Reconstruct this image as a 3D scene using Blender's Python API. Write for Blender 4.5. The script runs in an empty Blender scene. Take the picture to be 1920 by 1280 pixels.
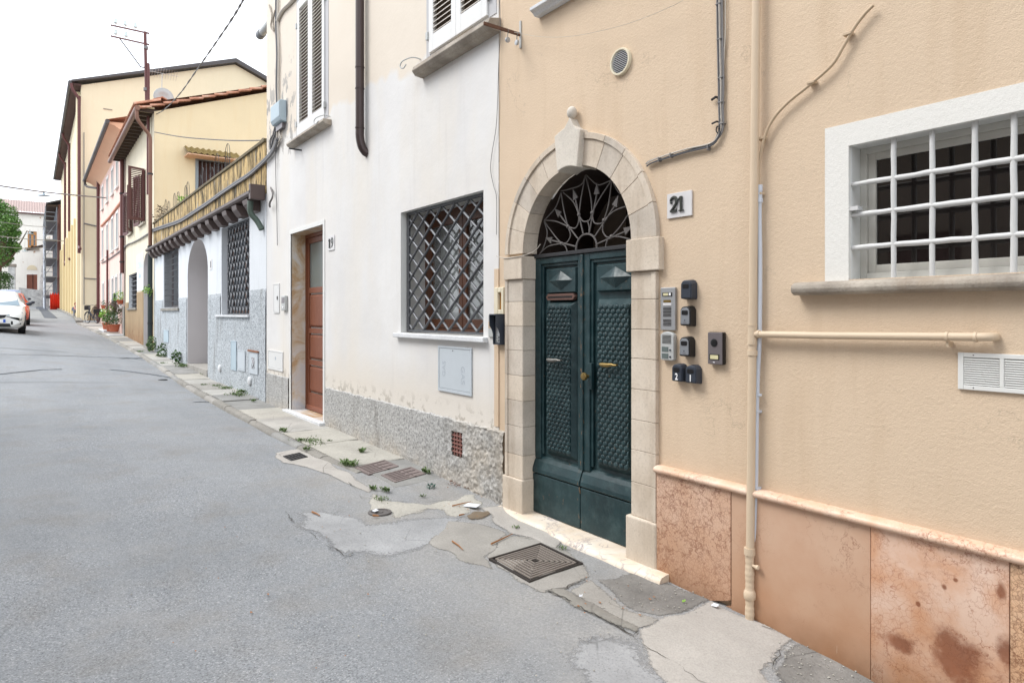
import bpy, math, random
from mathutils import Vector, noise
from mathutils.geometry import tessellate_polygon
random.seed(7)
scene = bpy.context.scene
COL = scene.collection

# ------------------------------------------------------------------ camera, sky, sun, exposure
F, XV, YH, D, H = 1230.0, 60.0, 589.0, 3.32, 1.6      # focal length in px of the 1920 px photo, facade vanishing point, horizon, distance to facade, eye height
TH = math.atan((960 - XV) / F); CT, ST = math.cos(TH), math.sin(TH)
cam_data = bpy.data.cameras.new('camera'); cam = bpy.data.objects.new('camera', cam_data); COL.objects.link(cam)
cam.location = (0, -D, H); cam.rotation_euler = (math.radians(90), 0, math.radians(90) - TH)
cam_data.sensor_width = 36; cam_data.lens = F / 1920 * 36; cam_data.shift_y = (YH - 640) / 1920
cam_data.clip_start = 0.05; cam_data.clip_end = 900
scene.camera = cam

SUN_EL, SUN_AZ = math.radians(52), math.radians(215)   # azimuth clockwise from +y: the sun stands over the street, up and to the left
world = bpy.data.worlds.new('World'); scene.world = world; world.use_nodes = True
wn = world.node_tree; wn.nodes.clear()
w_out = wn.nodes.new('ShaderNodeOutputWorld'); w_bg = wn.nodes.new('ShaderNodeBackground')
w_sky = wn.nodes.new('ShaderNodeTexSky'); w_sky.sky_type = 'NISHITA'; w_sky.sun_disc = False
w_sky.sun_elevation = SUN_EL; w_sky.sun_rotation = SUN_AZ; w_sky.dust_density = 3.0
w_hsv = wn.nodes.new('ShaderNodeHueSaturation'); w_hsv.inputs['Saturation'].default_value = 0.45
w_mix = wn.nodes.new('ShaderNodeMixRGB'); w_mix.inputs[0].default_value = 0.82; w_mix.inputs[2].default_value = (9.3, 9.75, 10.4, 1)   # thin white overcast
wn.links.new(w_sky.outputs[0], w_hsv.inputs['Color']); wn.links.new(w_hsv.outputs[0], w_mix.inputs[1])
wn.links.new(w_mix.outputs[0], w_bg.inputs[0]); w_bg.inputs[1].default_value = 0.125
wn.links.new(w_bg.outputs[0], w_out.inputs[0])
sun_data = bpy.data.lights.new('sun', 'SUN'); sun_data.energy = 1.3; sun_data.angle = math.radians(24); sun_data.color = (1, .975, .94)
sun = bpy.data.objects.new('sun', sun_data); COL.objects.link(sun)
sd = Vector((math.sin(SUN_AZ) * math.cos(SUN_EL), math.cos(SUN_AZ) * math.cos(SUN_EL), math.sin(SUN_EL)))
sun.rotation_euler = (-sd).to_track_quat('-Z', 'Y').to_euler(); sun.location = (0, -6, 12)
scene.view_settings.view_transform = 'Standard'; scene.view_settings.look = 'None'
scene.view_settings.exposure = 0.92; scene.view_settings.gamma = 1; scene.view_settings.use_curve_mapping = False
scene.render.engine = 'CYCLES'

# ------------------------------------------------------------------ measuring: photo pixel -> metres on a plane that stands parallel to the facade
def W(px, py, out=0.0):
    q = D - out; u = px - XV; Z = F * q / (u * CT); a = (Z - q * ST) / CT
    return Vector((-a, -out, H - (py - YH) * Z / F))
def WX(px, out=0.0): return W(px, 600, out).x
def WZ(px, py, out=0.0): return W(px, py, out).z
def PX(x, px, py):                     # point on the plane across the street at world x
    a = -x; u = px - XV; q = u * CT * CT * a / (F - u * CT * ST)
    Z = a * CT + q * ST
    return Vector((x, q - D, H - (py - YH) * Z / F))
def interp(t, xs, ys):
    if t <= xs[0]: return ys[0]
    for i in range(1, len(xs)):
        if t <= xs[i]:
            k = (t - xs[i-1]) / (xs[i] - xs[i-1]); return ys[i-1] + k * (ys[i] - ys[i-1])
    return ys[-1]
WA = [-6, 0, .94, 1.56, 2.16, 2.9, 4.3, 4.8, 5.5, 6.5, 8.9, 11.8, 14, 16.5, 19, 24.8, 28, 33, 40, 48.5, 51, 60, 85, 100, 140]
WZs = [-.6, -.32, -.25, -.18, -.12, -.10, -.095, -.045, -.03, .02, .045, .07, .085, .13, .22, .37, .48, .64, .86, 1.12, 1.38, 1.62, 2.14, 2.55, 3.1]
CA = [0, 8, 15, 25, 33, 42, 50, 60]; CS = [.0, .012, .05, .12, .125, .08, .02, 0]
def base_z(a): return interp(a, WA, WZs)
def road_z(x, y):
    a, d = -x, -y
    z = base_z(a) - interp(a, [5.6, 8.5, 12], [0, .035, .065]) + interp(a, CA, CS) * max(0, min(d, 7) - .7)
    z += .012 * noise.noise(Vector((x * .55, y * .55, 3.1))) * (1 if a < 20 else .5)
    if a < 6: z += .008 * noise.noise(Vector((x * 2.1, y * 2.1, 9.1)))
    return z
def GP(px, py):                        # photo pixel -> point on the ground
    z = 0
    for _ in range(12):
        Z = F * (H - z) / (py - YH); X = (px - 960) * Z / F
        x = -(Z * CT - X * ST); y = Z * ST + X * CT - D
        z = .5 * z + .5 * road_z(x, y)
    return Vector((x, y, z))

# ------------------------------------------------------------------ mesh helpers
ORG = {}
class MB:
    def __init__(s): s.v = []; s.f = []
    def add(s, vs, fs):
        o = len(s.v); s.v += [tuple(p) for p in vs]; s.f += [tuple(i + o for i in f) for f in fs]; return s
    def box(s, x0, x1, y0, y1, z0, z1):
        return s.add([(x0,y0,z0),(x1,y0,z0),(x1,y1,z0),(x0,y1,z0),(x0,y0,z1),(x1,y0,z1),(x1,y1,z1),(x0,y1,z1)],
                     [(0,3,2,1),(4,5,6,7),(0,1,5,4),(1,2,6,5),(2,3,7,6),(3,0,4,7)])
    def prism(s, poly, y0, y1, y1poly=None):       # poly in (x, z), from y0 (front) to y1
        n = len(poly); b = y1poly or poly
        vs = [(x, y0, z) for x, z in poly] + [(x, y1, z) for x, z in b]
        return s.add(vs, [tuple(range(n)), tuple(range(2*n-1, n-1, -1))] + [(i, i+n, (i+1)%n+n, (i+1)%n) for i in range(n)])
    def prismx(s, poly, x0, x1):                   # poly in (y, z)
        n = len(poly)
        vs = [(x0, y, z) for y, z in poly] + [(x1, y, z) for y, z in poly]
        return s.add(vs, [tuple(range(n)), tuple(range(2*n-1, n-1, -1))] + [(i, i+n, (i+1)%n+n, (i+1)%n) for i in range(n)])
    def prismz(s, poly, z0, z1):                   # poly in (x, y)
        n = len(poly)
        vs = [(x, y, z0) for x, y in poly] + [(x, y, z1) for x, y in poly]
        return s.add(vs, [tuple(range(n)), tuple(range(2*n-1, n-1, -1))] + [(i, i+n, (i+1)%n+n, (i+1)%n) for i in range(n)])
    def tube(s, pts, r, n=8, flat=1.0):
        pts = [Vector(p) for p in pts]; m = len(pts); vs = []; prev = None
        for i, p in enumerate(pts):
            t = (pts[min(i+1, m-1)] - pts[max(i-1, 0)]).normalized()
            if prev is None:
                ref = Vector((0, 0, 1)) if abs(t.z) < .9 else Vector((1, 0, 0)); nn = (ref - t * ref.dot(t)).normalized()
            else: nn = (prev - t * prev.dot(t)).normalized()
            prev = nn; bb = t.cross(nn); rr = r[i] if isinstance(r, (list, tuple)) else r
            for k in range(n):
                a = 2 * math.pi * k / n; vs.append(p + nn * (rr * math.cos(a)) + bb * (rr * flat * math.sin(a)))
        fs = [(i*n+k, i*n+(k+1)%n, (i+1)*n+(k+1)%n, (i+1)*n+k) for i in range(m-1) for k in range(n)]
        fs += [tuple(range(n-1, -1, -1)), tuple(range((m-1)*n, m*n))]
        return s.add(vs, fs)
    def lathe(s, prof, c, axis='z', n=16):          # prof: (radius, height)
        c = Vector(c); vs = []
        for r, h in prof:
            for k in range(n):
                a = 2*math.pi*k/n; p = (r*math.cos(a), r*math.sin(a), h)
                if axis == 'y': p = (p[0], p[2], p[1])
                if axis == 'x': p = (p[2], p[0], p[1])
                vs.append(c + Vector(p))
        m = len(prof)
        fs = [(i*n+k, i*n+(k+1)%n, (i+1)*n+(k+1)%n, (i+1)*n+k) for i in range(m-1) for k in range(n)]
        fs += [tuple(range(n-1, -1, -1)), tuple(range((m-1)*n, m*n))]
        return s.add(vs, fs)
    def sphere(s, c, r, n=12, sq=(1,1,1)):
        c = Vector(c); prof = []
        vs = []; m = max(4, n//2)
        for i in range(m+1):
            t = math.pi*i/m
            for k in range(n):
                a = 2*math.pi*k/n
                vs.append(c + Vector((r*sq[0]*math.sin(t)*math.cos(a), r*sq[1]*math.sin(t)*math.sin(a), r*sq[2]*math.cos(t))))
        return s.add(vs, [(i*n+k, (i+1)*n+k, (i+1)*n+(k+1)%n, i*n+(k+1)%n) for i in range(m) for k in range(n)])
    def frustum(s, x0, x1, z0, z1, yb, yf, ins):    # raised field: base at yb, top at yf inset by ins
        return s.prism([(x0+ins,z0+ins),(x1-ins,z0+ins),(x1-ins,z1-ins),(x0+ins,z1-ins)], yf, yb, [(x0,z0),(x1,z0),(x1,z1),(x0,z1)])
    def build(s, name, m, parent=None, smooth=False, bevel=0, loc=None, label=None, seg=2):
        o = org(parent) if parent else Vector((0,0,0))
        if loc is not None: o = o + Vector(loc)
        me = bpy.data.meshes.new(name); me.from_pydata([(p[0]-o.x, p[1]-o.y, p[2]-o.z) for p in s.v], [], s.f)
        me.materials.append(m)
        if smooth: me.polygons.foreach_set('use_smooth', [True]*len(me.polygons))
        me.update()
        ob = bpy.data.objects.new(name, me); COL.objects.link(ob)
        if parent: ob.parent = parent
        if loc is not None: ob.location = loc
        ORG[ob.name] = o
        if smooth == 'auto' or smooth is True: 
            try: me.set_sharp_from_angle(angle=math.radians(48))
            except Exception: pass
        if bevel:
            b = ob.modifiers.new('bevel', 'BEVEL'); b.width = bevel; b.segments = seg; b.limit_method = 'ANGLE'; b.angle_limit = math.radians(35)
        if label: ob['label'] = label
        return ob
def org(o): return ORG.get(o.name, Vector((0,0,0)))
def thing(name, label, cat, loc=(0,0,0), group=None):
    o = bpy.data.objects.new(name, None); COL.objects.link(o); o.location = loc; o.empty_display_size = .1
    ORG[o.name] = Vector(loc); tag(o, label, cat, group); return o
def tag(o, label, cat, group=None):
    o['label'] = label; o['category'] = cat
    if group: o['group'] = group
    return o
def struct(o, kind='structure'): o['kind'] = kind; return o
def rebase(o, p):                       # put a single-mesh thing's origin at p
    p = Vector(p); me = o.data
    for v in me.vertices: v.co -= p
    o.location = p; ORG[o.name] = p; return o
def linked(name, src, parent, off, scale=None):  # alike piece sharing mesh data, shifted by off
    ob = bpy.data.objects.new(name, src.data); COL.objects.link(ob); ob.parent = parent; ob.location = Vector(src.location) + Vector(off)
    if scale: ob.scale = scale
    for md in src.modifiers:
        b = ob.modifiers.new('bevel', 'BEVEL'); b.width = md.width; b.segments = md.segments; b.limit_method = 'ANGLE'; b.angle_limit = md.angle_limit
    ORG[ob.name] = org(parent); return ob
def sheet(mb, outer, holes, y):         # wall face in the plane y with holes; polygons in (x, z)
    polys = [[Vector((x, z, 0)) for x, z in outer]] + [[Vector((x, z, 0)) for x, z in h] for h in holes]
    flat = [p for pl in polys for p in pl]
    mb.add([(p.x, y, p.y) for p in flat], [tuple(t) for t in tessellate_polygon(polys)])
def sheetx(mb, outer, holes, x):        # same in a plane of constant x; polygons in (y, z)
    polys = [[Vector((a, z, 0)) for a, z in outer]] + [[Vector((a, z, 0)) for a, z in h] for h in holes]
    flat = [p for pl in polys for p in pl]
    mb.add([(x, p.x, p.y) for p in flat], [tuple(t) for t in tessellate_polygon(polys)])
def reveal(mb, poly, y0, y1):
    n = len(poly)
    mb.add([(x, y0, z) for x, z in poly] + [(x, y1, z) for x, z in poly], [(i, (i+1)%n, (i+1)%n+n, i+n) for i in range(n)])
def rect(x0, x1, z0, z1): return [(x0,z0),(x1,z0),(x1,z1),(x0,z1)]
def archpoly(x0, x1, z0, zs, n=24, rise=None):
    c = (x0+x1)/2; r = (x1-x0)/2; rv = rise or r
    return [(x0,z0),(x1,z0)] + [(c + r*math.cos(math.pi*i/n), zs + rv*math.sin(math.pi*i/n)) for i in range(n+1)]
def room(parent, poly, y0, depth, m, name='interior'):
    mb = MB(); reveal(mb, poly, y0, y0+depth)
    mb.add([(x, y0+depth, z) for x, z in poly], [tuple(range(len(poly)))])
    return mb.build(name, m, parent)
def smoothpts(pts, k=5):                # Catmull-Rom
    P = [Vector(p) for p in pts]; out = []
    for i in range(len(P)-1):
        a, b, c, d = P[max(i-1,0)], P[i], P[i+1], P[min(i+2,len(P)-1)]
        for j in range(k):
            t = j/k
            out.append(.5*((2*b) + (c-a)*t + (2*a-5*b+4*c-d)*t*t + (3*b-a-3*c+d)*t**3))
    out.append(P[-1]); return out
def text(name, body, size, x, y, z, depth, m, parent, bold=0, rot=0, sx=1.0):
    cu = bpy.data.curves.new('lettering', 'FONT'); cu.body = body; cu.size = size; cu.extrude = depth/2; cu.offset = bold; cu.resolution_u = 3
    cu.align_x = 'CENTER'; cu.align_y = 'CENTER'
    tmp = bpy.data.objects.new('lettering', cu); me = bpy.data.meshes.new_from_object(tmp); bpy.data.objects.remove(tmp)
    for v in me.vertices:
        px, pz, py = v.co.x*sx, v.co.y, v.co.z
        c, s_ = math.cos(rot), math.sin(rot)
        v.co = Vector((px*c - pz*s_ + x, y - py, px*s_ + pz*c + z)) - org(parent)
    me.materials.append(m); ob = bpy.data.objects.new(name, me); COL.objects.link(ob); ob.parent = parent; ORG[ob.name] = org(parent); return ob

# ------------------------------------------------------------------ materials
def S(r, g, b, k=1.0):
    f = lambda c: (c/255/12.92 if c/255 <= .04045 else ((c/255+.055)/1.055)**2.4) * k
    return (f(r), f(g), f(b), 1)
class NT:
    def __init__(s, name, rough=.8, spec=.3, metal=0):
        s.m = bpy.data.materials.new(name); s.m.use_nodes = True; s.t = s.m.node_tree; s.b = s.t.nodes['Principled BSDF']
        s.b.inputs['Roughness'].default_value = rough; s.b.inputs['Metallic'].default_value = metal; s.b.inputs['Specular IOR Level'].default_value = spec
        g = s.t.nodes.new('ShaderNodeNewGeometry'); s.pos = g.outputs['Position']; s.h = None
    def n(s, t): return s.t.nodes.new(t)
    def L(s, a, b): s.t.links.new(a, b)
    def put(s, sock, v):
        if isinstance(v, (int, float)): sock.default_value = v
        elif isinstance(v, tuple): sock.default_value = v
        else: s.L(v, sock)
    def vec(s, sc=(1,1,1), off=(0,0,0), src=None):
        m = s.n('ShaderNodeMapping'); m.inputs['Scale'].default_value = sc; m.inputs['Location'].default_value = off; s.L(src or s.pos, m.inputs['Vector']); return m.outputs[0]
    def noise(s, scale, detail=3, rough=.55, v=None, dist=0):
        m = s.n('ShaderNodeTexNoise'); m.inputs['Scale'].default_value = scale; m.inputs['Detail'].default_value = detail; m.inputs['Roughness'].default_value = rough
        m.inputs['Distortion'].default_value = dist; s.L(v or s.pos, m.inputs['Vector']); return m.outputs[0]
    def vor(s, scale, feat='F1', out='Distance', v=None, rnd=1):
        m = s.n('ShaderNodeTexVoronoi'); m.feature = feat; m.inputs['Scale'].default_value = scale; m.inputs['Randomness'].default_value = rnd
        s.L(v or s.pos, m.inputs['Vector']); return m.outputs[out]
    def ramp(s, fac, stops, ease=False):
        m = s.n('ShaderNodeValToRGB'); s.put(m.inputs[0], fac); e = m.color_ramp.elements
        if ease: m.color_ramp.interpolation = 'EASE'
        while len(e) < len(stops): e.new(.5)
        for i, (p, c) in enumerate(stops):
            e[i].position = p; e[i].color = c if isinstance(c, tuple) else (c, c, c, 1)
        return m.outputs[0]
    def mix(s, fac, a, b, mode='MIX'):
        m = s.n('ShaderNodeMixRGB'); m.blend_type = mode; s.put(m.inputs[0], fac); s.put(m.inputs[1], a); s.put(m.inputs[2], b); return m.outputs[0]
    def math(s, op, a, b=0.0, clamp=False):
        m = s.n('ShaderNodeMath'); m.operation = op; m.use_clamp = clamp; s.put(m.inputs[0], a); s.put(m.inputs[1], b); return m.outputs[0]
    def xyz(s):
        m = s.n('ShaderNodeSeparateXYZ'); s.L(s.pos, m.inputs[0]); return m.outputs
    def bump(s, h, strength=.5, dist=.01):
        m = s.n('ShaderNodeBump'); m.inputs['Strength'].default_value = strength; m.inputs['Distance'].default_value = dist; s.put(m.inputs['Height'], h)
        if s.h: s.L(s.h, m.inputs['Normal'])
        s.h = m.outputs[0]; s.L(s.h, s.b.inputs['Normal']); return s
    def col(s, c): s.put(s.b.inputs['Base Color'], c); return s
    def rgh(s, v): s.put(s.b.inputs['Roughness'], v); return s
def mul(c, k): return (c[0]*k, c[1]*k, c[2]*k, 1)
def plain(name, c, rough=.6, metal=0, var=.12, scale=9, bump=.0, spec=.4, wear=None, wearc=None):
    t = NT(name, rough, spec, metal)
    n1 = t.noise(scale, 4, .6); col = t.mix(n1, mul(c, 1-var), mul(c, 1+var))
    if wear:
        w = t.ramp(t.noise(scale*4, 6, .7), [(wear, 0), (wear+.05, 1)]); col = t.mix(w, col, wearc)
    t.col(col); t.rgh(t.ramp(t.noise(scale*2, 3), [(0, max(.05, rough-.1)), (1, min(1, rough+.1))]))
    if bump: t.bump(t.noise(scale*6, 3), .4, bump)
    return t.m
def stucco(name, c, gs=110, gd=.003, gstr=.6, var=.06, stain=None, stainz=None, patch=None, spec=.15, hair=False):
    t = NT(name, .9, spec)
    col = t.mix(t.ramp(t.noise(.9, 5, .6), [(.3, 0), (.7, 1)]), mul(c, 1-var), mul(c, 1+var*.7))
    col = t.mix(t.ramp(t.noise(gs*.8, 2), [(.35, .25), (.65, 0)]), col, mul(c, .8))
    if stain:
        v = t.vec((3, 3, .35)); s1 = t.ramp(t.noise(1.6, 5, .65, v), [(.52, 0), (.75, .55)])
        col = t.mix(s1, col, stain)
    if stainz:      # dirt splashed up from the ground
        z0, z1, dc = stainz; z = t.xyz()[2]
        k = t.math('DIVIDE', t.math('SUBTRACT', z1, z), z1 - z0, True)
        k = t.math('MULTIPLY', k, t.ramp(t.noise(5, 5, .7), [(.3, 0), (.7, .9)]), True)
        col = t.mix(k, col, dc)
    if patch:
        for (sc, th, pc) in patch:
            col = t.mix(t.ramp(t.noise(sc, 6, .6), [(th, 0), (th+.02, 1)]), col, pc)
    if hair:
        rg = t.math('ABSOLUTE', t.math('SUBTRACT', t.noise(.9, 9, .6), .5)); e = t.ramp(rg, [(0, 1), (.0022, 0)]); e = t.math('MULTIPLY', e, t.ramp(t.noise(1.3, 3, .5, t.vec((1,1,1),(3,3,3))), [(.55, 0), (.62, .4)])); col = t.mix(e, col, mul(c, .5))
    t.col(col)
    t.bump(t.noise(2.2, 3), .25, .02)
    h = t.noise(gs, 4, .62); h2 = t.noise(gs*.33, 3); t.bump(t.math('ADD', h, t.math('MULTIPLY', h2, .8)), gstr, gd); t.bump(t.noise(7, 5, .7), .18, .006)
    return t.m
def simple(name, c, rough=.7, metal=0, spec=.4):
    t = NT(name, rough, spec, metal); t.col(c); return t.m

M = {}
def edged(m):                          # copy of a ground material whose rim crumbles away, driven by each patch's own edge distance
    c = m.copy(); t = c.node_tree; b = t.nodes['Principled BSDF']; a = t.nodes.new('ShaderNodeAttribute'); a.attribute_name = 'edge'
    g = t.nodes.new('ShaderNodeNewGeometry'); n = t.nodes.new('ShaderNodeTexNoise'); n.inputs['Scale'].default_value = 42; n.inputs['Detail'].default_value = 6; n.inputs['Roughness'].default_value = .75; t.links.new(g.outputs['Position'], n.inputs['Vector'])
    s = t.nodes.new('ShaderNodeMath'); s.operation = 'ADD'; t.links.new(a.outputs['Fac'], s.inputs[0]); t.links.new(n.outputs[0], s.inputs[1])
    r = t.nodes.new('ShaderNodeValToRGB'); r.color_ramp.elements[0].position = .56; r.color_ramp.elements[1].position = .80; t.links.new(s.outputs[0], r.inputs[0]); t.links.new(r.outputs[0], b.inputs['Alpha']); return c
M['beige'] = stucco('beige_roughcast', S(231,208,181,.83), 170, .0046, .7, .05, S(216,190,160,.8), (-.1, .9, S(206,180,150,.78)), None, .15, True)
# white facade: old cream paint above, newer white plaster below an uneven line, flaking to grey near the left corner
def white_wall():
    t = NT('white_cream_plaster', .9, .15); x, y, z = t.xyz()
    line = t.math('ADD', t.math('MULTIPLY', x, -.035), 4.02)
    line = t.math('ADD', line, t.math('MULTIPLY', t.math('SUBTRACT', t.noise(.9, 3), .5), 1.0))
    m = t.math('MULTIPLY', t.math('SUBTRACT', z, line), 14, True)
    cream = t.mix(t.noise(1.2, 4), S(226,215,200,.86), S(236,226,212,.86))
    white = t.mix(t.ramp(t.noise(.8, 5, .6), [(.3, 0), (.7, 1)]), S(221,219,217,.88), S(234,233,231,.88))
    warm = t.ramp(t.noise(.7, 4, .6, t.vec((1.5,1,.5),(4,0,2))), [(.45, 0), (.7, .75)]); white = t.mix(warm, white, S(230,224,214,.88))
    low = t.math('MULTIPLY', t.math('SUBTRACT', 1.15, z), 2.5, True); white = t.mix(t.math('MULTIPLY', low, .8), white, S(228,220,208,.86))
    streak = t.ramp(t.noise(1.4, 5, .7, t.vec((4, 4, .3))), [(.55, 0), (.8, .3)]); white = t.mix(streak, white, S(196,192,188,.85))
    col = t.mix(m, white, cream)
    fl = t.math('MULTIPLY', t.math('SUBTRACT', t.math('MULTIPLY', x, -1), 9.9), 1.6, True)
    zz = t.math('MULTIPLY', t.math('SUBTRACT', z, 3.95), 2.5, True); fl = t.math('MULTIPLY', fl, zz); fl = t.math('MULTIPLY', fl, t.math('MULTIPLY', t.math('SUBTRACT', 6.0, z), 1.2, True))
    nz = t.noise(3.2, 7, .62, t.vec((1.5,1,.8)))
    pk = t.ramp(t.math('ADD', nz, t.math('MULTIPLY', fl, .07)), [(.585, 0), (.6, 1)]); pk = t.math('MULTIPLY', pk, fl, True)
    col = t.mix(pk, col, S(176,172,167,.85))
    ck = t.ramp(t.noise(6, 8, .7, t.vec((1,1,.6),(3,0,1))), [(.70, 0), (.71, .6)]); col = t.mix(ck, col, S(168,160,150,.8))
    dk = t.math('MULTIPLY', t.math('SUBTRACT', .78, z), 5, True); dk = t.math('MULTIPLY', dk, t.ramp(t.noise(7, 7, .65), [(.52, 0), (.56, .9)])); col = t.mix(dk, col, S(190,182,170,.8))
    t.col(col); t.bump(t.noise(1.8, 4), .35, .03); t.bump(t.noise(30, 5, .6), .35, .004); t.bump(pk, .5, -.004); return t.m
M['white'] = white_wall()
def rough_plinth(name, ca, cb, warm):
    t = NT(name, .95, .1); x, y, z = t.xyz()
    n1 = t.noise(38, 5, .65); col = t.ramp(n1, [(.34, ca), (.56, cb)])
    col = t.mix(t.ramp(t.vor(75, 'F1'), [(.15, .5), (.4, 0)]), col, S(120,120,120,.6))
    wm = t.math('MULTIPLY', t.math('SUBTRACT', x, -5.6), 1.4, True); low = t.math('MULTIPLY', t.math('SUBTRACT', .25, z), 3.5, True)
    wm = t.math('MAXIMUM', wm, low); wm = t.math('MULTIPLY', wm, t.ramp(t.noise(2.6, 4), [(.35, .1), (.65, .8)]))
    if warm: col = t.mix(wm, col, t.ramp(t.noise(30, 4), [(.35, S(168,156,140,.8)), (.6, S(214,202,184,.85))]))
    ds = t.ramp(t.noise(1.1, 4, .6, t.vec((2.2, 2, .5))), [(.55, 0), (.68, .5)]); col = t.mix(ds, col, S(128,124,116,.7))
    t.col(col); t.bump(t.noise(60, 5, .7), .6, .006); return t.m
M['plinth'] = rough_plinth('rough_grey_plinth', S(146,146,145,.8), S(202,201,198,.84), True)
M['plinth2'] = rough_plinth('rough_bluegrey_plinth', S(118,124,130,.8), S(206,212,216,.85), False)
def asphalt():
    t = NT('worn_asphalt', .88, .2); x, y, z = t.xyz()
    agg = t.vor(150, 'F1', 'Color'); g = t.n('ShaderNodeRGBToBW'); t.L(agg, g.inputs[0])
    col = t.ramp(g.outputs[0], [(.0, (.10,.106,.112,1)), (.35, (.22,.231,.243,1)), (.75, (.30,.312,.325,1)), (1, (.52,.52,.52,1))])
    big = t.noise(.5, 5, .6); col = t.mix(t.ramp(big, [(.28, .6), (.6, 0)]), col, (.165,.176,.186,1), 'MIX')
    med = t.noise(3.2, 6, .65); col = t.mix(t.ramp(med, [(.52, 0), (.72, .4)]), col, (.30,.297,.29,1))
    tk = t.ramp(t.noise(1.0, 4, .6, t.vec((.10, 1.3, 0), (0,5,0))), [(.42, 0), (.62, .32)]); col = t.mix(tk, col, (.30,.308,.315,1)); near = t.math('MULTIPLY', t.math('ADD', y, 1.7), 1.2, True)          # dusty strip along the wall
    nf = t.math('MULTIPLY', t.math('ADD', x, 7.2), 1.2, True); near = t.math('MULTIPLY', near, nf)
    near = t.math('MULTIPLY', near, t.ramp(t.noise(2.4, 5, .6), [(.3, .25), (.62, 1)]))
    dust = t.ramp(t.noise(60, 4, .7), [(.35, (.24,.232,.22,1)), (.65, (.40,.388,.368,1))]); col = t.mix(t.math('MULTIPLY', near, .8), col, dust)
    ob = t.ramp(t.noise(5.5, 6, .7, t.vec((1,1,1),(2,9,0))), [(.66, 0), (.72, .35)]); col = t.mix(ob, col, (.11,.112,.115,1)); br = t.ramp(t.noise(1.7, 5, .6, t.vec((1,1,1),(7,3,0))), [(.5, 0), (.75, .28)]); col = t.mix(br, col, (.2,.165,.12,1))
    sp = t.ramp(t.vor(26, 'F1'), [(.02, 1), (.035, 0)]); col = t.mix(t.math('MULTIPLY', sp, .5), col, (.6,.6,.58,1))
    ln = t.ramp(t.noise(1.0, 3, .5, t.vec((.9, .12, 0),(0,2,0))), [(.66, 0), (.70, .45)]); far = t.math('MULTIPLY', t.math('SUBTRACT', -13, x), .3, True)
    col = t.mix(t.math('MULTIPLY', ln, far), col, (.13,.135,.14,1))
    t.col(col); t.bump(t.noise(4, 4), .3, .02); t.bump(t.math('ADD', g.outputs[0], t.noise(220, 2)), .55, .004); return t.m
M['asphalt'] = asphalt()
def concrete(name, c, gs=70, var=.15, speck=.0):
    t = NT(name, .9, .2)
    col = t.mix(t.ramp(t.noise(2.2, 6, .65), [(.3, 0), (.7, 1)]), mul(c, 1-var), mul(c, 1+var))
    col = t.mix(t.ramp(t.noise(gs, 4, .7), [(.3, .5), (.6, 0)]), col, mul(c, .6))
    if speck: col = t.mix(t.ramp(t.vor(60, 'F1'), [(.12, speck), (.3, 0)]), col, mul(c, .45))
    cr = t.ramp(t.vor(2.1, 'DISTANCE_TO_EDGE', 'Distance', t.vec((1,1,1)),), [(.0, 1), (.012, 0)])
    cr = t.math('MULTIPLY', cr, t.ramp(t.noise(1.3, 3), [(.5, 0), (.6, .8)])); col = t.mix(cr, col, mul(c, .35))
    t.col(col); t.bump(t.noise(6, 5, .6), .4, .02); t.bump(t.noise(gs*1.4, 4, .7), .5, .004); return t.m
M['conc'] = concrete('pale_patch_concrete', S(192,187,180,.78), 90, .13); M['conc2'] = concrete('grey_concrete', S(180,176,169,.72), 90, .16); M['conc_rough'] = concrete('pebbled_concrete', S(194,190,180,.78), 45, .15, .6)
M['dark_patch'] = concrete('rough_dark_tar', S(158,155,150,.66), 50, .35, .4)
M['slab'] = concrete('pale_pavement_stone', S(200,197,190,.72), 60, .2); M['slab2'] = concrete('grey_pavement_stone', S(172,171,167,.66), 60, .22); M['curb'] = concrete('kerb_stone', S(166,162,154,.68), 50, .2)
M['dirt'] = concrete('joint_dirt', S(120,112,98,.55), 40, .3); M['crack'] = simple('crack_shadow_dirt', S(66,64,60), .95)
M['worn'] = concrete('worn_rough_asphalt', S(180,181,182,.74), 70, .2, .5); M['road_streak'] = concrete('dark_grey_streak', S(128,134,140,.6), 60, .2); M['tar'] = concrete('new_dark_asphalt', S(112,118,128,.62), 90, .12)
def stone(name, c, c2, stain=.3, b=.003):
    t = NT(name, .75, .25)
    col = t.mix(t.ramp(t.noise(2.8, 5, .6), [(.35, 0), (.65, 1)]), c, c2)
    col = t.mix(t.ramp(t.noise(70, 3), [(.3, .35), (.5, 0)]), col, mul(c, .7))
    col = t.mix(t.ramp(t.noise(1.5, 6, .65, t.vec((3, 3, .6))), [(.5, 0), (.72, stain)]), col, S(150,122,92,.7))
    t.col(col); t.bump(t.noise(12, 5, .6), .3, .008); t.bump(t.noise(110, 3), .5, b); return t.m
M['stone'] = stone('door_surround_limestone', S(212,197,178,.82), S(227,214,197,.84), .4)
M['stone_grey'] = stone('weathered_grey_limestone', S(198,187,173,.8), S(218,207,193,.83), .5)
M['stone_fillet'] = stone('pale_stone_fillet', S(214,206,194,.82), S(228,220,207,.84), .3)
M['sillstone'] = stone('sill_stone', S(160,150,138,.7), S(204,194,180,.75), .4, .006)
M['sillwhite'] = stone('white_marble_sill', S(214,216,218,.85), S(236,238,240,.85), .05, .0005)
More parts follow.
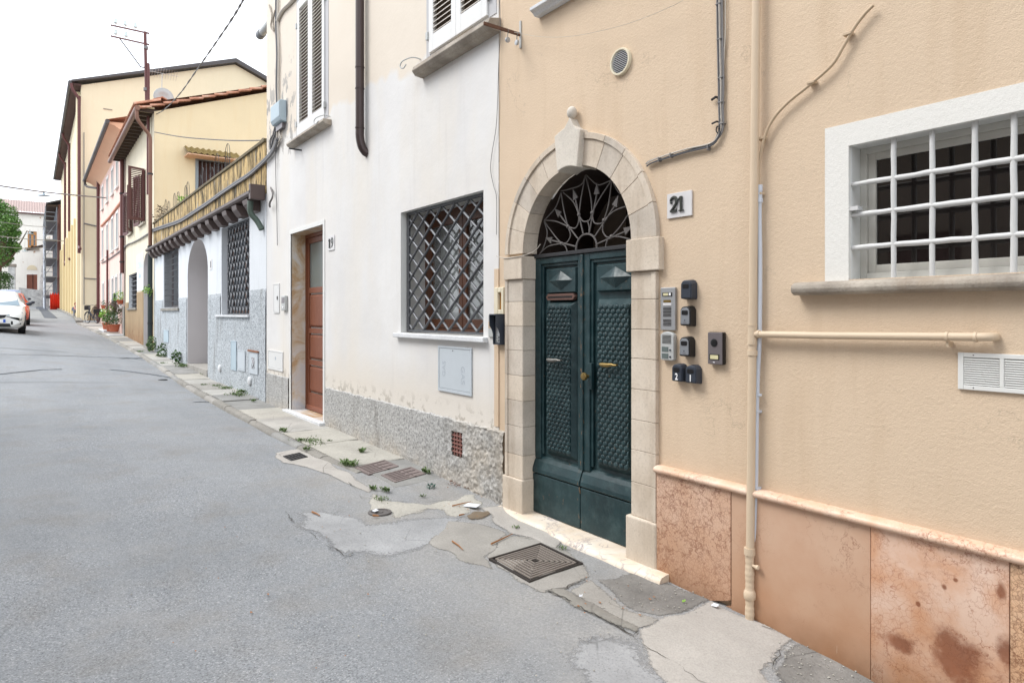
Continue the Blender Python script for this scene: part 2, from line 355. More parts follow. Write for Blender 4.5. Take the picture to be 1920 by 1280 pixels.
def marble(name, base, vein, pale, vs=14, vw=.03, stains=None, warmlow=True, dens=.5):
    t = NT(name, .45, .4); x, y, z = t.xyz()
    dv = t.n('ShaderNodeMixRGB'); dv.blend_type = 'ADD'; dv.inputs[0].default_value = .12; t.L(t.pos, dv.inputs[1]); nn = t.n('ShaderNodeTexNoise'); nn.inputs['Scale'].default_value = 7; t.L(t.pos, nn.inputs['Vector']); t.L(nn.outputs['Color'], dv.inputs[2])
    col = t.mix(t.ramp(t.noise(5, 6, .6), [(.35, 0), (.65, 1)]), base, pale)
    rg = t.math('ABSOLUTE', t.math('SUBTRACT', t.noise(vs*.55, 8, .62), .5)); e = t.ramp(rg, [(0, 1), (vw*.35, 0)]); rg2 = t.math('ABSOLUTE', t.math('SUBTRACT', t.noise(vs*.9, 8, .62, t.vec((1,1,1),(5,2,8))), .5)); e = t.math('MAXIMUM', e, t.ramp(rg2, [(0, .8), (vw*.3, 0)]))
    e = t.math('MULTIPLY', e, t.ramp(t.noise(3.3, 5, .65), [(dens-.08, 0), (dens+.1, 1)])); col = t.mix(e, col, vein)
    e2 = t.ramp(t.vor(vs*2.8, 'DISTANCE_TO_EDGE', 'Distance', dv.outputs[0]), [(0, .7), (vw*1.3, 0)])
    e2 = t.math('MULTIPLY', e2, t.ramp(t.noise(4.3, 5, .65, t.vec((1,1,1),(3,1,2))), [(dens, 0), (dens+.12, 1)])); col = t.mix(e2, col, vein)
    if warmlow:
        k = t.math('MULTIPLY', t.math('SUBTRACT', .42, z), 1.5, True); k = t.math('MULTIPLY', k, t.ramp(t.noise(2.2, 4), [(.25, .35), (.7, 1)])); col = t.mix(k, col, S(180,126,84,.78))
        k2 = t.math('MULTIPLY', t.math('SUBTRACT', .02, z), 5, True); col = t.mix(t.math('MULTIPLY', k2, t.ramp(t.noise(6, 5, .7), [(.3, .3), (.7, .8)])), col, S(140,104,78,.75))
    for (sx, sz, rx, rz) in stains or []:
        dx = t.math('DIVIDE', t.math('SUBTRACT', x, sx), rx); dz = t.math('DIVIDE', t.math('SUBTRACT', z, sz), rz)
        r = t.math('SQRT', t.math('ADD', t.math('MULTIPLY', dx, dx), t.math('MULTIPLY', dz, dz)))
        r = t.math('ADD', r, t.math('MULTIPLY', t.math('SUBTRACT', t.noise(9, 6, .65), .5), 1.9))
        col = t.mix(t.ramp(r, [(.35, .85), (1.25, 0)], True), col, t.mix(t.noise(8, 6, .65), S(104,62,46,.75), S(166,96,58,.78)))
    sc = t.ramp(t.noise(40, 2, .5, t.vec((1.6, 1, .14), (2, 0, 0))), [(.76, 0), (.78, .5)]); col = t.mix(sc, col, S(226,205,185,.8))
    t.col(col); t.rgh(t.ramp(t.noise(9, 5), [(.3, .35), (.7, .65)])); t.bump(t.noise(18, 5, .6), .25, .004); t.bump(e, .5, -.002); return t.m
M['marb1'] = marble('veined_pink_marble', S(217,178,150,.83), S(150,98,74,.8), S(224,190,166,.84), 15, .045, None, True, .36)
M['marb2'] = marble('plain_pink_marble', S(211,173,146,.82), S(158,104,76,.8), S(216,182,156,.82), 9, .012, None, True, .55)
M['marb3'] = marble('mottled_pink_marble', S(220,170,136,.83), S(168,98,68,.8), S(234,205,185,.86), 15, .03, [(-1.17, .08, .15, .16), (-.975, .20, .06, .10), (-1.01, .43, .03, .05), (-1.41, .06, .11, .05), (-1.224, .385, .016, .018), (-1.33,.27,.012,.014),(-.99,-.02,.12,.12), (-1.18,.43,.012,.012)], True, .46)
M['marb4'] = marble('crazed_pink_marble', S(224,180,142,.84), S(128,84,60,.8), S(232,200,168,.85), 22, .06, None, True, .4)
M['cap'] = marble('rounded_pink_marble_cap', S(226,186,156,.84), S(170,106,82,.8), S(236,208,186,.86), 16, .03, None, False, .5)
M['thresh'] = marble('worn_cream_marble', S(226,208,184,.84), S(140,132,140,.8), S(234,224,210,.85), 3, .03, None, False, .52)
def onyx():
    t = NT('veined_cream_marble', .3, .5)
    v = t.vec((1, 1, 1)); n1 = t.noise(1.8, 9, .66, v, .9); z = t.xyz()[2]
    col = t.ramp(n1, [(.30, S(214,218,224,.84)), (.44, S(230,226,220,.84)), (.53, S(222,204,178,.82)), (.6, S(206,170,128,.8)), (.68, S(230,218,204,.84))])
    t.col(col); return t.m
M['onyx'] = onyx()
def wood(name, c, c2, rough=.45, worn=None):
    t = NT(name, rough, .4)
    g = t.noise(3, 6, .6, t.vec((14, 14, .8))); col = t.mix(g, c, c2)
    if worn: col = t.mix(t.ramp(t.noise(5, 7, .7, t.vec((3,3,.7))), [(.60, 0), (.72, .6)]), col, worn)
    t.col(col); t.bump(g, .3, .003); return t.m
M['wood'] = wood('varnished_brown_wood', S(116,62,38,.74), S(150,88,56,.74)); M['woodworn'] = wood('worn_brown_wood', S(120,64,42,.74), S(154,92,62,.74), .5, S(176,136,112,.7))
M['woodwin'] = wood('window_wood', S(98,58,36,.62), S(130,80,50,.62))
M['wooddoor2'] = wood('church_door_wood', S(120,74,60,.9), S(150,96,78,.9), .7)
def greenpaint():
    t = NT('dark_green_door_paint', .42, .45)
    col = t.mix(t.ramp(t.noise(2.4, 6, .65, t.vec((1,1,.5))), [(.3, 0), (.7, 1)]), S(12,34,38), S(30,58,62))
    col = t.mix(t.ramp(t.noise(9, 7, .72), [(.48, 0), (.72, .5)]), col, S(66,88,90))
    w = t.ramp(t.noise(30, 7, .72, t.vec((1,1,.45))), [(.655, 0), (.68, 1)])
    x = t.xyz()[0]; e = t.math('ABSOLUTE', t.math('ADD', x, 3.765)); e = t.ramp(e, [(.0, 1), (.03, .3), (.05, 0)])
    w2 = t.ramp(t.noise(38, 6, .7, t.vec((1,1,.5),(5,0,0))), [(.58, 0), (.6, 1)]); w = t.math('MAXIMUM', w, t.math('MULTIPLY', w2, e))
    col = t.mix(t.math('MULTIPLY', w, .75), col, S(132,100,70)); t.col(col); t.rgh(t.ramp(t.noise(12, 5), [(.3, .32), (.7, .6)]))
    t.bump(t.noise(9, 5, .6, t.vec((1,1,.25))), .35, .006); t.bump(t.noise(120, 3), .2, .001); return t.m
M['green'] = greenpaint()
M['brass'] = plain('aged_brass', S(140,118,72), .42, .8, .2, 40); M['nickel'] = plain('dull_grey_metal', S(120,118,114), .45, .8, .2, 40)
M['letter'] = plain('dull_copper_plate', S(112,86,78), .5, .6, .2, 50); M['slot'] = simple('slot_dark', S(20,18,18), .8)
M['iron'] = plain('old_grey_iron', S(112,108,106,.8), .65, .3, .25, 30, .002, wear=.62, wearc=S(112,80,62)); M['irondark'] = plain('dark_iron', S(56,56,58), .6, .4, .25, 30)
M['grillegrey'] = plain('grey_painted_steel', S(128,130,134,.8), .45, .2, .1, 20, wear=.74, wearc=S(90,88,86)); M['grilledark'] = plain('dark_grey_steel', S(92,94,98,.8), .5, .2, .12, 20)
M['whiteiron'] = plain('white_painted_iron', S(222,222,220,.8), .55, 0, .06, 20, .003, wear=.735, wearc=S(130,96,74)); M['whitepaint'] = plain('white_paint', S(232,232,228,.84), .5, 0, .04, 12, .001)
M['whitestucco'] = stucco('white_roughcast', S(240,238,232,.86), 170, .0032, .6, .03); M['offwood'] = plain('off_white_window_wood', S(216,214,206,.8), .6, 0, .08, 16, .001, wear=.72, wearc=S(150,138,118))
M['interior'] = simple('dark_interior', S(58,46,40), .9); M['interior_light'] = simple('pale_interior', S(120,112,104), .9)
def glass(name, c, rough=.04):
    t = NT(name, rough, .5); t.col(c); t.bump(t.noise(1.6, 3), .04, .02)
    t.b.inputs['Coat Weight'].default_value = .5; return t.m
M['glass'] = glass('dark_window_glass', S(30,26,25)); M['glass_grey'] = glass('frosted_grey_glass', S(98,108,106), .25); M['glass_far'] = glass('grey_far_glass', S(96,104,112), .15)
def clearglass():
    t = NT('clear_window_glass', .02, .5); t.col((.85,.88,.88,1)); t.b.inputs['Transmission Weight'].default_value = .9; t.b.inputs['IOR'].default_value = 1.45; return t.m
M['clear'] = clearglass()
M['curtain'] = plain('sheer_curtain', S(214,216,214,.8), .9, 0, .05, 6)
M['pvcbeige'] = plain('beige_painted_pipe', S(226,204,176,.78), .5, 0, .05, 6, .0015); M['pvcwhite'] = plain('white_plastic_conduit', S(216,222,232,.82), .4, 0, .03, 10)
M['cable'] = plain('grey_cable', S(134,132,132,.8), .6, 0, .15, 30); M['cablewhite'] = plain('old_white_cable', S(206,198,186,.8), .7, 0, .12, 25); M['cablebeige'] = plain('beige_painted_cable', S(214,190,160,.76), .6, 0, .08, 20); M['cabledark'] = plain('dark_cable', S(78,80,86), .6, 0, .1, 20)
M['brownpipe'] = plain('brown_painted_downpipe', S(92,78,76,.6), .35, .3, .12, 8, wear=.70, wearc=S(150,170,166,.8)); M['copper'] = plain('copper_gutter', S(134,98,82,.85), .45, .3, .15, 4); M['darkgutter'] = plain('dark_gutter', S(90,86,86,.85), .5, .2, .15, 4); M['maroon'] = plain('maroon_pipe_paint', S(104,62,60,.85), .5, .1, .12, 6)
M['plasticdark'] = plain('charcoal_plastic', S(50,56,66), .45, 0, .1, 60, .0004); M['plasticblack'] = plain('black_plastic', S(26,26,28), .35, 0, .1, 60); M['silverplast'] = plain('silver_grey_face', S(160,164,170,.8), .35, .4, .05, 80)
M['alu'] = plain('brushed_aluminium', S(190,192,194,.8), .38, .5, .05, 60); M['alu2'] = plain('pale_grey_metal', S(200,202,200,.8), .5, .2, .05, 60); M['label'] = simple('paper_label', S(222,214,170,.8), .7); M['whitelet'] = simple('white_lettering', S(236,236,236), .6)
M['greyface'] = plain('warm_grey_face', S(116,110,112), .35, .3, .04, 60); M['bluegreybox'] = plain('pale_bluegrey_box', S(186,204,214,.8), .5, 0, .05, 10); M['meter'] = plain('grey_white_meter_door', S(204,212,218,.8), .55, 0, .06, 9, .001, wear=.73, wearc=S(168,160,152,.8)); M['meterwhite'] = plain('white_meter_door', S(228,228,226,.84), .6, 0, .04, 9)
M['housenum'] = plain('marble_number_plate', S(224,222,222,.84), .4, 0, .06, 14); M['bronze'] = plain('dark_bronze_digit', S(76,78,74), .4, .7, .2, 60); M['scratch'] = simple('pencil_grey_marking', S(168,176,184), .8)
M['castiron'] = plain('cast_iron_grate', S(70,64,60,.7), .6, .3, .2, 40, .002); M['castbar'] = plain('worn_grate_rib', S(160,150,141,.75), .6, .1, .15, 50, .001); M['pit'] = simple('grate_dark_groove', S(26,23,22), .95)
M['pinkcover'] = concrete('pinkish_cover', S(160,146,142,.6), 90, .2)
M['stick'] = plain('dry_orange_wood', S(178,122,74,.7), .7, 0, .3, 60); M['paper'] = simple('white_paper', S(225,228,234,.85), .8)
def leafm(name, c, c2, sc=3):
    t = NT(name, .55, .3); t.col(t.mix(t.noise(sc, 3, .6), c, c2)); return t.m
M['weed'] = leafm('weed_green', S(60,84,42), S(104,124,72), 9); M['tree_leaf'] = leafm('tree_leaf_green', S(58,98,48), S(112,150,78), .8); M['pot_leaf'] = leafm('dark_pot_leaf', S(40,66,34), S(80,110,54), 5); M['pot_leaf2'] = leafm('bright_pot_leaf', S(104,150,44), S(150,186,84), 5); M['redleaf'] = leafm('reddish_leaf', S(84,62,60), S(110,96,70), 7); M['flower'] = simple('pink_petals', S(214,120,140), .7); M['deadleaf'] = leafm('dry_leaves', S(96,66,56), S(140,104,80), 20)
M['bark'] = plain('bark', S(92,80,68), .9, 0, .25, 6, .02)
M['terracotta'] = plain('terracotta_pot', S(176,98,70,.85), .8, 0, .12, 12)
def rooftile():
    t = NT('terracotta_tile', .85, .15); col = t.ramp(t.noise(3.5, 5, .6), [(.3, S(160,112,90,.8)), (.5, S(200,144,118,.8)), (.7, S(214,178,156,.82))]); t.col(col); t.bump(t.noise(30, 3), .4, .006); return t.m
M['tile'] = rooftile(); M['tilefar'] = plain('weathered_far_tile', S(178,158,152,.8), .9, 0, .2, 1.4)
M['cream'] = stucco('cream_wall', S(240,230,206,.84), 60, .004, .4, .05, S(206,190,156,.8)); M['yellow'] = stucco('warm_yellow_wall', S(248,228,190,.86), 60, .004, .3, .04, S(242,216,172,.84)); M['brownplinth'] = stucco('stained_brown_plinth', S(184,160,128,.76), 50, .008, .6, .14, S(128,112,92,.7), (.5, 1.35, S(140,84,52,.7)))
M['pink'] = stucco('pink_wall', S(246,214,202,.86), 60, .004, .3, .05, S(240,200,186,.84)); M['orange'] = stucco('orange_soffit', S(244,200,168,.86), 40, .003, .2, .04); M['paleyellow'] = stucco('pale_yellow_wall', S(248,234,202,.87), 60, .004, .2, .03, S(242,226,190,.85)); M['paleyellow2'] = stucco('ochre_yellow_pilaster', S(238,218,174,.84), 60, .004, .2, .05, S(224,202,156,.82))
M['church'] = stucco('chalky_church_wall', S(252,248,238,.94), 20, .01, .3, .05, S(232,226,214,.86), None, [(1.2, .66, S(206,170,140,.8))]); M['annex'] = stucco('white_annex_wall', S(228,232,236,.86), 50, .004, .4, .05, S(200,204,206,.8), (.2, 2.2, S(196,198,196,.8)))
M['archin'] = plain('niche_plaster', S(208,204,204,.82), .9, 0, .06, 2, .002)
def parapet():
    t = NT('mould_streaked_yellow_parapet', .9, .15); z = t.xyz()[2]
    col = t.mix(t.noise(2, 4), S(214,180,122,.8), S(226,200,150,.82))
    s0 = t.ramp(t.noise(1.1, 5, .6, t.vec((1.2, 1, 1))), [(.3, .55), (.55, 1)]); s1 = t.ramp(t.noise(1.6, 9, .74, t.vec((3.6, 1, .8)), .4), [(.43, 0), (.54, .95)]); s1 = t.math('MULTIPLY', s1, s0); col = t.mix(s1, col, S(82,76,64,.6)); s3 = t.ramp(t.noise(9, 7, .75, t.vec((1.5,1,.8))), [(.55, 0), (.66, .55)]); col = t.mix(s3, col, S(120,108,84,.6))
    s2 = t.ramp(t.noise(1.5, 6, .7, t.vec((5, 1, .9), (4, 0, 0))), [(.58, 0), (.66, .8)]); col = t.mix(s2, col, S(200,200,196,.8))
    t.col(col); t.bump(t.noise(12, 5), .4, .01); return t.m
M['parapet'] = parapet(); M['moss'] = stone('mossy_coping', S(92,84,62,.8), S(128,116,90,.8), .5, .01)
M['beam'] = plain('brown_sheet_metal', S(96,82,78,.85), .5, .3, .15, 3, .001); M['rafter'] = wood('dark_rafter', S(62,50,44,.9), S(92,76,66,.9), .8)
M['shutterbrown'] = plain('maroon_shutter', S(98,64,64,.9), .6, 0, .1, 8); M['greyband'] = plain('grey_painted_band', S(200,200,202,.82), .85, 0, .05, 6); M['shutterwhite'] = plain('white_shutter_paint', S(232,232,230,.86), .5, 0, .04, 6)
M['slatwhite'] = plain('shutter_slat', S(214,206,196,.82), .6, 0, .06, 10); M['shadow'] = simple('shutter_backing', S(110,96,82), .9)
M['steel'] = plain('galvanised_scaffold', S(150,156,166,.8), .5, .5, .15, 2); M['plank'] = plain('scaffold_deck', S(150,152,156,.8), .7, .1, .15, 2); M['rednet'] = plain('red_barrier_net', S(232,58,34,.9), .7, 0, .1, 3); M['scafwall'] = stucco('brown_pink_wall', S(156,112,104,.7), 20, .01, .3, .15)
M['flint'] = concrete('rubble_stone_wall', S(222,222,218,.9), 6, .35, .7)
M['carwhite'] = plain('white_car_paint', S(240,240,236,.88), .2, 0, .01, 3, spec=.6); M['carorange'] = plain('orange_red_car_paint', S(206,92,64,.85), .25, .1, .03, 3, spec=.6); M['carblue'] = plain('silver_blue_car_paint', S(150,160,190,.8), .25, .3, .03, 3, spec=.6)
M['tyre'] = simple('tyre_rubber', S(30,30,32), .9); M['rim'] = plain('alloy_rim', S(150,152,156), .4, .7, .1, 20); M['carglass'] = glass('car_glass', S(110,130,142), .08); M['lamp'] = glass('headlamp_glass', S(150,160,164), .1); M['plateblue'] = simple('plate_blue', S(40,90,190), .5); M['platewhite'] = simple('plate_white', S(235,235,235), .5); M['redlamp'] = simple('tail_red', S(200,40,30), .4)
M['skin'] = simple('skin', S(206,150,124,.9), .6); M['clothgrey'] = simple('grey_cloth', S(104,112,128), .9); M['clothpink'] = simple('faded_pink_shirt', S(214,150,140,.85), .9); M['hair'] = simple('reddish_brown_hair', S(120,66,44), .8); M['clothnavy'] = simple('navy_trousers', S(60,72,96), .9)
M['canopy'] = plain('yellow_lichen_sheet', S(150,128,76,.7), .8, 0, .25, 10); M['bluewood'] = plain('bluish_grey_frame', S(150,160,168,.8), .7, 0, .12, 10); M['insul'] = simple('glass_insulator', S(214,226,226), .2); M['ground'] = concrete('bare_ground', S(140,136,126,.5), 10, .2)
M['nichegold'] = simple('niche_yellow', S(232,176,60,.9), .5); M['wallbox'] = simple('cream_box', S(232,222,196,.84), .7); M['blackrubber'] = simple('black_metal', S(38,40,44), .5)
# ================================================================== THE GROUND
def gridmesh(name, xs, ys, zf, m, kind='structure'):
    vs = [(x, y, zf(x, y)) for x in xs for y in ys]; n = len(ys)
    fs = [(i*n+j, (i+1)*n+j, (i+1)*n+j+1, i*n+j+1) for i in range(len(xs)-1) for j in range(n-1)]
    mb = MB().add(vs, fs); o = mb.build(name, m, smooth=True); o['kind'] = kind; return o
def frange(a, b, st): 
    out = []; t = a
    while t < b - 1e-6: out.append(t); t += st
    return out + [b]
xs = [-x for x in frange(-5, 8, .1) + frange(8.25, 20, .25)[0:] + frange(20.6, 135, 1.0)]
ys = [-y for y in frange(-.35, 4.2, .1) + frange(4.6, 9, .4) + [12, 18, 40]]
road = gridmesh('road', xs, ys, road_z, M['asphalt'])
g = MB(); g.add([(-420,-420,-1.2),(420,-420,-1.2),(420,420,-1.2),(-420,420,-1.2)], [(0,1,2,3)]); g.build('ground', M['ground'])['kind'] = 'structure'

def inpoly(x, y, P):
    c = False; n = len(P)
    for i in range(n):
        x1, y1 = P[i]; x2, y2 = P[(i+1) % n]
        if (y1 > y) != (y2 > y) and x < (x2-x1)*(y-y1)/(y2-y1)+x1: c = not c
    return c
def drape(name, pixels, m, lift=.006, cell=.03, rag=.05, zf=None, poly=None, amp=.002, soft=.07):
    P = poly or [(GP(*p).x, GP(*p).y) for p in pixels]
    x0, x1 = min(p[0] for p in P)-rag, max(p[0] for p in P)+rag; y0, y1 = min(p[1] for p in P)-rag, max(p[1] for p in P)+rag
    nx, ny = int((x1-x0)/cell)+2, int((y1-y0)/cell)+2; vs = {}; mb = MB(); fs = []
    zf = zf or road_z; ed = {}
    def dist(x, y):
        m_ = 9
        for k in range(len(P)):
            x1, y1 = P[k]; x2, y2 = P[(k+1) % len(P)]; L2 = (x2-x1)**2+(y2-y1)**2 or 1e-9; t_ = max(0, min(1, ((x-x1)*(x2-x1)+(y-y1)*(y2-y1))/L2)); m_ = min(m_, math.hypot(x-x1-t_*(x2-x1), y-y1-t_*(y2-y1)))
        return m_
    def vid(i, j):
        if (i, j) not in vs:
            x, y = x0+i*cell, y0+j*cell; vs[(i,j)] = len(mb.v); d_ = dist(x + rag*noise.noise(Vector((x*5, y*5, 1.3))), y + rag*noise.noise(Vector((x*5, y*5, 7.7)))); ed[vs[(i,j)]] = min(1, d_/soft) if inpoly(x + rag*noise.noise(Vector((x*5, y*5, 1.3))), y + rag*noise.noise(Vector((x*5, y*5, 7.7))), P) else 0; mb.v.append((x, y, zf(x, y)+lift*min(1, .35+ed[vs[(i,j)]])+amp*noise.noise(Vector((x*9, y*9, 0)))))
        return vs[(i, j)]
    for i in range(nx-1):
        for j in range(ny-1):
            x, y = x0+(i+.5)*cell, y0+(j+.5)*cell
            xx = x + rag*noise.noise(Vector((x*5, y*5, 1.3))) + rag*.5*noise.noise(Vector((x*17, y*17, 4.3))); yy = y + rag*noise.noise(Vector((x*5, y*5, 7.7))) + rag*.5*noise.noise(Vector((x*17, y*17, 2.3)))
            if inpoly(xx, yy, P): mb.f.append((vid(i,j), vid(i+1,j), vid(i+1,j+1), vid(i,j+1)))
    o = mb.build(name, edged(m) if soft > .001 else m, road, smooth=True); at = o.data.attributes.new('edge', 'FLOAT', 'POINT')
    for k_, v_ in ed.items(): at.data[k_].value = v_
    return o
drape('concrete_patch', [(1188,1185),(1240,1160),(1335,1128),(1400,1160),(1488,1195),(1462,1222),(1440,1262),(1500,1340),(1560,1400),(1290,1400),(1225,1255)], M['conc'], .007, .014)
drape('tar_patch', [(1120,1085),(1190,1075),(1260,1095),(1340,1128),(1240,1160),(1190,1150)], M['dark_patch'], .005, .014)
drape('tar_patch', [(1470,1215),(1500,1200),(1640,1262),(1700,1330),(1560,1400),(1500,1330),(1448,1255)], M['dark_patch'], .005, .014)
drape('concrete_patch', [(900,1042),(950,1005),(1018,1010),(1100,1052),(1112,1080),(1060,1102),(1012,1108),(930,1068)], M['conc2'], .008, .012)
drape('concrete_patch', [(903,955),(940,948),(1065,1005),(1045,1030),(1000,1012),(958,1005),(925,985)], M['conc'], .012, .012)
drape('concrete_patch', [(800,1020),(840,975),(905,980),(960,1005),(900,1042),(920,1070),(860,1050)], M['conc2'], .005, .014, .07)
drape('concrete_patch', [(512,850),(560,841),(600,858),(650,885),(702,917),(688,926),(640,902),(588,880),(524,866)], M['conc'], .008, .018)
drape('concrete_patch', [(690,925),(730,935),(800,945),(900,925),(905,950),(860,965),(800,955),(760,975),(700,955)], M['conc_rough'], .004, .016, .09)
drape('concrete_patch', [(1060,1105),(1110,1085),(1190,1150),(1240,1165),(1190,1185),(1120,1150)], M['conc2'], .005, .014, .05)
drape('worn_asphalt_patch', [(545,958),(560,985),(600,1012),(645,1042),(700,1044),(790,1035),(850,1000),(880,960),(800,968),(700,982),(610,952)], M['worn'], .004, .02, .08, soft=.22)
drape('worn_asphalt_patch', [(1110,1180),(1200,1205),(1260,1270),(1300,1400),(1120,1400),(1050,1230)], M['worn'], .004, .02, .08, soft=.25)
def ray(px,py,Z): X=(px-960)*Z/F; return Vector((-(Z*CT-X*ST), Z*ST+X*CT-D, H-(py-YH)*Z/F))
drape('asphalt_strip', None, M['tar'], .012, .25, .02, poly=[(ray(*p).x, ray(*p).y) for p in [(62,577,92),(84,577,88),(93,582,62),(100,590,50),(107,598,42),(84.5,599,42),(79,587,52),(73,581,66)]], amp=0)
drape('concrete_patch', [(1025,1098),(1060,1104),(1100,1126),(1150,1152),(1196,1178),(1200,1194),(1140,1170),(1080,1142),(1032,1114)], M['curb'], .013, .010, .02)
def crack(pts, w=.006, lift=.010, m='crack', gaps=True):
    P = [GP(*p) for p in pts]; Q = []
    for a, b in zip(P, P[1:]):
        n = max(2, int((b-a).length/.035))
        for k in range(n):
            p = a.lerp(b, k/n); p.x += random.uniform(-.012,.012); p.y += random.uniform(-.012,.012); Q.append(p)
    mb = MB(); vs = []
    for i, p in enumerate(Q):
        d = (Q[min(i+1,len(Q)-1)] - Q[max(i-1,0)]).normalized(); gt_ = max(.05, min(1, .5+1.6*noise.noise(Vector((p.x*6,p.y*6,3))))) if gaps else 1; s = Vector((-d.y, d.x, 0)) * w * random.uniform(.3, 1.0) * gt_
        z = road_z(p.x, p.y) + lift; vs += [(p.x+s.x, p.y+s.y, z), (p.x-s.x, p.y-s.y, z)]
    mb.add(vs, [(2*i, 2*i+1, 2*i+3, 2*i+2) for i in range(len(Q)-1)]); return mb.build(m if m=='crack' else 'dark_streak', M[m], road)
for c_, w_ in [([(538,960),(552,985),(585,1000),(600,1018),(632,1032),(645,1043),(672,1036)],.005), ([(655,905),(680,935),(702,935),(712,925)],.006), ([(735,940),(790,945),(850,935)],.004), ([(1022,1108),(1060,1103),(1105,1085)],.005),
    ([(1028,1108),(1090,1140),(1140,1168),(1186,1192),(1200,1180)],.008), ([(1120,1150),(1200,1205),(1300,1270),(1380,1320)],.004), ([(200,757),(260,754),(330,751),(400,749)],.006), ([(940,985),(975,1010),(1010,1012)],.003), ([(1000,985),(1010,1000),(1045,1015)],.003),
    ([(1448,1262),(1462,1224),(1486,1196),(1420,1172)],.004), ([(560,985),(610,975),(650,950)],.003)]: crack(c_, w_)

for c_, w_ in [([(-20,664),(60,665),(150,668),(240,671),(318,677)],.05), ([(208,693),(240,696),(290,703),(335,710)],.07), ([(-20,704),(40,697),(80,693),(120,692)],.06), ([(225,672),(262,671),(285,674)],.10), ([(362,754),(385,753),(405,755)],.06)]: crack(c_, w_, .007, 'road_streak', False)  # long dark grey streaks laid over the asphalt, running across the road
for px_,py_ in [(150,872),(190,868),(240,862)]: crack([(px_,py_),(px_+40,py_-3),(px_+90,py_-6)], .003)
# ------------------------------------------------------------------ pavement of slabs with a kerb
def curb_d(a): return interp(a, [5.5, 6.3, 7.2, 9, 12, 16, 24, 34, 44], [.62, .70, .78, .80, .74, .70, .58, .80, 1.15])
def pave_z(x, y): return base_z(-x) + .004 * noise.noise(Vector((x*1.3, y*1.3, 0)))
pave = MB(); A = frange(5.3, 48.5, .25); vs = []; 
for a in A:
    w = curb_d(a) - .02; vs += [(-a, .1, base_z(a)-.018), (-a, -w, base_z(a)-.02), (-a, -w, base_z(a)-.25)]
pave.add(vs, [(3*i+k, 3*i+3+k, 3*i+4+k, 3*i+1+k) for i in range(len(A)-1) for k in (0,1)])
pave = pave.build('pavement', M['dirt']); pave['kind'] = 'structure'
a = 5.6; random.seed(3)
mats = ['slab2', 'slab', 'conc2', 'slab', 'conc_rough', 'slab2']
k = 0
while a < 47.5:
    l = random.uniform(.75, 1.35); a2 = min(a+l, 48.4); w = curb_d((a+a2)/2) - .10; m = M[mats[k % 6]]
    if 6.2 < (a+a2)/2 < 8.3: m = M['conc_rough']
    n = 6; top = []; j = lambda s=.02: random.uniform(-s, s)
    ring = [(-a-.02+j(), -.01), (-a-.02+j(.05), -w*.5+j()), (-a-.02+j(.03), -w+.015+j(.01)), (-(a+a2)/2, -w+.015+j(.015)), (-a2+j(.03), -w+.015+j(.01)), (-a2+j(.05), -w*.5), (-a2+j(.03), -.01)]
    tilt = j(.011)
    mb = MB(); top = [(x, y, pave_z(x, y) + tilt + (.004 if y < -.2 else 0)) for x, y in ring]; c = (-(a+a2)/2, -w*.5, pave_z(-(a+a2)/2, -w*.5)+tilt+.004)
    N = len(ring); mb.add([c] + top + [(x, y, z-.05) for x, y, z in top], [(0, 1+i, 1+(i+1)%N) for i in range(N)] + [(1+i, 1+N+i, 1+N+(i+1)%N, 1+(i+1)%N) for i in range(N)])
    mb.build('paving_slab', m, pave, bevel=.006, seg=1); a = a2; k += 1
a = 6.25
while a < 47.5:
    l = random.uniform(.7, 1.15); a2 = min(a+l, 48.4); mb = MB(); sec = []; kj = random.uniform(-.012,.010)
    for t in (a+.008, (a+a2)/2, a2-.008):
        w = curb_d(t); z = base_z(t) + .004; zb = z - .3
        sec += [(-t, -w+.10, zb), (-t, -w+.10, z+kj), (-t, -w+.05, z+.006+kj), (-t, -w+.015, z-.004+kj), (-t, -w-.005, z-.03+kj), (-t, -w-.01, zb)]
    mb.add(sec, [(i*6+q, i*6+(q+1)%6, (i+1)*6+(q+1)%6, (i+1)*6+q) for i in range(2) for q in range(6)] + [tuple(range(6)), tuple(range(17, 11, -1))])
    mb.build('kerb_stone', M[random.choice(['curb','curb','slab2','conc2'])], pave, smooth='auto'); a = a2

# ================================================================== BEIGE HOUSE WITH THE ARCHED DOOR
BX0, BX1 = -4.725, 1.9
bh = thing('beige_house', 'beige roughcast house with an arched stone doorway and pink marble base', 'house', (-3.0, 0, -.1))
AX, AZ, RI, RO = -3.745, 2.10, .611, .85
door_hole = archpoly(AX-RI-.03, AX+RI+.03, -.6, AZ, 24)
win_hole = rect(-1.663, .35, 1.775, 2.446); niche_hole = rect(-4.742+.03, -4.66, 1.64, 1.79)
w = MB(); sheet(w, [(BX0,-.8),(BX1,-.8),(BX1,7.2),(BX0,7.2)], [door_hole, win_hole, niche_hole], 0)
w.add([(BX1,0,-.8),(BX1,9,-.8),(BX1,9,7.2),(BX1,0,7.2)], [(0,1,2,3)]); w.add([(BX0,0,7.2),(BX1,0,7.2),(BX1,9,7.2),(BX0,9,7.2)], [(0,1,2,3)])
w.box(-4.79, BX0-.0015, -.012, .02, .61, 2.0)      # strip of roughcast beside the door surround
w.build('wall', M['beige'], bh)
n_ = MB(); reveal(n_, niche_hole, 0, .08); n_.add([(x,.08,z) for x,z in niche_hole],[(0,1,2,3)]); n_.build('niche_lining', M['nichegold'], bh)
n_ = MB(); 
for x0,x1,z0,z1 in [(-4.765,-4.712,1.60,1.835),(-4.66,-4.628,1.60,1.835),(-4.712,-4.66,1.60,1.64),(-4.712,-4.66,1.79,1.835)]: n_.box(x0,x1,-.03,-.001,z0,z1)
n_.build('niche_frame', M['wallbox'], bh, bevel=.006)
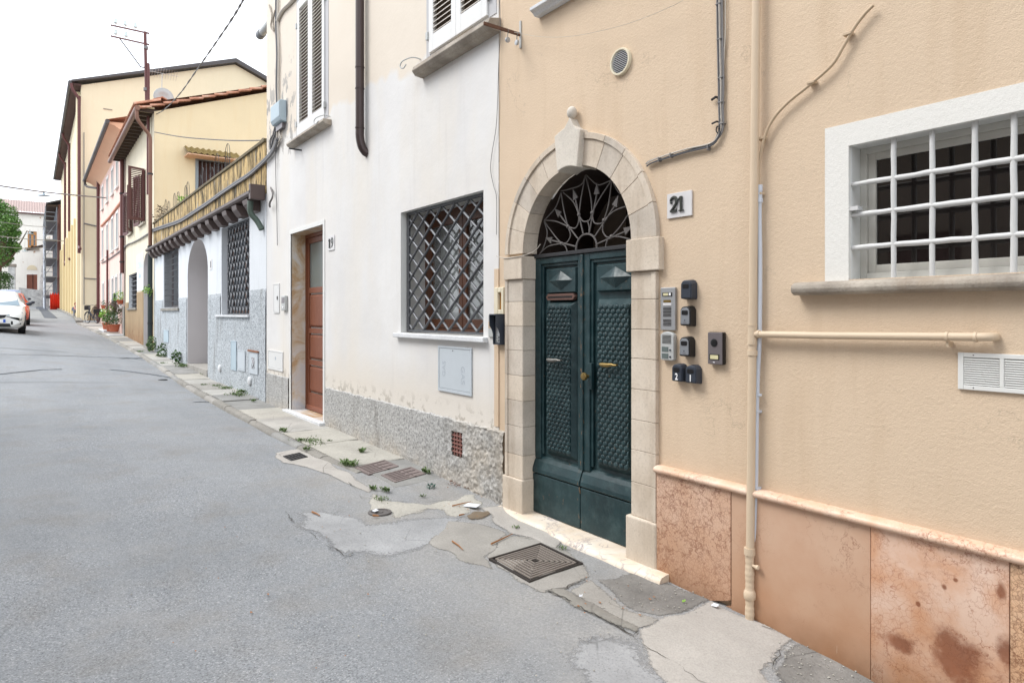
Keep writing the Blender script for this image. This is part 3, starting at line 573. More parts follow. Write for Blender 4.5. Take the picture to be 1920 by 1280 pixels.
# window
surround = MB(); o1, i1 = (-1.785, .47, 1.76, 2.56), (-1.663, .35, 1.775, 2.446)
surround.box(o1[0], i1[0], -.006, .02, 1.76, o1[3]); surround.box(i1[0], i1[1], -.006, .02, i1[3], o1[3]); surround.box(i1[1], o1[1], -.006, .02, 1.76, o1[3])
surround.build('window_surround', M['whitestucco'], bh)
r_ = MB(); reveal(r_, win_hole, .0205, .22); r_.build('window_reveal', M['whitepaint'], bh)
wf = MB(); 
for x0,x1,z0,z1 in [(-1.663,-1.63,1.775,2.446),(.32,.35,1.775,2.446),(-1.63,.32,2.415,2.446),(-1.63,.32,1.775,1.81),(-.70,-.62,1.81,2.415)]: wf.box(x0,x1,.11,.17,z0,z1)
for x0,x1,z0,z1 in [(-1.63,-1.592,1.81,2.415),(-.74,-.70,1.81,2.415),(-1.592,-.74,2.38,2.415),(-1.592,-.74,1.81,1.85),(-.62,-.58,1.81,2.415),(.28,.32,1.81,2.415),(-.58,.28,2.38,2.415),(-.58,.28,1.81,1.85)]: wf.box(x0,x1,.125,.16,z0,z1)
wf = wf.build('window_frame', M['offwood'], bh, bevel=.003)
MB().box(-1.592,-.74,.140,.145,1.85,2.38).build('pane', M['glass'], wf); MB().box(-.58,.28,.140,.145,1.85,2.38).build('pane', M['glass'], wf)
def wobble(p0, p1, r, n=9, amp=.0014, knots=None):
    pts = []; rs = []
    for i in range(n+1):
        t = i/n; p = Vector(p0).lerp(Vector(p1), t); p += Vector((random.uniform(-amp,amp), random.uniform(-amp,amp)*.5, random.uniform(-amp,amp))); pts.append(p); rs.append(r*random.uniform(.92,1.08))
    return pts, rs
for px in [1676, 1748, 1828, 1901]:
    x = WX(px, -.03); p, r = wobble((x,.03,1.74), (x,.03,2.46), .0130); MB().tube(p, r, 8).build('window_bar', M['whiteiron'], bh, smooth=True)
for x in (-.84, -.70, -.55, -.41, -.26, -.11, .04, .19):
    p, r = wobble((x,.03,1.74), (x,.03,2.46), .0130); MB().tube(p, r, 8).build('window_bar', M['whiteiron'], bh, smooth=True)
for z in (2.255, 2.10, 1.935):
    p, r = wobble((-1.675,.03,z), (.36,.03,z), .0135, 40); MB().tube(p, r, 8).build('window_bar', M['whiteiron'], bh, smooth=True)
MB().box(-1.667,-1.62,-.002,.05,2.12,2.14).build('bar_bracket', M['whiteiron'], bh)
sill = [( -.0,1.70),(-.055,1.70),(-.078,1.712),(-.085,1.732),(-.078,1.752),(-.055,1.765),(.05,1.777),(.05,1.70)]
s_ = MB().prismx(sill, -1.93, .62).build('sill', M['sillstone'], bh, smooth=True, bevel=.004)
# base of marble slabs under a rounded cap
def slab(x0, x1, m, zb0, zb1, y=-.035, cut=None):
    poly = [(x0+.0015, zb0), (x1-.0015, zb1), (x1-.0015, .572), (x0+.0015, .572)]
    if cut: poly = [(x0+.0015, zb0), (x1-.16, zb1-.0), (x1-.03, zb1+.045), (x1-.0015, zb1+.06), (x1-.0015,.572), (x0+.0015,.572)]
    return MB().prism(poly, y, -.001).build('marble_slab', M[m], bh, bevel=.003)
xj = [-2.897, WX(1370,.035), WX(1632,.035), WX(1893,.035), -.35, .4, 1.1, 1.9]
slab(xj[0], xj[1], 'marb1', -.3, -.125, cut=True); slab(xj[1], xj[2], 'marb2', -.4, -.4, -.031); slab(xj[2], xj[3], 'marb3', -.5, -.5)
for i, mm in [(3,'marb4'),(4,'marb2'),(5,'marb1'),(6,'marb3')]: slab(xj[i], xj[i+1], mm, -.6, -.6)
MB().prism([(xj[1]-.15,-.3),(xj[1]+.17,-.3),(xj[1]+.14,-.13),(xj[1]+.02,-.09),(xj[1]-.12,-.15)], -.022, -.001).build('broken_marble_piece', M['marb2'], bh)
cap = [(0,.573),(-.05,.573),(-.062,.582),(-.064,.596),(-.055,.608),(-.035,.615),(0,.617)]
xc = [-2.90, -2.02, -1.28, -.62, .1, 1.0, 1.9]
for i in range(6): MB().prismx(cap, xc[i]+.001, xc[i+1]-.001).build('cap_moulding', M['cap'], bh, smooth=True)
# stone door surround: jambs, imposts, arch stones, keystone
def jamb(side, zs, mname):
    for i, (z0, z1) in enumerate(zip(zs, zs[1:])):
        if side < 0: xo, xs_, xi = -4.60, -4.562, AX-RI; poly = [(xo,.0),(xo,-.032),(xs_,-.032),(xs_,-.022),(xi-.004,-.022),(xi+.0,-.014),(xi+.0,.13),(xo,.13)]
        else: xo, xs_, xi = -2.905, -2.945, AX+RI; poly = [(xo,.13),(xi,.13),(xi,-.014),(xi+.004,-.022),(xs_,-.022),(xs_,-.032),(xo,-.032),(xo,.0)]
        MB().prismz(poly, z0+.0015, z1-.0015).build('jamb_stone', M[mname[i % len(mname)]], bh, bevel=.002, seg=1)
zl = [.22] + [WZ(949, y, .02) for y in (846,794,747,701,655,611,566)] + [1.892]
zr = [.235] + [WZ(1200, y, .02) for y in (906,845,788,730,672,617,561)] + [1.885]
jamb(-1, zl, ['stone','stone_grey','stone_grey']); jamb(1, zr, ['stone','stone'])
MB().box(-4.628, AX-RI+.012, -.04, .135, -.35, .219).build('plinth_stone', M['stone'], bh, bevel=.01)
MB().box(AX+RI-.03, -2.893, -.045, .135, -.35, .234).build('plinth_stone', M['stone'], bh, bevel=.012)
MB().box(-4.60, AX-RI+.012, -.045, .135, 1.894, 2.085).build('impost_stone', M['stone'], bh, bevel=.006)
MB().box(AX+RI-.02, -2.862, -.05, .135, 1.888, 2.105).build('impost_stone', M['stone'], bh, bevel=.006)
def arcpts(r, a0, a1, n, zc=AZ): return [(AX + r*math.cos(a0+(a1-a0)*i/n), zc + r*math.sin(a0+(a1-a0)*i/n)) for i in range(n+1)]
kh = math.radians(10.5)
for s_ in (0, 1):
    a0, a1 = (0, math.pi/2-kh) if s_ == 0 else (math.pi/2+kh, math.pi)
    for i in range(5):
        b0 = a0 + (a1-a0)*i/5 + .0022; b1 = a0 + (a1-a0)*(i+1)/5 - .0022
        zc = AZ+.006
        v = MB().prism(arcpts(RI, b0, b1, 5, zc) + arcpts(RO-.045, b1, b0, 5, zc), -.022, .13); v.prism(arcpts(RO-.045, b0, b1, 5, zc) + arcpts(RO, b1, b0, 5, zc), -.036, .10)
        v.build('arch_stone', M['stone'] if (i+s_) % 3 else M['stone_grey'], bh, bevel=.002, seg=1)
key = [(-3.852,2.688),(-3.80,2.706),(-3.745,2.712),(-3.69,2.706),(-3.628,2.688),(-3.588,2.955),(-3.60,2.965),(-3.63,2.975),(-3.67,3.005),(-3.695,3.05),(-3.71,3.075),(-3.725,3.05),(-3.77,3.005),(-3.84,2.985),(-3.885,2.965)]
MB().prism(key, -.075, .13).build('keystone', M['stone_fillet'], bh, bevel=.006)
fb = MB().sphere((-3.712,-.045,3.112), .042, 16, (.95,.95,1.15)); fb.build('finial_ball', M['stone_fillet'], bh, smooth=True)
th = MB(); prof = [(.20,-.18),(-.10,-.18),(-.135,-.15),(-.145,-.12),(-.14,-.09),(-.12,-.068),(-.08,-.06),(.20,-.053)]
N_ = 26; vs = []
for i in range(N_+1):
    x = -4.66 + (4.66-2.79)*i/N_; wv = .012*noise.noise(Vector((x*4,0,0))); sc = 1.0 if x > -3.9 else .8
    if i == N_: sc *= .9
    vs += [(x, (y*sc+wv if y < 0 else y), z + .004*noise.noise(Vector((x*5,y*5,2)))) for y, z in prof]
th.add(vs, [(i*8+k, i*8+(k+1)%8, (i+1)*8+(k+1)%8, (i+1)*8+k) for i in range(N_) for k in range(8)] + [tuple(range(8)), tuple(range(N_*8+7, N_*8-1, -1))])
th.build('threshold', M['thresh'], bh, smooth=True)
MB().box(AX-RI+.001, AX+RI-.001, .19, .6, -.3, -.055).build('doorway_floor', M['conc2'], bh)
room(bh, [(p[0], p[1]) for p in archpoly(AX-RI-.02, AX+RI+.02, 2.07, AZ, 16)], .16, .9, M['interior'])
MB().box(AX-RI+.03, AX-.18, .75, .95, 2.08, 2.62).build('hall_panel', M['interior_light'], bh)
# green double door: each leaf is a slab, a frame, a diamond panel, a scale-carved panel, a weather rail and a kick board
def leaf(x0, x1, right):
    z0, z1 = -.052, 2.066; Y = .15; lf = MB(); lf.box(x0+.002, x1-.002, Y-.012, Y+.03, z0, z1)
    sL, sR = (.115, .035) if not right else (.125, .035)
    # stiles and rails as stepped mouldings
    def frame(x0,x1,z0,z1,t,y): 
        for a,b,c,d in [(x0,x0+t,z0,z1),(x1-t,x1,z0,z1),(x0+t,x1-t,z1-t,z1),(x0+t,x1-t,z0,z0+t)]: lf.box(a,b,y,Y-.012,c,d)
    xa, xb = x0+.004, x1-.004
    lf.box(xa, xa+.075, .105, Y-.012, .40, z1); lf.box(xb-.045, xb, .105, Y-.012, .40, z1); lf.box(xa+.075, xb-.045, .105, Y-.012, z1-.05, z1)
    lf.box(xa+.075, xa+.10, .118, Y-.012, .44, z1-.05); lf.box(xb-.065, xb-.045, .118, Y-.012, .44, z1-.05); lf.box(xa+.10, xb-.065, .118, Y-.012, z1-.075, z1-.05)
    L = lf.build('door_leaf', M['green'], bh, bevel=.004)
    px0, px1 = xa+.155, xb-.075
    d = MB().frustum(px0-.01, px1+.01, 1.765, 1.975, Y-.012, .105, .012)
    d.build('top_panel', M['green'], L, bevel=.002)
    cx, cz = (px0+px1)/2, 1.87; hw, hh = (px1-px0)/2-.03, .078
    dm = MB(); dm.add([(cx-hw,.104,cz),(cx,.104,cz-hh),(cx+hw,.104,cz),(cx,.104,cz+hh),(cx-hw*.12,.068,cz),(cx+hw*.12,.068,cz)], [(0,1,4),(1,5,4),(1,2,5),(2,3,5),(3,4,5),(3,0,4)]); dm.build('diamond_boss', M['green'], L)
    pt = MB().frustum(px0-.012, px1+.012, .445, 1.715, Y-.012, .088, .045); pt.build('raised_panel', M['green'], L, bevel=.002)
    sc = MB(); cx0, cx1, cz0, cz1 = px0+.034, px1-.034, .492, 1.668; ncol = 6; cw = (cx1-cx0)/ncol; rh = .0335; nr = int((cz1-cz0)/rh)
    for rI in range(nr):
        zc = cz0 + (rI+.5)*rh
        for cI in range(ncol + (rI % 2)):
            xc_ = cx0 + (cI+.5-(.5 if rI % 2 else 0))*cw
            pts = []; R = cw*.52; jx = random.uniform(-.0015,.0015)
            def P(t, q, yy): 
                a_ = math.pi*2*t/8; xx = min(max(xc_+jx+q*R*math.cos(a_), cx0), cx1); return (xx, yy, zc + q*R*.95*math.sin(a_) + .004)
            ring0 = [P(t,1,.0885) for t in range(8)]; ring1 = [P(t,.72,.0765) for t in range(8)]; c_ = (min(max(xc_,cx0),cx1), .072, zc)
            sc.add(ring0+ring1+[c_], [(i,(i+1)%8,8+(i+1)%8,8+i) for i in range(8)] + [(8+i,8+(i+1)%8,16) for i in range(8)])
    sc.build('scale_carving', M['green'], L, smooth='auto')
    wr = MB().prismx([(Y-.012,.275),(.085,.275),(.075,.285),(.078,.315),(.10,.375),(.118,.405),(Y-.012,.42)], xa, xb); wr.build('weather_rail', M['green'], L, bevel=.003)
    MB().box(xa-.002, xb+.002, .082, Y-.012, z0, .268).build('kick_board', M['green'], L, bevel=.006)
    hz = 1.235; hx = (px0+px1)/2
    hd = MB(); hm = 'brass' if right else 'nickel'
    hd.tube([(hx+.055,.07,hz+.0),(hx+.055,.045,hz)], .008, 8); hd.tube([(hx+.075,.04,hz),(hx+.05,.038,hz),(hx+.03,.038,hz+.002),(hx-.02,.038,hz-.004),(hx-.07,.04,hz-.003),(hx-.095,.042,hz)], [.006,.009,.012,.016,.017,.009], 10)
    hd.build('pull_handle', M[hm], L, smooth=True)
    if not right:
        pz = 1.738; pl = MB().prism([(px0+.0,pz),(px0+.02,pz-.026),(px1-.02,pz-.026),(px1,pz),(px1-.02,pz+.026),(px0+.02,pz+.026)], .096, .14); sl = pl.build('letter_plate', M['letter'], L, bevel=.003)
        MB().box(px0+.03, px1-.03, .0945, .097, pz-.007, pz+.007).build('letter_slot', M['slot'], L)
    else:
        kx = xa+.085; kz = 1.13
        MB().box(kx-.012,kx+.028,.09,.12,kz-.10,kz+.10).build('lock_case', M['green'], L, bevel=.003)
        MB().lathe([(.012,0),(.014,-.03),(.028,-.038),(.031,-.052),(.026,-.062),(.012,-.064)], (kx-.012,.10,kz), 'y', 16).build('door_knob', M['brass'], L, smooth=True)
        MB().box(x0-.014, x0+.014, .092, .106, .40, 2.06).build('cover_strip', M['green'], L, bevel=.004)
leaf(-4.355, -3.764, False); leaf(-3.760, -3.136, True)
# wrought iron fanlight, traced bar by bar on its own plane
fan = MB().box(AX-RI+.002, AX+RI-.002, .09, .13, 2.068, 2.098).build('fanlight_grille', M['irondark'], bh, bevel=.004)
def FP(cx_, cy_): 
    p = W(900 + cx_/3.368, 180 + cy_/3.368, -.11); return p
def fbar(name, pts, r=.0065, m='iron', k=5, n=6): MB().tube(smoothpts([FP(*p) for p in pts], k), r, n, 1).build(name, M[m], fan, smooth=True)
fbar('ring', [(607,978),(612,935),(630,897),(655,876),(690,873),(718,890),(735,925),(738,965)], .008)
for a_, b_ in [((603,950),(455,912)),((618,900),(500,745)),((652,870),(600,640)),((690,868),(740,610)),((722,892),(855,690)),((738,935),(925,852))]: fbar('spoke', [a_, ((a_[0]+b_[0])/2,(a_[1]+b_[1])/2), b_], .0065, 'iron', 2)
for (x_,y_,tx,ty) in [(455,912,430,900),(505,750,482,722),(605,650,592,598),(738,620,740,562),(852,695,868,650),(915,855,958,828)]:
    p, q = FP(x_,y_), FP(tx,ty); d_ = (q-p).normalized(); q = p + d_*.085; s_ = Vector((-d_.z,0,d_.x))*.028; y3 = Vector((0,.006,0))
    MB().add([p+s_-y3, p-s_-y3, q-y3, p+s_+y3, p-s_+y3, q+y3], [(0,1,2),(5,4,3),(0,3,4,1),(1,4,5,2),(2,5,3,0)]).build('arrowhead', M['iron'], fan)
for c_ in [(515,932),(556,825),(625,750),(708,738),(783,785),(830,888)]:
    p = FP(*c_); MB().sphere(p, .017, 8, (1,.8,1)).build('collar', M['iron'], fan, smooth=True)
for pts in [[(515,932),(470,880),(405,790)],[(515,932),(430,950),(375,1000)],[(556,825),(530,720),(512,610)],[(556,825),(480,792),(405,785)],[(625,750),(640,640),(665,505)],[(625,750),(590,670),(525,610)],
            [(708,738),(700,640),(668,505)],[(708,738),(755,650),(830,535)],[(783,785),(812,690),(832,540)],[(783,785),(850,725),(935,693)],[(830,888),(890,820),(945,735)],[(830,888),(890,890),(970,912)],
            [(515,932),(548,925),(572,880),(556,825)],[(556,825),(600,835),(622,800),(625,750)],[(625,750),(650,790),(690,785),(708,738)],[(708,738),(722,800),(765,805),(783,785)],[(783,785),(775,850),(800,890),(830,888)],
            [(515,932),(540,950),(552,985)],[(830,888),(805,910),(792,960)],[(680,785),(690,830),(690,870)],[(405,785),(430,760),(480,700),(512,610)],[(512,600),(560,590),(640,560),(668,500)],[(672,500),(740,560),(800,545),(832,530)],[(405,790),(425,870),(400,960),(375,1000)],[(838,535),(870,600),(915,640),(938,690)]]:
    fbar('scroll', pts, .0055, 'iron' if pts[0][0] > 380 else 'irondark')
# projecting stub of a stone frame high on the beige wall
cz_ = MB().prismx([(0,0),(-.05,0),(-.07,.02),(-.10,.035),(-.10,.06),(0,.06)], 0, 1.35)
cz_.v = [(x + WX(993,.1), y, z + WZ(993, 21, .1)-.035) for x, y, z in cz_.v]; cz_.build('upper_window_sill', M['sillwhite'], bh, bevel=.003)

# ================================================================== WHITE HOUSE (number 19)
WX0, WX1 = -11.80, -4.73
wh = thing('white_house', 'white and cream plastered house with brown door and rough grey base', 'house', (-8.2, 0, .05))
d19 = rect(-10.46, -9.03, .09, 2.865); wl = rect(-6.631, -4.972, 1.395, 2.730)
shA = rect(-10.17, -8.87, 4.33, 6.42); shB = rect(-6.03, -4.80, 4.27, 6.2)
w = MB(); sheet(w, [(WX0,-.4),(WX1,-.4),(WX1,7.9),(WX0,7.9)], [d19, wl, rect(-10.10,-8.95,4.34,6.38), rect(-5.95,-4.88,4.28,6.15)], -.004)
w.add([(WX0,-.004,-.4),(WX0,9,-.4),(WX0,9,7.9),(WX0,-.004,7.9)], [(0,1,2,3)]); w.add([(WX0,-.004,7.9),(WX1,-.004,7.9),(WX1,9,7.9),(WX0,9,7.9)], [(0,1,2,3)]); w.add([(WX1,-.004,7.2),(WX1,9,7.2),(WX1,9,7.9),(WX1,-.004,7.9)], [(0,1,2,3)])
w.build('wall', M['white'], wh)
# rough plinth in real relief
def relief(x0, x1, ztop, zbot, y, cell, m, parent, amp, holes=(), edge=.016):
    nx = max(2, int((x1-x0)/cell)); nz = 60 if cell < .02 else max(8, int(.9/cell)); mb = MB(); vs = []
    for i in range(nx+1):
        x = x0+(x1-x0)*i/nx; zt = ztop(x) + edge*noise.noise(Vector((x*6,0,5))) + edge*.5*noise.noise(Vector((x*22,0,5))); zb = zbot(x)
        for j in range(nz+1):
            z = zb+(zt-zb)*j/nz; k = 1 if j < nz else 0
            am = amp(x) if callable(amp) else amp
            dsp = am*(noise.noise(Vector((x*28,z*28,1)))*.9 + noise.noise(Vector((x*60,z*60,4)))*.7 + .9*noise.noise(Vector((x*9,z*9,2)))) + am*1.1
            vs.append((x, -.002 - (abs(y) + dsp)*k, z))
    n = nz+1; mb.add(vs, [(i*n+j, (i+1)*n+j, (i+1)*n+j+1, i*n+j+1) for i in range(nx) for j in range(nz) if not any(a<vs[i*n+j][0]<b and c<vs[i*n+j][2]<d for a,b,c,d in holes)])
    return mb.build('rough_plinth', m, parent, smooth=True)
ventz = (-5.50,-5.30,.235,.465)
relief(-8.925, -4.63, lambda x: .585, lambda x: base_z(-x)-.05, .015, .0125, M['plinth'], wh, lambda x: .005 + .009*max(0,min(1,(x+6.0)/1.0)), [ventz])
relief(-11.78, -10.56, lambda x: .585, lambda x: base_z(-x)-.05, .015, .02, M['plinth'], wh, .005)
vb = MB(); room(wh, rect(-5.49,-5.31,.24,.46), -.012, .10, M['slot'], 'vent_hole')
for z in (.275,.315,.352,.39,.43): vb.box(-5.495,-5.305,-.025,-.005,z-.006,z+.006)
for x in (-5.455,-5.40,-5.345): vb.box(x-.008,x+.008,-.022,-.003,.235,.465)
vb.build('vent_brick', M['scafwall'], wh, bevel=.003)
# door 19
r_ = MB(); reveal(r_, d19, -.004, .26); r_.build('door_reveal', M['onyx'], wh)
dl = MB()
for x0,x1,z0,z1 in [(-10.52,-10.46,.09,2.93),(-9.03,-8.97,.09,2.93),(-10.46,-9.03,2.865,2.93)]: dl.box(x0,x1,-.016,.01,z0,z1)
dl.build('door_architrave', M['whitepaint'], wh, bevel=.003)
dd = MB(); dx0, dx1, Y = -10.46, -9.03, .235
for x0,x1,z0,z1 in [(dx0,dx0+.05,.09,2.865),(dx1-.05,dx1,.09,2.865),(dx0+.05,dx1-.05,2.81,2.865)]: dd.box(x0,x1,Y-.015,Y+.05,z0,z1)
dd = dd.build('door_frame', M['wood'], wh, bevel=.004)
for li, (lx0, lx1) in enumerate([(dx0+.052, -9.42), (-9.417, dx1-.052)]):
    lf = MB(); s_ = .075; wd = lx1-lx0
    if wd < .4: s_ = .06
    for x0,x1,z0,z1 in [(lx0,lx0+s_,.10,2.805),(lx1-s_,lx1,.10,2.805),(lx0+s_,lx1-s_,2.72,2.805),(lx0+s_,lx1-s_,1.93,2.02),(lx0+s_,lx1-s_,1.30,1.38),(lx0+s_,lx1-s_,.80,.88),(lx0+s_,lx1-s_,.10,.36)]: lf.box(x0,x1,Y,Y+.04,z0,z1)
    lf = lf.build('door_leaf', M['woodworn'], wh, bevel=.005)
    MB().box(lx0+s_,lx1-s_,Y+.02,Y+.028,2.02,2.72).build('pane', M['glass_grey'], lf)
    for z0,z1 in [(1.38,1.93),(.88,1.30),(.36,.80)]: MB().frustum(lx0+s_+.012,lx1-s_-.012,z0+.015,z1-.015,Y+.03,Y+.004,.035).build('door_panel', M['woodworn'], lf, bevel=.003)
    MB().prismx([(Y,.17),(Y-.03,.15),(Y-.035,.10),(Y,.10)], lx0, lx1).build('weather_board', M['woodworn'], lf, bevel=.003)
    if li == 0: MB().sphere((lx1-.03,Y-.02,1.18), .022, 10).build('door_knob', M['nickel'], lf, smooth=True)
MB().box(-10.62,-8.93,-.10,.27,.035,.088).build('door_step', M['sillwhite'], wh, bevel=.006)
MB().box(-10.55,-8.98,-.02,.2,-.05,.034).build('step_base', M['conc2'], wh)
# window behind the lozenge grille
r_ = MB(); reveal(r_, wl, -.004, .32); r_.build('window_reveal', M['whitepaint'], wh)
wf = MB(); x0,x1,z0,z1 = -6.631,-4.972,1.395,2.730; Y=.30
for a,b,c,d in [(x0,x0+.09,z0,z1),(x1-.09,x1,z0,z1),(x0+.09,x1-.09,z1-.09,z1),(x0+.09,x1-.09,z0,z0+.06)]: wf.box(a,b,Y,Y+.07,c,d)
wf = wf.build('window_frame', M['woodwin'], wh, bevel=.005)
xm = (x0+x1)/2
for a0, a1, ang in [(x0+.092, xm-.002, 0), (xm+.002, x1-.092, 0)]:
    c0, c1 = z0+.062, z1-.092; sa = MB()
    for a,b,c,d in [(a0,a0+.075,c0,c1),(a1-.075,a1,c0,c1),(a0+.075,a1-.075,c1-.075,c1),(a0+.075,a1-.075,c0,c0+.09)]: sa.box(a,b,Y-.012,Y+.04,c,d)
    sa = sa.build('window_sash', M['woodwin'], wh, bevel=.006)
    MB().box(a0+.075,a1-.075,Y+.012,Y+.018,c0+.09,c1-.075).build('pane', M['clear'], sa)
cu = MB(); N=90; vs=[]
for i in range(N+1):
    x = -6.5 + 1.44*i/N; yy = .44 + .018*math.sin(x*60)+.012*math.sin(x*23+1)
    vs += [(x, yy, 1.42), (x, yy+.004*math.sin(x*90), 2.0), (x, yy-.006, 2.42 if x > -5.9 else 2.62)]
cu.add(vs, [(3*i+k,3*i+3+k,3*i+4+k,3*i+1+k) for i in range(N) for k in (0,1)]); cu.build('curtain', M['curtain'], wh, smooth=True)
room(wh, rect(-6.631,-4.972,1.395,2.730), .371, 1.2, M['interior'])
MB().box(-6.72,-4.90,-.06,.30,1.345,1.393).build('sill', M['sillwhite'], wh, bevel=.008)
# lozenge grille
gx0,gx1,gz0,gz1 = -6.56,-4.99,1.43,2.70; GY = .07
gr = MB(); 
for a,b,c,d in [(gx0-.05,gx0,gz0,gz1),(gx1-.01,gx1+.015,gz0,gz1),(gx0-.05,gx1+.015,gz1,gz1+.028),(gx0-.05,gx1+.015,gz0-.022,gz0)]: gr.box(a,b,GY-.012,GY+.012,c,d)
gr = gr.build('lozenge_grille', M['grilledark'], wh, bevel=.002)
px_, pz_ = (gx1-gx0)/6.0, (gz1-gz0)/6.5
def clipline(xa, za, sx, sz):
    pts = []
    for t in [i*.005 for i in range(0, 2700)]:
        x, z = xa+sx*t, za+sz*t
        if gx0 <= x <= gx1 and gz0 <= z <= gz1: pts.append((x,z))
    return (pts[0], pts[-1]) if len(pts) > 4 else None
for fam in (1,-1):
    for k in range(-9, 18):
        xa = gx0 + px_*(k + (.25 if fam > 0 else .25)); c_ = clipline(xa, gz0 if fam > 0 else gz0, px_/2*fam, pz_/2)
        if not c_: continue
        (xa1,za1),(xb1,zb1) = c_
        y0_ = GY - .006*fam
        mb = MB(); mb.tube([(xa1,y0_,za1),(xb1,y0_,zb1)], .0125, 8); mb.build('grille_bar', M['grillegrey'] if fam < 0 else M['grilledark'], gr, smooth=True)
kn = None
for i in range(0, 40):
    for j in range(0, 40):
        # knots where the two families cross
        x = gx0 + px_*.25 + px_*.5*(i-10); z = gz0 + pz_*.5*j
        if (i+j) % 2 == 0 and gx0+.01 < x < gx1-.01 and gz0+.01 < z < gz1-.01:
            if kn is None: kn = MB().sphere((x,GY,z), .018, 8, (1.15,1.1,.9)).build('grille_knot', M['grilledark'], gr, smooth=True); k0 = (x,z)
            else: linked('grille_knot', kn, gr, (x-k0[0],0,z-k0[1]))
# upper shutters
def shutterpair(x0, x1, z0, z1, parent, leaves, zs=.052):
    wd = (x1-x0)/leaves
    for i in range(leaves):
        a, b = x0+wd*i+.002, x0+wd*(i+1)-.002; st = .085 if leaves==2 else .07; f = MB()
        for p,q,r,s in [(a,a+st,z0,z1),(b-st,b,z0,z1),(a+st,b-st,z1-.12,z1),(a+st,b-st,z0,z0+.17)]: f.box(p,q,-.03,.015,r,s)
        f = f.build('shutter', M['shutterwhite'], parent, bevel=.003)
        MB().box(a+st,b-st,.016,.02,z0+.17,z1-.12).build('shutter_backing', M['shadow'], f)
        first = None; z = z0+.185; zf = z
        while z < z1-.14:
            if first is None: first = MB().add([(a+st,-.026,z-.006),(b-st,-.026,z-.006),(b-st,.012,z+.026),(a+st,.012,z+.026),(a+st,-.026,z+.004),(b-st,-.026,z+.004),(b-st,.012,z+.036),(a+st,.012,z+.036)],[(0,3,2,1),(4,5,6,7),(0,1,5,4),(1,2,6,5),(2,3,7,6),(3,0,4,7)]).build('slat', M['slatwhite'], f)
            else: linked('slat', first, f, (0,0,z-zf))
            z += zs
for (x0,x1,z0,z1,zb) in [(-10.10,-8.95,4.34,6.38,4.27),(-5.95,-4.88,4.28,6.15,4.20)]:
    b_ = MB()
    for a,b,c,d in [(x0-.08,x0,zb+.06,z1+.12),(x1,x1+.12,zb+.06,z1+.12),(x0,x1,z1,z1+.12)]: b_.box(a,b,-.010,.0,c,d)
    b_.build('window_surround', M['greyband'], wh); shutterpair(x0, x1, z0, z1, wh, 2)
    r_ = MB(); reveal(r_, rect(x0,x1,z0,z1), -.004, .03); r_.build('window_reveal', M['greyband'], wh)
    for hz in (z0+.18, z1-.35):
        for hx in (x0-.02, x1+.02): MB().box(hx-.02,hx+.02,-.045,-.011,hz-.04,hz+.04).build('hinge', M['alu2'], wh, bevel=.003)
MB().prismx([(0,4.19),(-.10,4.20),(-.13,4.23),(-.12,4.262),(0,4.268)], -10.32, -8.72).build('upper_sill', M['sillstone'], wh, smooth=True, bevel=.004)
MB().prismx([(0,4.07),(-.10,4.08),(-.135,4.125),(-.12,4.17),(0,4.20)], -6.12, -4.70).build('upper_sill', M['sillstone'], wh, smooth=True, bevel=.006)
# ================================================================== LOW WHITE ANNEX WITH A TERRACE ON TOP
X0, X1 = -24.93, -11.82
an = thing('annex_building', 'low white building with grey pebbled base under a mould-streaked yellow terrace wall', 'building', (-18, 0, .15))
w2 = rect(-15.20, -12.94, 1.585, 3.46); w1 = rect(-22.95, -20.37, 1.78, 3.54)
ar = archpoly(-19.04, -16.57, -.2, 2.62, 24, .85)
w = MB(); sheet(w, [(X0,-.3),(X1,-.3),(X1,3.72),(X0,3.72)], [w2, w1, ar], -.002)
w.build('wall', M['annex'], an)
w = MB(); w.box(X0, X1, -.02, .16, 3.72, 4.62); w.box(X0, X1, .16, 6, 3.72, 3.78); w.build('parapet_wall', M['parapet'], an)
w = MB(); w.box(X0, X1, -.05, .20, 4.62, 4.68); w.build('coping', M['moss'], an, bevel=.01)
def relief2(x0, x1, zt): return relief(x0, x1, lambda x: zt, lambda x: base_z(-x)-.1, .012, .035, M['plinth2'], an, .006, (), .01)
relief(-16.52, -11.84, lambda x: 2.05, lambda x: base_z(-x)-.1, .008, .04, M['plinth2'], an, .006, [(-15.3,-12.9,1.54,2.2)], .01)
relief(-24.7, -19.10, lambda x: 2.05, lambda x: base_z(-x)-.1, .008, .04, M['plinth2'], an, .006, [(-23.05,-20.3,1.74,2.2)], .01)
n_ = MB(); reveal(n_, ar, -.002, .55); n_.add([(x,.55,z) for x,z in ar],[tuple(range(len(ar)))]); n_.build('niche', M['archin'], an)
MB().box(-19.04,-16.57,-.03,.5,-.1,.30).build('niche_step', M['conc2'], an, bevel=.01)
for h in (w2, w1):
    r_ = MB(); reveal(r_, h, -.002, .3); r_.build('window_reveal', M['annex'], an)
    room(an, h, .302, .6, M['interior']); x0,x1,z0,z1 = h[0][0],h[1][0],h[0][1],h[2][1]; xm=(x0+x1)/2
    f = MB()
    for a,b,c,d in [(x0,x0+.09,z0,z1),(x1-.09,x1,z0,z1),(xm-.06,xm+.06,z0,z1),(x0+.09,xm-.06,z1-.09,z1),(xm+.06,x1-.09,z1-.09,z1),(x0+.09,xm-.06,z0,z0+.09),(xm+.06,x1-.09,z0,z0+.09)]: f.box(a,b,.22,.28,c,d)
    f = f.build('window_frame', M['woodwin'], an); MB().box(x0+.09,xm-.06,.25,.255,z0+.09,z1-.09).build('pane', M['glass_far'], f); MB().box(xm+.06,x1-.09,.25,.255,z0+.09,z1-.09).build('pane', M['glass_far'], f)
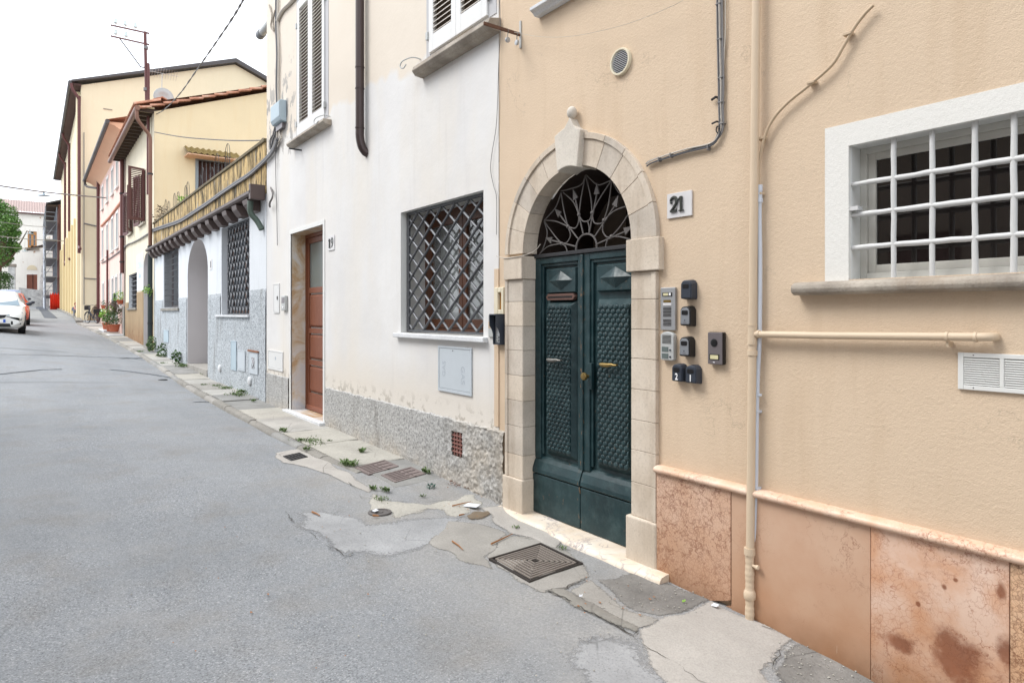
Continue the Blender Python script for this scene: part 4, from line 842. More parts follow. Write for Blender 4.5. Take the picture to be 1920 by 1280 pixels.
MB().box(-15.6,-12.86,-.06,.2,1.545,1.583).build('sill', M['sillwhite'], an, bevel=.004); MB().box(-23.2,-20.2,-.06,.2,1.70,1.778).build('sill', M['curb'], an, bevel=.004)
# lozenge grille and square grille
def lozenge(parent, x0, x1, z0, z1, y, nx, nz, r, mA, mB):
    gr = MB()
    for a,b,c,d in [(x0-.03,x0,z0,z1),(x1,x1+.03,z0,z1),(x0-.03,x1+.03,z1,z1+.03),(x0-.03,x1+.03,z0-.03,z0)]: gr.box(a,b,y-.012,y+.012,c,d)
    gr = gr.build('lozenge_grille', M[mA], parent); p, q = (x1-x0)/nx, (z1-z0)/nz
    for fam in (1,-1):
        for k in range(-int(nz)-2, int(nx+nz)+3):
            pts = []
            for i in range(0, int(nz*40)+1):
                t = i/40; x = x0 + p*(k+.25) + p*.5*t*fam*1.0; z = z0+q*t*1.0
                x = x0 + p*(k+.25) + p*t*fam
                if x0 <= x <= x1 and z <= z1: pts.append((x,z))
            if len(pts) > 6: MB().tube([(pts[0][0],y-.008*fam,pts[0][1]),(pts[-1][0],y-.008*fam,pts[-1][1])], r, 6).build('grille_bar', M[mB if fam<0 else mA], gr, smooth=True)
    return gr
lozenge(an, -14.95, -12.99, 1.62, 3.43, .08, 8, 6, .016, 'grilledark', 'grillegrey')
gg = MB()
for z in (1.82, 3.50): gg.box(-22.9,-20.42,.02,.04,z-.015,z+.015)
gg = gg.build('square_grille', M['grilledark'], an); b0 = None
for i in range(13):
    x = -22.85+i*2.38/12
    if b0 is None: b0 = MB().box(x-.014,x+.014,.015,.03,1.8,3.52).build('grille_bar', M['grilledark'], gg)
    else: linked('grille_bar', b0, gg, (i*2.38/12,0,0))
h0 = None
for i in range(9):
    if h0 is None: h0 = MB().box(-22.9,-20.42,.03,.045,1.98,2.01).build('grille_bar', M['grilledark'], gg)
    else: linked('grille_bar', h0, gg, (0,0,i*.178))
# sheet metal gutter with box brackets
gt = MB().prismx([(-.002,3.66),(-.24,3.68),(-.27,3.71),(-.27,3.76),(-.26,3.76),(-.25,3.72),(-.002,3.72)], X0+.02, X1-.06); gt = gt.build('gutter', M['beam'], an)
b0 = None; i = 0; x = -12.35
while x > X0+.2:
    if b0 is None: b0 = MB().prismx([(-.004,3.44),(-.13,3.45),(-.22,3.57),(-.24,3.655),(-.004,3.655)], x-.17, x+.17).build('gutter_bracket', M['beam'], an, bevel=.006); xb = x
    else: linked('gutter_bracket', b0, an, (x-xb,0,0))
    x -= .80
MB().box(-11.95,-11.84,-.27,-.02,3.60,3.86).build('gutter_end', M['beam'], an, bevel=.005)
MB().tube(smoothpts([(-12.1,-.2,3.6),(-12.1,-.2,3.4),(-12.05,-.10,3.25),(-11.98,-.04,3.1)]), .05, 10).build('gutter_outlet', plain('greenish_copper', S(96,110,100,.8), .6, .2), an, smooth=True)
# terrace wire fence of hoops
hf = thing('wire_hoop_fence', 'low fence of rusty wire hoops along the terrace wall', 'fence', (-18, .08, 4.68))
def hoop(x, y, h, wd, name='wire_hoop'):
    pts = [(x-wd/2,y,4.66),(x-wd/2,y,4.66+h*.6)] + [(x - wd/2*math.cos(math.pi*i/8), y, 4.66+h*.6+h*.4*math.sin(math.pi*i/8)) for i in range(1,8)] + [(x+wd/2,y,4.66+h*.6),(x+wd/2,y,4.66)]
    m_ = MB().tube(pts, .006, 4); m_.tube([(x,y,4.66),(x,y,4.66+h)], .004, 4); return m_.build(name, M['irondark'], hf)
for i, x in enumerate([-23.9,-23.3,-22.6,-21.8,-20.9,-20.1,-19.4,-18.2,-17.5,-16.9,-15.9,-15.4,-14.9]): hoop(x, .1+.05*math.sin(i*3), .42+.16*math.sin(i*1.7)**2, .42)
for i in range(4): hoop(-13.9+i*.55, .5, .55, .5)
# flue on the terrace
fl = MB(); p = PX(-14.6, 457, 300); 
fl.lathe([(.055,-.9),(.055,.32),(.068,.32),(.068,.38),(.055,.38),(.055,.41),(.068,.41),(.068,.47),(.03,.49)], (-14.6, .9, 5.25), 'z', 12); o = fl.build('flue_pipe', M['whitepaint'], smooth=True); tag(rebase(o, (-14.6,.9,4.35)), 'white metal flue pipe with ribbed cap on the terrace', 'flue')
# potted plants on the terrace, leaf helper
def leaves(mb, c, r, n, size, sq=(1,1,1), droop=0):
    for _ in range(n):
        while True:
            p = Vector((random.uniform(-1,1), random.uniform(-1,1), random.uniform(-1,1)))
            if .25 < p.length < 1: break
        p = Vector((p.x*r*sq[0], p.y*r*sq[1], p.z*r*sq[2])) + Vector(c)
        s_ = size*random.uniform(.6,1.3); u = Vector((random.uniform(-1,1),random.uniform(-1,1),random.uniform(-.6,.6))).normalized(); v = u.cross(Vector((random.uniform(-1,1),random.uniform(-1,1),random.uniform(-1,1)))).normalized()*.5
        mb.add([p-u*s_*.5, p+v*s_*.5, p+u*s_*.6-Vector((0,0,droop*s_)), p-v*s_*.5], [(0,1,2,3)])
def pot(c, r, h, parent): 
    return MB().lathe([(r*.68,0),(r*.95,h*.82),(r*1.06,h*.82),(r*1.06,h),(r*.92,h),(r*.9,h*.9),(.01,h*.9)], c, 'z', 16).build('pot', M['terracotta'], parent, smooth=True)
def plant(name, label, cat, c, pr, ph, clumps, group=None, stems=True):
    t = thing(name, label, cat, c, group); pot(c, pr, ph, t)
    if stems:
        s_ = MB(); 
        for (dx,dy,dz,r,n,sz,m) in clumps: s_.tube([(c[0],c[1],c[2]+ph*.85),(c[0]+dx*.5,c[1]+dy*.5,c[2]+ph+dz*.5),(c[0]+dx,c[1]+dy,c[2]+ph+dz)], .007, 4)
        s_.build('stem', M['bark'], t)
    for (dx,dy,dz,r,n,sz,m) in clumps:
        mb = MB(); leaves(mb, (c[0]+dx, c[1]+dy, c[2]+ph+dz), r, n, sz); mb.build('foliage' if 'flower' not in m else 'blossom', M[m], t)
    return t
plant('potted_plant', 'terrace pot with sparse yellow-green spikes next to the cream house', 'potted plant', (-21.6,.35,4.55), .16, .25, [(0,0,.15,.22,60,.10,'pot_leaf2')])
plant('potted_plant', 'straggly reddish grey plant trailing over the terrace wall end', 'potted plant', (-24.2,.25,4.5), .16, .2, [(0,-.1,.15,.35,160,.08,'redleaf'),(.5,-.1,.05,.25,90,.07,'redleaf')])

# ================================================================== CREAM HOUSE WITH MAROON SHUTTERS
CX0, CX1 = -33.3, -24.95
ch = thing('cream_house', 'cream house with maroon shutters, yellow end wall and tiled roof', 'house', (-29, 0, .5))
def pr(px0, px1, py0, py1, out=0):      # facade rectangle from photo pixels (heights read at its left edge)
    a, b = W(px0, py0, out), W(px1, py1, out); return rect(a.x, b.x, WZ(px1, py1, out), WZ(px0, py0, out))
cw = rect(-32.1, -29.4, 1.86, 3.25); cd = archpoly(-27.5, -25.9, .2, 3.3, 16, .5)
s1 = rect(-31.9,-30.7,4.95,6.75); s2 = rect(-28.3,-27.0,4.95,6.85)
w = MB(); sheet(w, [(CX0,-.2),(CX1,-.2),(CX1,8.42),(CX0,8.42)], [cw, cd, s1, s2], 0); w.build('street_wall', M['cream'], ch)
for a_,b_,c_ in [(CX0,-32.13,2.1),(-32.13,-29.35,1.78),(-29.348,-27.55,2.45),(-25.85,CX1-.2,2.45)]: MB().box(a_,b_,-.02,-.002,-.2,c_).build('plinth', M['brownplinth'], ch)
MB().box(-29.35,-27.52,-.012,-.001,2.5,3.9).build('whitewashed_patch', M['annex'], ch)
sp_ = MB().box(-29.2,-27.75,-.016,-.013,2.85,3.75).build('faded_sign', plain('faded_white_sign', S(232,236,242,.86), .8, 0, .03, 3), ch)
fadeblue = simple('faded_blue_lettering', S(196,216,232,.86), .8)
text('lettering', 'SCUOLA', .36, -28.45, -.018, 3.45, .004, fadeblue, ch); text('lettering', 'GUIDA', .26, -28.45, -.018, 3.05, .004, fadeblue, ch)
r_ = MB(); reveal(r_, cw, 0, .25); r_.build('window_reveal', M['annex'], ch); room(ch, cw, .26, .5, M['interior'])
b_ = MB()
b_ = MB().box(-32.1,-29.4,.10,.115,1.86,1.89).build('window_grille', M['irondark'], ch); b0 = None
for i in range(7):
    if b0 is None: b0 = MB().box(-32.1,-29.4,.09,.12,2.0,2.025).build('grille_bar', M['grilledark'], b_)
    else: linked('grille_bar', b0, b_, (0,0,i*.19))
b0 = None
for i in range(10):
    if b0 is None: b0 = MB().box(-31.95,-31.935,.12,.14,1.86,3.25).build('grille_bar', M['irondark'], b_)
    else: linked('grille_bar', b0, b_, (i*.27,0,0))
MB().box(-32.25,-29.3,-.07,.2,1.78,1.858).build('sill', M['curb'], ch)
n_ = MB(); reveal(n_, cd, 0, .7); n_.add([(x,.7,z) for x,z in cd],[tuple(range(len(cd)))]); n_.build('door_niche', M['archin'], ch)
MB().box(-27.7,-25.9,-.12,.5,.36,.46).build('door_step', M['curb'], ch, bevel=.01)
def shutopen(x, z0, z1, ang, name='shutter'):
    f = MB(); c, s_ = math.cos(ang), math.sin(ang); wd = .58
    def T(u, v, z): return (x + u*c, -.03 - u*s_ - v, z)
    def bx(u0,u1,v0,v1,a,b): f.add([T(u,v,z) for z in (a,b) for u,v in ((u0,v0),(u1,v0),(u1,v1),(u0,v1))], [(0,3,2,1),(4,5,6,7),(0,1,5,4),(1,2,6,5),(2,3,7,6),(3,0,4,7)])
    bx(0,.07,0,.04,z0,z1); bx(wd-.07,wd,0,.04,z0,z1); bx(.07,wd-.07,0,.04,z1-.08,z1); bx(.07,wd-.07,0,.04,z0,z0+.12)
    f = f.build(name, M['shutterbrown'], ch); z = z0+.14; b0 = None; zf = z
    while z < z1-.1:
        if b0 is None:
            g_ = MB(); g_.add([T(.07,0.0,z),T(wd-.07,0.0,z),T(wd-.07,.04,z+.03),T(.07,.04,z+.03)],[(0,1,2,3)]); g_.add([T(.07,0.0,z+.012),T(wd-.07,0.0,z+.012),T(wd-.07,.04,z+.042),T(.07,.04,z+.042)],[(0,1,2,3)]); b0 = g_.build('slat', M['shutterbrown'], f)
        else: linked('slat', b0, f, (0,0,z-zf))
        z += .065
for h in (s1, s2):
    x0,x1,z0,z1 = h[0][0],h[1][0],h[0][1],h[2][1]
    room(ch, h, .01, .4, M['interior'], 'window_opening'); MB().box(x0-.1,x1+.1,-.09,.1,z0-.07,z0-.002).build('sill', M['sillstone'], ch)
    shutopen(x0-.02, z0, z1, math.radians(168)); shutopen(x1+.02, z0, z1, math.radians(62 if h is s2 else 20))
# end wall above the terrace
RX = CX1 + .012; gy = 8.0
def ez(y): return 8.42 + y*.375
gw = MB()
dr = [PX(RX, px, py) for px, py in [(372,300),(437,315),(437,420),(372,420)]]
dy0, dy1, dz1 = dr[0].y, dr[1].y, dr[0].z; dz0 = 4.0
hole = [(dy0,dz0),(dy1,dz0),(dy1,dz1),(dy0,dz1)]
sheetx(gw, [(0,.2),(gy,.2),(gy,ez(gy)),(0,ez(0))], [hole], RX); gw.add([(CX0,gy,.2),(CX1,gy,.2),(CX1,gy,11),(CX0,gy,11)],[(0,1,2,3)])
gw.build('end_wall', M['yellow'], ch)
MB().add([(RX-.3,dy0,dz0),(RX-.3,dy1,dz0),(RX-.3,dy1,dz1),(RX-.3,dy0,dz1)],[(0,1,2,3)]).build('terrace_door', plain('dark_red_brown_door', S(84,52,46), .6), ch)
tf = MB(); tf.box(RX-.05,RX+.03,dy0-.10,dy0,dz0,dz1+.10); tf.box(RX-.05,RX+.03,dy1,dy1+.10,dz0,dz1+.10); tf.box(RX-.05,RX+.03,dy0,dy1,dz1,dz1+.10); tf = tf.build('door_frame', M['bluewood'], ch, bevel=.01)
b0 = None; nb = 8
for i in range(nb):
    if b0 is None: b0 = MB().tube([(RX+.02,dy0+.12,dz0),(RX+.02,dy0+.12,dz1)], .014, 6).build('gate_bar', M['grillegrey'], tf)
    else: linked('gate_bar', b0, tf, (0,i*(dy1-dy0-.24)/(nb-1),0))
for i in range(nb-1):
    c0 = Vector((RX+.03, dy0+.12+(i+.5)*(dy1-dy0-.24)/(nb-1), dz1-.95)); R_ = (dy1-dy0-.24)/(nb-1)*.46
    MB().tube([c0+Vector((0,R_*math.cos(t*math.pi/6),R_*math.sin(t*math.pi/6))) for t in range(13)], .012, 5).build('gate_ring', M['grillegrey'], tf)
# corrugated canopy over the terrace door
p0, p1 = PX(RX+.6, 358, 286), PX(RX+.6, 451, 291); cn = MB(); n_ = 36; ys_ = [p0.y-.1+(p1.y-p0.y+.1)*i/n_ for i in range(n_+1)]
vs = []; 
for i, y in enumerate(ys_): zz = .03*math.sin(i*1.6); vs += [(RX, y, p0.z+.32+zz), (RX+.65, y, p0.z+.02+zz), (RX+.65,y,p0.z-.0+zz)]
cn.add(vs, [(3*i+k,3*i+3+k,3*i+4+k,3*i+1+k) for i in range(n_) for k in (0,1)]); cn = cn.build('canopy', M['canopy'], ch, smooth=True)
MB().box(RX,RX+.62,ys_[0],ys_[-1],p0.z-.06,p0.z-.02).build('canopy_board', M['orange'], cn)
# eaves: gutter, rafters, tiles
GZ = 8.40
MB().tube([(CX1+.22,-.52,GZ),(CX0-.9,-.52,GZ-.0)], .085, 12).build('gutter', M['copper'], ch, smooth=True)
x = CX1-.05; b0 = None
while x > CX0-.6:
    if b0 is None: b0 = MB().box(x-.05,x+.05,-.47,.2,GZ-.02,GZ+.09).build('rafter', M['rafter'], ch); xb = x
    else: linked('rafter', b0, ch, (x-xb,0,0))
    x -= .55
MB().box(CX0-.8, CX1+.1, -.50, .0, GZ+.091, GZ+.12).build('eave_board', M['yellow'], ch)
rf = MB(); rf.add([(CX1+.16,-.55,GZ+.13),(CX0-.8,-.55,GZ+.13),(CX0-.8,gy,ez(gy)+.1),(CX1+.16,gy,ez(gy)+.1)],[(0,1,2,3)]); rf.add([(CX1+.16,gy,ez(gy)+.1),(CX0-.8,gy,ez(gy)+.1),(CX0-.8,gy+8,8.6),(CX1+.16,gy+8,8.6)],[(0,1,2,3)]); rf = rf.build('roof', M['tile'], ch)
def tileprof(r=.09, t=.018, n=6): return [(r*math.cos(math.pi*i/n), r*math.sin(math.pi*i/n)) for i in range(n+1)] + [((r-t)*math.cos(math.pi*i/n), (r-t)*math.sin(math.pi*i/n)) for i in range(n,-1,-1)]
P_ = tileprof(); i = 0; y = -.55
while y < gy-.3:            # verge tiles up the end wall
    l = .46; z0, z1 = ez(y)+.14, ez(y+l)+.12; mb = MB(); jx = random.uniform(-.02,.02)
    vs = [(CX1+.12+jx+u, y, z0+.03+v) for u, v in P_] + [(CX1+.12+jx+u*.85, y+l, z1+v*.85) for u, v in P_]; n_ = len(P_)
    mb.add(vs, [(k,(k+1)%n_,n_+(k+1)%n_,n_+k) for k in range(n_)] + [tuple(range(n_))]); mb.build('roof_tile', M['tile'], rf, smooth='auto'); y += .40
x = CX1-.02; b0 = None
while x > CX0-.7:           # tile ends at the eave
    vs = [(x+u, -.60, GZ+.14+v) for u, v in P_] + [(x+u*.85, .2, GZ+.42+v) for u, v in P_]; n_ = len(P_)
    if b0 is None: b0 = MB().add(vs, [(k,(k+1)%n_,n_+(k+1)%n_,n_+k) for k in range(n_)]).build('roof_tile', M['tile'], rf, smooth='auto'); xb = x
    else: linked('roof_tile', b0, rf, (x-xb,0,0))
    x -= .21
p = PX(-26.5, 302, 193); cp = p
mb = MB(); mb.box(cp.x-.28,cp.x+.28,cp.y-.2,cp.y+.2,cp.z-.5,cp.z+.0); c_ = mb.build('chimney', M['tile'], ch)
for dy in (-.1,.1): MB().lathe([(.055,0),(.055,.02)], (cp.x+.27,cp.y+dy,cp.z-.15), 'x', 10).build('chimney_hole', M['slot'], c_)
MB().prismx([(cp.y-.3,cp.z),(cp.y,cp.z+.14),(cp.y+.3,cp.z),(cp.y+.28,cp.z-.03),(cp.y,cp.z+.1),(cp.y-.28,cp.z-.03)], cp.x-.35, cp.x+.35).build('chimney_cap', M['tile'], c_)
# downpipes
dp = thing('downpipe', 'coppery brown downpipe at the corner between cream house and annex', 'downpipe', (-25.0, -.1, .4))
MB().tube(smoothpts([(CX1+.12,-.52,GZ-.05),(CX1+.12,-.50,GZ-.35),(CX1+.08,-.30,GZ-.62),(CX1+.04,-.14,GZ-.85),(CX1+.04,-.12,GZ-1.3),(CX1+.04,-.12,5.0),(CX1+.04,-.12,3.9)],4), .06, 12).build('upper_pipe', M['copper'], dp, smooth=True)
MB().tube([(CX1+.04,-.12,3.9),(CX1+.0,-.12,3.2),(CX1-.02,-.12,.35)], .075, 12).build('lower_pipe', plain('black_green_cast_pipe', S(58,66,66,.8), .6, .1, .3, 10), dp, smooth=True)
for z in (6.3, 3.85, 2.3, 1.3): MB().lathe([(.075,-.03),(.085,-.03),(.085,.03),(.075,.03)], (CX1+.02,-.12,z), 'z', 12).build('pipe_clamp', M['irondark'], dp, smooth=True)
dp = thing('downpipe', 'dark maroon downpipe between the pink house and the cream house', 'downpipe', (-33.4, -.12, .7))
MB().tube([(-33.4,-.13,8.4),(-33.4,-.13,3.4)], .075, 12).build('pipe', M['maroon'], dp, smooth=True)
for z in (6.9,5.0,3.9): MB().lathe([(.08,-.03),(.10,-.03),(.10,.03),(.08,.03)], (-33.4,-.13,z), 'z', 12).build('pipe_clamp', M['irondark'], dp, smooth=True)
dp = thing('mast_pipe', 'thin maroon service pipe running up the cream house corner behind its downpipe', 'pipe', (-25.5, -.1, 4))
MB().tube([(-25.55,-.10,5.7),(-25.55,-.10,10.2)], .05, 10).build('pipe', M['maroon'], dp, smooth=True)

# roof mast with old line arms
px0 = -25.6; mt = thing('line_mast', 'tall rusty roof mast with two arms of glass insulators', 'mast', (px0, .1, 8.6))
b_, t_ = PX(px0, 275, 200), PX(px0, 272, 60); y_ = b_.y
MB().tube([b_, t_], .05, 10).build('pole', M['maroon'], mt, smooth=True)
def arm(pyL, pyR, n): 
    a, b = W(208, pyL, -y_) , PX(px0, 277, pyR); a = PX(px0-3.2, 208, pyL) ; return a, b
for (pyL, pyR, ins) in [(47.5, 63, [(217,39,49),(235,43,53),(254,48,58)]), (68, 84, [(217,61,70),(236.5,65,75)])]:
    A_, B_ = PX(px0-1.2, 208, pyL), PX(px0, 279, pyR); MB().tube([A_, B_], .03, 6).build('arm', M['maroon'], mt)
    for (ix, iy0, iy1) in ins:
        t = (ix-208)/(279-208); q = A_.lerp(B_, t); 
        # place the insulator on the arm
        MB().lathe([(.012,0),(.012,.09),(.06,.10),(.07,.14),(.05,.20),(.06,.23),(.03,.27)], q, 'z', 10).build('insulator', M['insul'], mt, smooth=True)
A_, B_ = PX(px0-1.2, 208, 47.5), PX(px0-1.2, 208.5, 68); MB().tube([A_, B_], .008, 4).build('tie_wire', M['cable'], mt)
q0 = PX(px0-1.0, 224, 72); q1 = PX(px0, 264, 126); q2 = PX(px0, 279, 128); MB().tube([q0, q1, q2], .022, 6).build('brace', M['irondark'], mt)
for py in (90, 168): q = PX(px0, 273.5, py); MB().lathe([(.05,-.05),(.075,-.05),(.075,.05),(.05,.05)], q, 'z', 10).build('collar', M['cable'], mt, smooth=True)
# antenna and dish
at = thing('tv_antenna', 'thin white television antenna behind the cream house chimney', 'antenna', PX(-27.5, 303, 190))
a0, a1 = PX(-27.5,303,190), PX(-27.5,304,138); MB().tube([a0,a1], .015, 6).build('mast', M['alu2'], at)
mb = MB(); mb.tube([a1+Vector((0,-.55,.0)), a1+Vector((0,.55,.0))], .008, 4)
for i in range(12): mb.tube([a1+Vector((-.2,-.5+i*.09,-.12)), a1+Vector((.2,-.5+i*.09,.12))], .005, 4)
mb.build('aerial', M['alu2'], at)
sd_ = PX(-27.2, 306, 184); mb = MB(); N=16; R_=.34; vs=[(0,0,0)]+[(-.05*0+.06*r,R_*r/2*math.cos(2*math.pi*k/N),R_*r/2*math.sin(2*math.pi*k/N)) for r in (1,2) for k in range(N)]
vs=[(sd_.x+p[0],sd_.y+p[1],sd_.z+p[2]) for p in vs]; mb.add(vs,[(0,1+k,1+(k+1)%N) for k in range(N)]+[(1+k,1+N+k,1+N+(k+1)%N,1+(k+1)%N) for k in range(N)])
o = mb.build('satellite_dish', M['alu2'], smooth=True); s_ = o.modifiers.new('thick','SOLIDIFY'); s_.thickness=.015; tag(rebase(o, sd_), 'pale satellite dish behind the roof chimney of the cream house', 'satellite dish')

# ================================================================== PINK HOUSE
PX0_, PX1_ = -48.5, -33.42
ph = thing('pink_house', 'pink three-storey house with an orange rounded eave and white window surrounds', 'house', (-41, 0, 1))
wins = []
def far_win(px0, px1, z0, z1): wins.append((WX(px0), WX(px1), z0, z1))
for px in (193, 202, 211.5, 220.5):
    wd = .45
    for (z0, z1) in ((7.75, 8.95), (4.85, 6.45)): wins.append((WX(px)-.42, WX(px)+.42, z0, z1))
for px in (194.5, 203.5): wins.append((WX(px)-.45, WX(px)+.45, 1.9, 3.35))
wins.append((WX(212)-.4, WX(212)+.4, 1.4, 3.4)); wins.append((WX(219)-.4, WX(219)+.4, 1.0, 3.4)); wins.append((WX(227.5)-.4, WX(227.5)+.4, 2.0, 3.5))
holes = [rect(a,b,c,d) for a,b,c,d in wins]
w = MB(); sheet(w, [(PX0_,.2),(PX1_,.2),(PX1_,9.6),(PX0_,9.6)], holes, 0); w.add([(PX1_,0,.2),(PX1_,9,.2),(PX1_,9,11.5),(PX1_,0,9.6)],[(0,1,2,3)]); w.build('wall', M['pink'], ph)
for (a,b,c,d) in wins:
    f = MB()
    for p,q,r,s_ in [(a-.12,a,c-.12,d+.12),(b,b+.12,c-.12,d+.12),(a,b,d,d+.12),(a,b,c-.12,c)]: f.box(p,q,-.035,.0,r,s_)
    f.box(a-.16,b+.16,-.10,-.036,c-.14,c-.06)
    f = f.build('window', M['whitepaint'], ph); g_ = MB(); reveal(g_, rect(a,b,c,d), 0, .14); g_.build('window_reveal', M['whitepaint'], f)
    MB().add([(a,.14,c),(b,.14,c),(b,.14,d),(a,.14,d)],[(0,1,2,3)]).build('pane', M['glass_far'], f)
    MB().box((a+b)/2-.04,(a+b)/2+.04,.10,.139,c,d).build('mullion', M['whitepaint'], f)
cv = [(0,9.35),(-.05,9.45),(-.18,9.62),(-.42,9.78),(-.62,9.84),(-.62,9.92),(0,9.95)]
MB().prismx(cv, PX0_-.2, PX1_+.25).build('eave', M['orange'], ph, smooth='auto'); MB().tube([(PX0_-.2,-.70,9.90),(PX1_+.4,-.70,9.90)], .09, 10).build('gutter', M['darkgutter'], ph, smooth=True)
rf = MB(); rf.add([(PX0_-.2,-.72,9.96),(PX1_+.45,-.72,9.96),(PX1_+.45,6,12.3),(PX0_-.2,6,12.3)],[(0,1,2,3)]).build('roof', M['tile'], ph)
MB().box(PX1_-.85, PX1_-.02, -.03, -.001, .4, 1.95).build('stone_plinth', M['curb'], ph); MB().box(PX1_-.2, PX1_+.05, -.05, -.031, .4, 9.3).build('corner_strip', M['curb'], ph)
MB().box(-40.5,-36.4,-.6,0,.5,.86).build('door_step', M['sillwhite'], ph, bevel=.01); MB().box(-36.3,-33.6,-.62,0,.4,.70).build('door_step', M['sillwhite'], ph, bevel=.01)
for (px, z0, z1, m_) in [(187.5, 1.1, 9.8, 'maroon'), (205.3, 1.0, 5.0, 'maroon')]:
    dp = thing('downpipe', 'dark maroon downpipe on the pink house %s' % ('near its far corner beside the bicycle' if px < 190 else 'between its ground floor windows'), 'downpipe', (WX(px),-.1,z0)); MB().tube([(WX(px),-.10,z0),(WX(px),-.10,z1)], .085 if px<190 else .05, 10).build('pipe', M[m_], dp, smooth=True)
mb = MB().tube(smoothpts([(PX0_+.3,-.70,9.85),(PX0_+.3,-.6,9.5),(WX(187.5),-.15,9.2)]), .07, 8); mb.build('gutter_bend', M['darkgutter'], ph, smooth=True)

# ================================================================== TALL YELLOW HALL
YX0, YX1, YF = -86.0, -50.0, -.79
yh = thing('yellow_hall', 'very tall pale yellow hall with pilasters, dark eaves and a blank gable', 'building', (-65, 0, 1.5))
zE, yR, zR = 16.2, 8.5, 19.6
w = MB(); w.add([(YX1,YF,.5),(YX1,20,.5),(YX1,20,15.2),(YX1,yR,zR),(YX1,YF,zE)],[(0,1,2,3,4)]); w.add([(YX0,YF,.5),(YX1,YF,.5),(YX1,YF,zE),(YX0,YF,zE)],[(0,1,2,3)]); w.add([(YX0,YF,.5),(YX0,20,.5),(YX0,20,15.2),(YX0,yR,zR),(YX0,YF,zE)],[(0,1,2,3,4)])
w.build('wall', M['paleyellow'], yh)
MB().prismx([(YF-.55,zE+.02),(YF-.55,zE+.14),(yR,zR+.36),(20,15.45),(20,15.2),(yR,zR+.06)], YX0-.5, YX1+.35).build('roof', M['darkgutter'], yh)
MB().box(YX0-.4, YX1+.2, YF-.52, YF-.001, zE-.12, zE+.01).build('eave_soffit', plain('dark_brown_soffit', S(78,56,52), .8, 0, .1, 4), yh)
MB().tube([(YX0-.4,YF-.60,zE),(YX1+.3,YF-.60,zE)], .11, 8).build('gutter', M['darkgutter'], yh, smooth=True)
b0 = None
for i, x in enumerate([-50.9,-54.4,-58.4,-63.0,-68.5,-75,-82]):
    wd = .7; p_ = MB().box(x-.9,x+.0,YF-.20,YF-.001,.8,8.2 if i else 16.0); p_.build('pilaster', M['paleyellow2' if i else 'paleyellow'], yh)
for i, px in enumerate([148.5, 129.5, 121.8]):
    x = WX(px, -YF+.12); zb = [4.9, 4.2, 4.0][i]; q = WZ(px, [466,485,493][i], -YF+.12)
    dp = MB().tube(smoothpts([(x,YF-.55,zE-.1),(x,YF-.45,zE-.5),(x,YF-.14,zE-1.0),(x,YF-.12,zE-1.6),(x,YF-.12,q+.4),(x,YF-.12,q+.15),(x+.9,YF-.12,q-.1)],3), .09, 8).build('downpipe', M['maroon'], yh, smooth=True)
MB().tube([(YX1+.06,YF+.15,2.2),(YX1+.06,YF+.15,13.2)],.025,6).build('wall_cable', M['cable'], yh)
MB().tube([(YX1+.05,YF+.15,3.9),(YX1+.05,YF+2.2,3.8)],.03,6).build('wall_cable', M['cable'], yh); MB().tube([(YX1+.05,YF+.15,7.4),(YX1+.05,YF+1.2,7.2),(YX1+.05,YF+2.6,7.4)],.04,6).build('wall_cable', M['cable'], yh)
for z in (14.9, 13.4): MB().box(YX1,YX1+.04,YF+1.2,YF+1.7,z,z+.05).build('wall_vent', M['sillstone'], yh)
q0, q1 = PX(YX1, 600/3.656, 0), None
dm = MB(); dm.add([(YX1+.015, YF+.2, .9),(YX1+.015, YF+2.9, .9),(YX1+.015, YF+2.9, 3.0),(YX1+.015, YF+1.2, 2.7),(YX1+.015, YF+.6, 2.0)],[(0,1,2,3,4)]); dm.build('damp_plinth', M['brownplinth'], yh)
rk = MB(); vs = []
for x in [YX1+1.2]+[YX1-2*i for i in range(19)]: vs += [(x,YF+.0,base_z(-x)-.5),(x,YF+.0,base_z(-x)+.06),(x,YF-.34,base_z(-x)+.05),(x,YF-.36,base_z(-x)-.5)]
rk.add(vs,[(4*i+k,4*i+k+1,4*i+k+5,4*i+k+4) for i in range(19) for k in range(3)]+[(0,1,2,3)]); rk.build('raised_kerb', M['curb'], yh)

# ================================================================== SCAFFOLDED HOUSE, RETAINING WALL, CHURCH
sb = thing('scaffolded_house', 'old brownish pink house behind scaffolding at the end of the street', 'house', (-95, -1, 2))
SY = -1.0
MB().box(-112,-87.2,SY,6,1.0,13.6).build('wall', M['scafwall'], sb); MB().prismx([(SY-1.1,13.5),(SY-1.1,13.65),(6,16.5),(6,16.3)], -112.5,-86.8).build('roof', M['darkgutter'], sb); MB().box(-112,-87,SY-1.0,SY-.02,13.3,13.49).build('eave_soffit', M['rafter'], sb)
MB().prismx([(SY-2.9,10.6),(SY-2.9,10.75),(SY,11.7),(SY,11.5)], -116,-113).build('low_eave', M['rafter'], sb)
sc = thing('scaffolding', 'grey steel scaffolding with deck levels against the old house', 'scaffolding', (-90, -1.6, 2))
lev = [3.6+2.0*i for i in range(5)]
p0 = None
for x in (-86.6,-89.4,-92.4,-95.4,-98.4,-101.4):
    for y in (SY-1.15, SY-.15):
        if p0 is None: p0 = MB().tube([(x,y,1.9),(x,y,13.2)], .05, 6).build('pole', M['steel'], sc); q0 = (x,y)
        else: linked('pole', p0, sc, (x-q0[0], y-q0[1], 0))
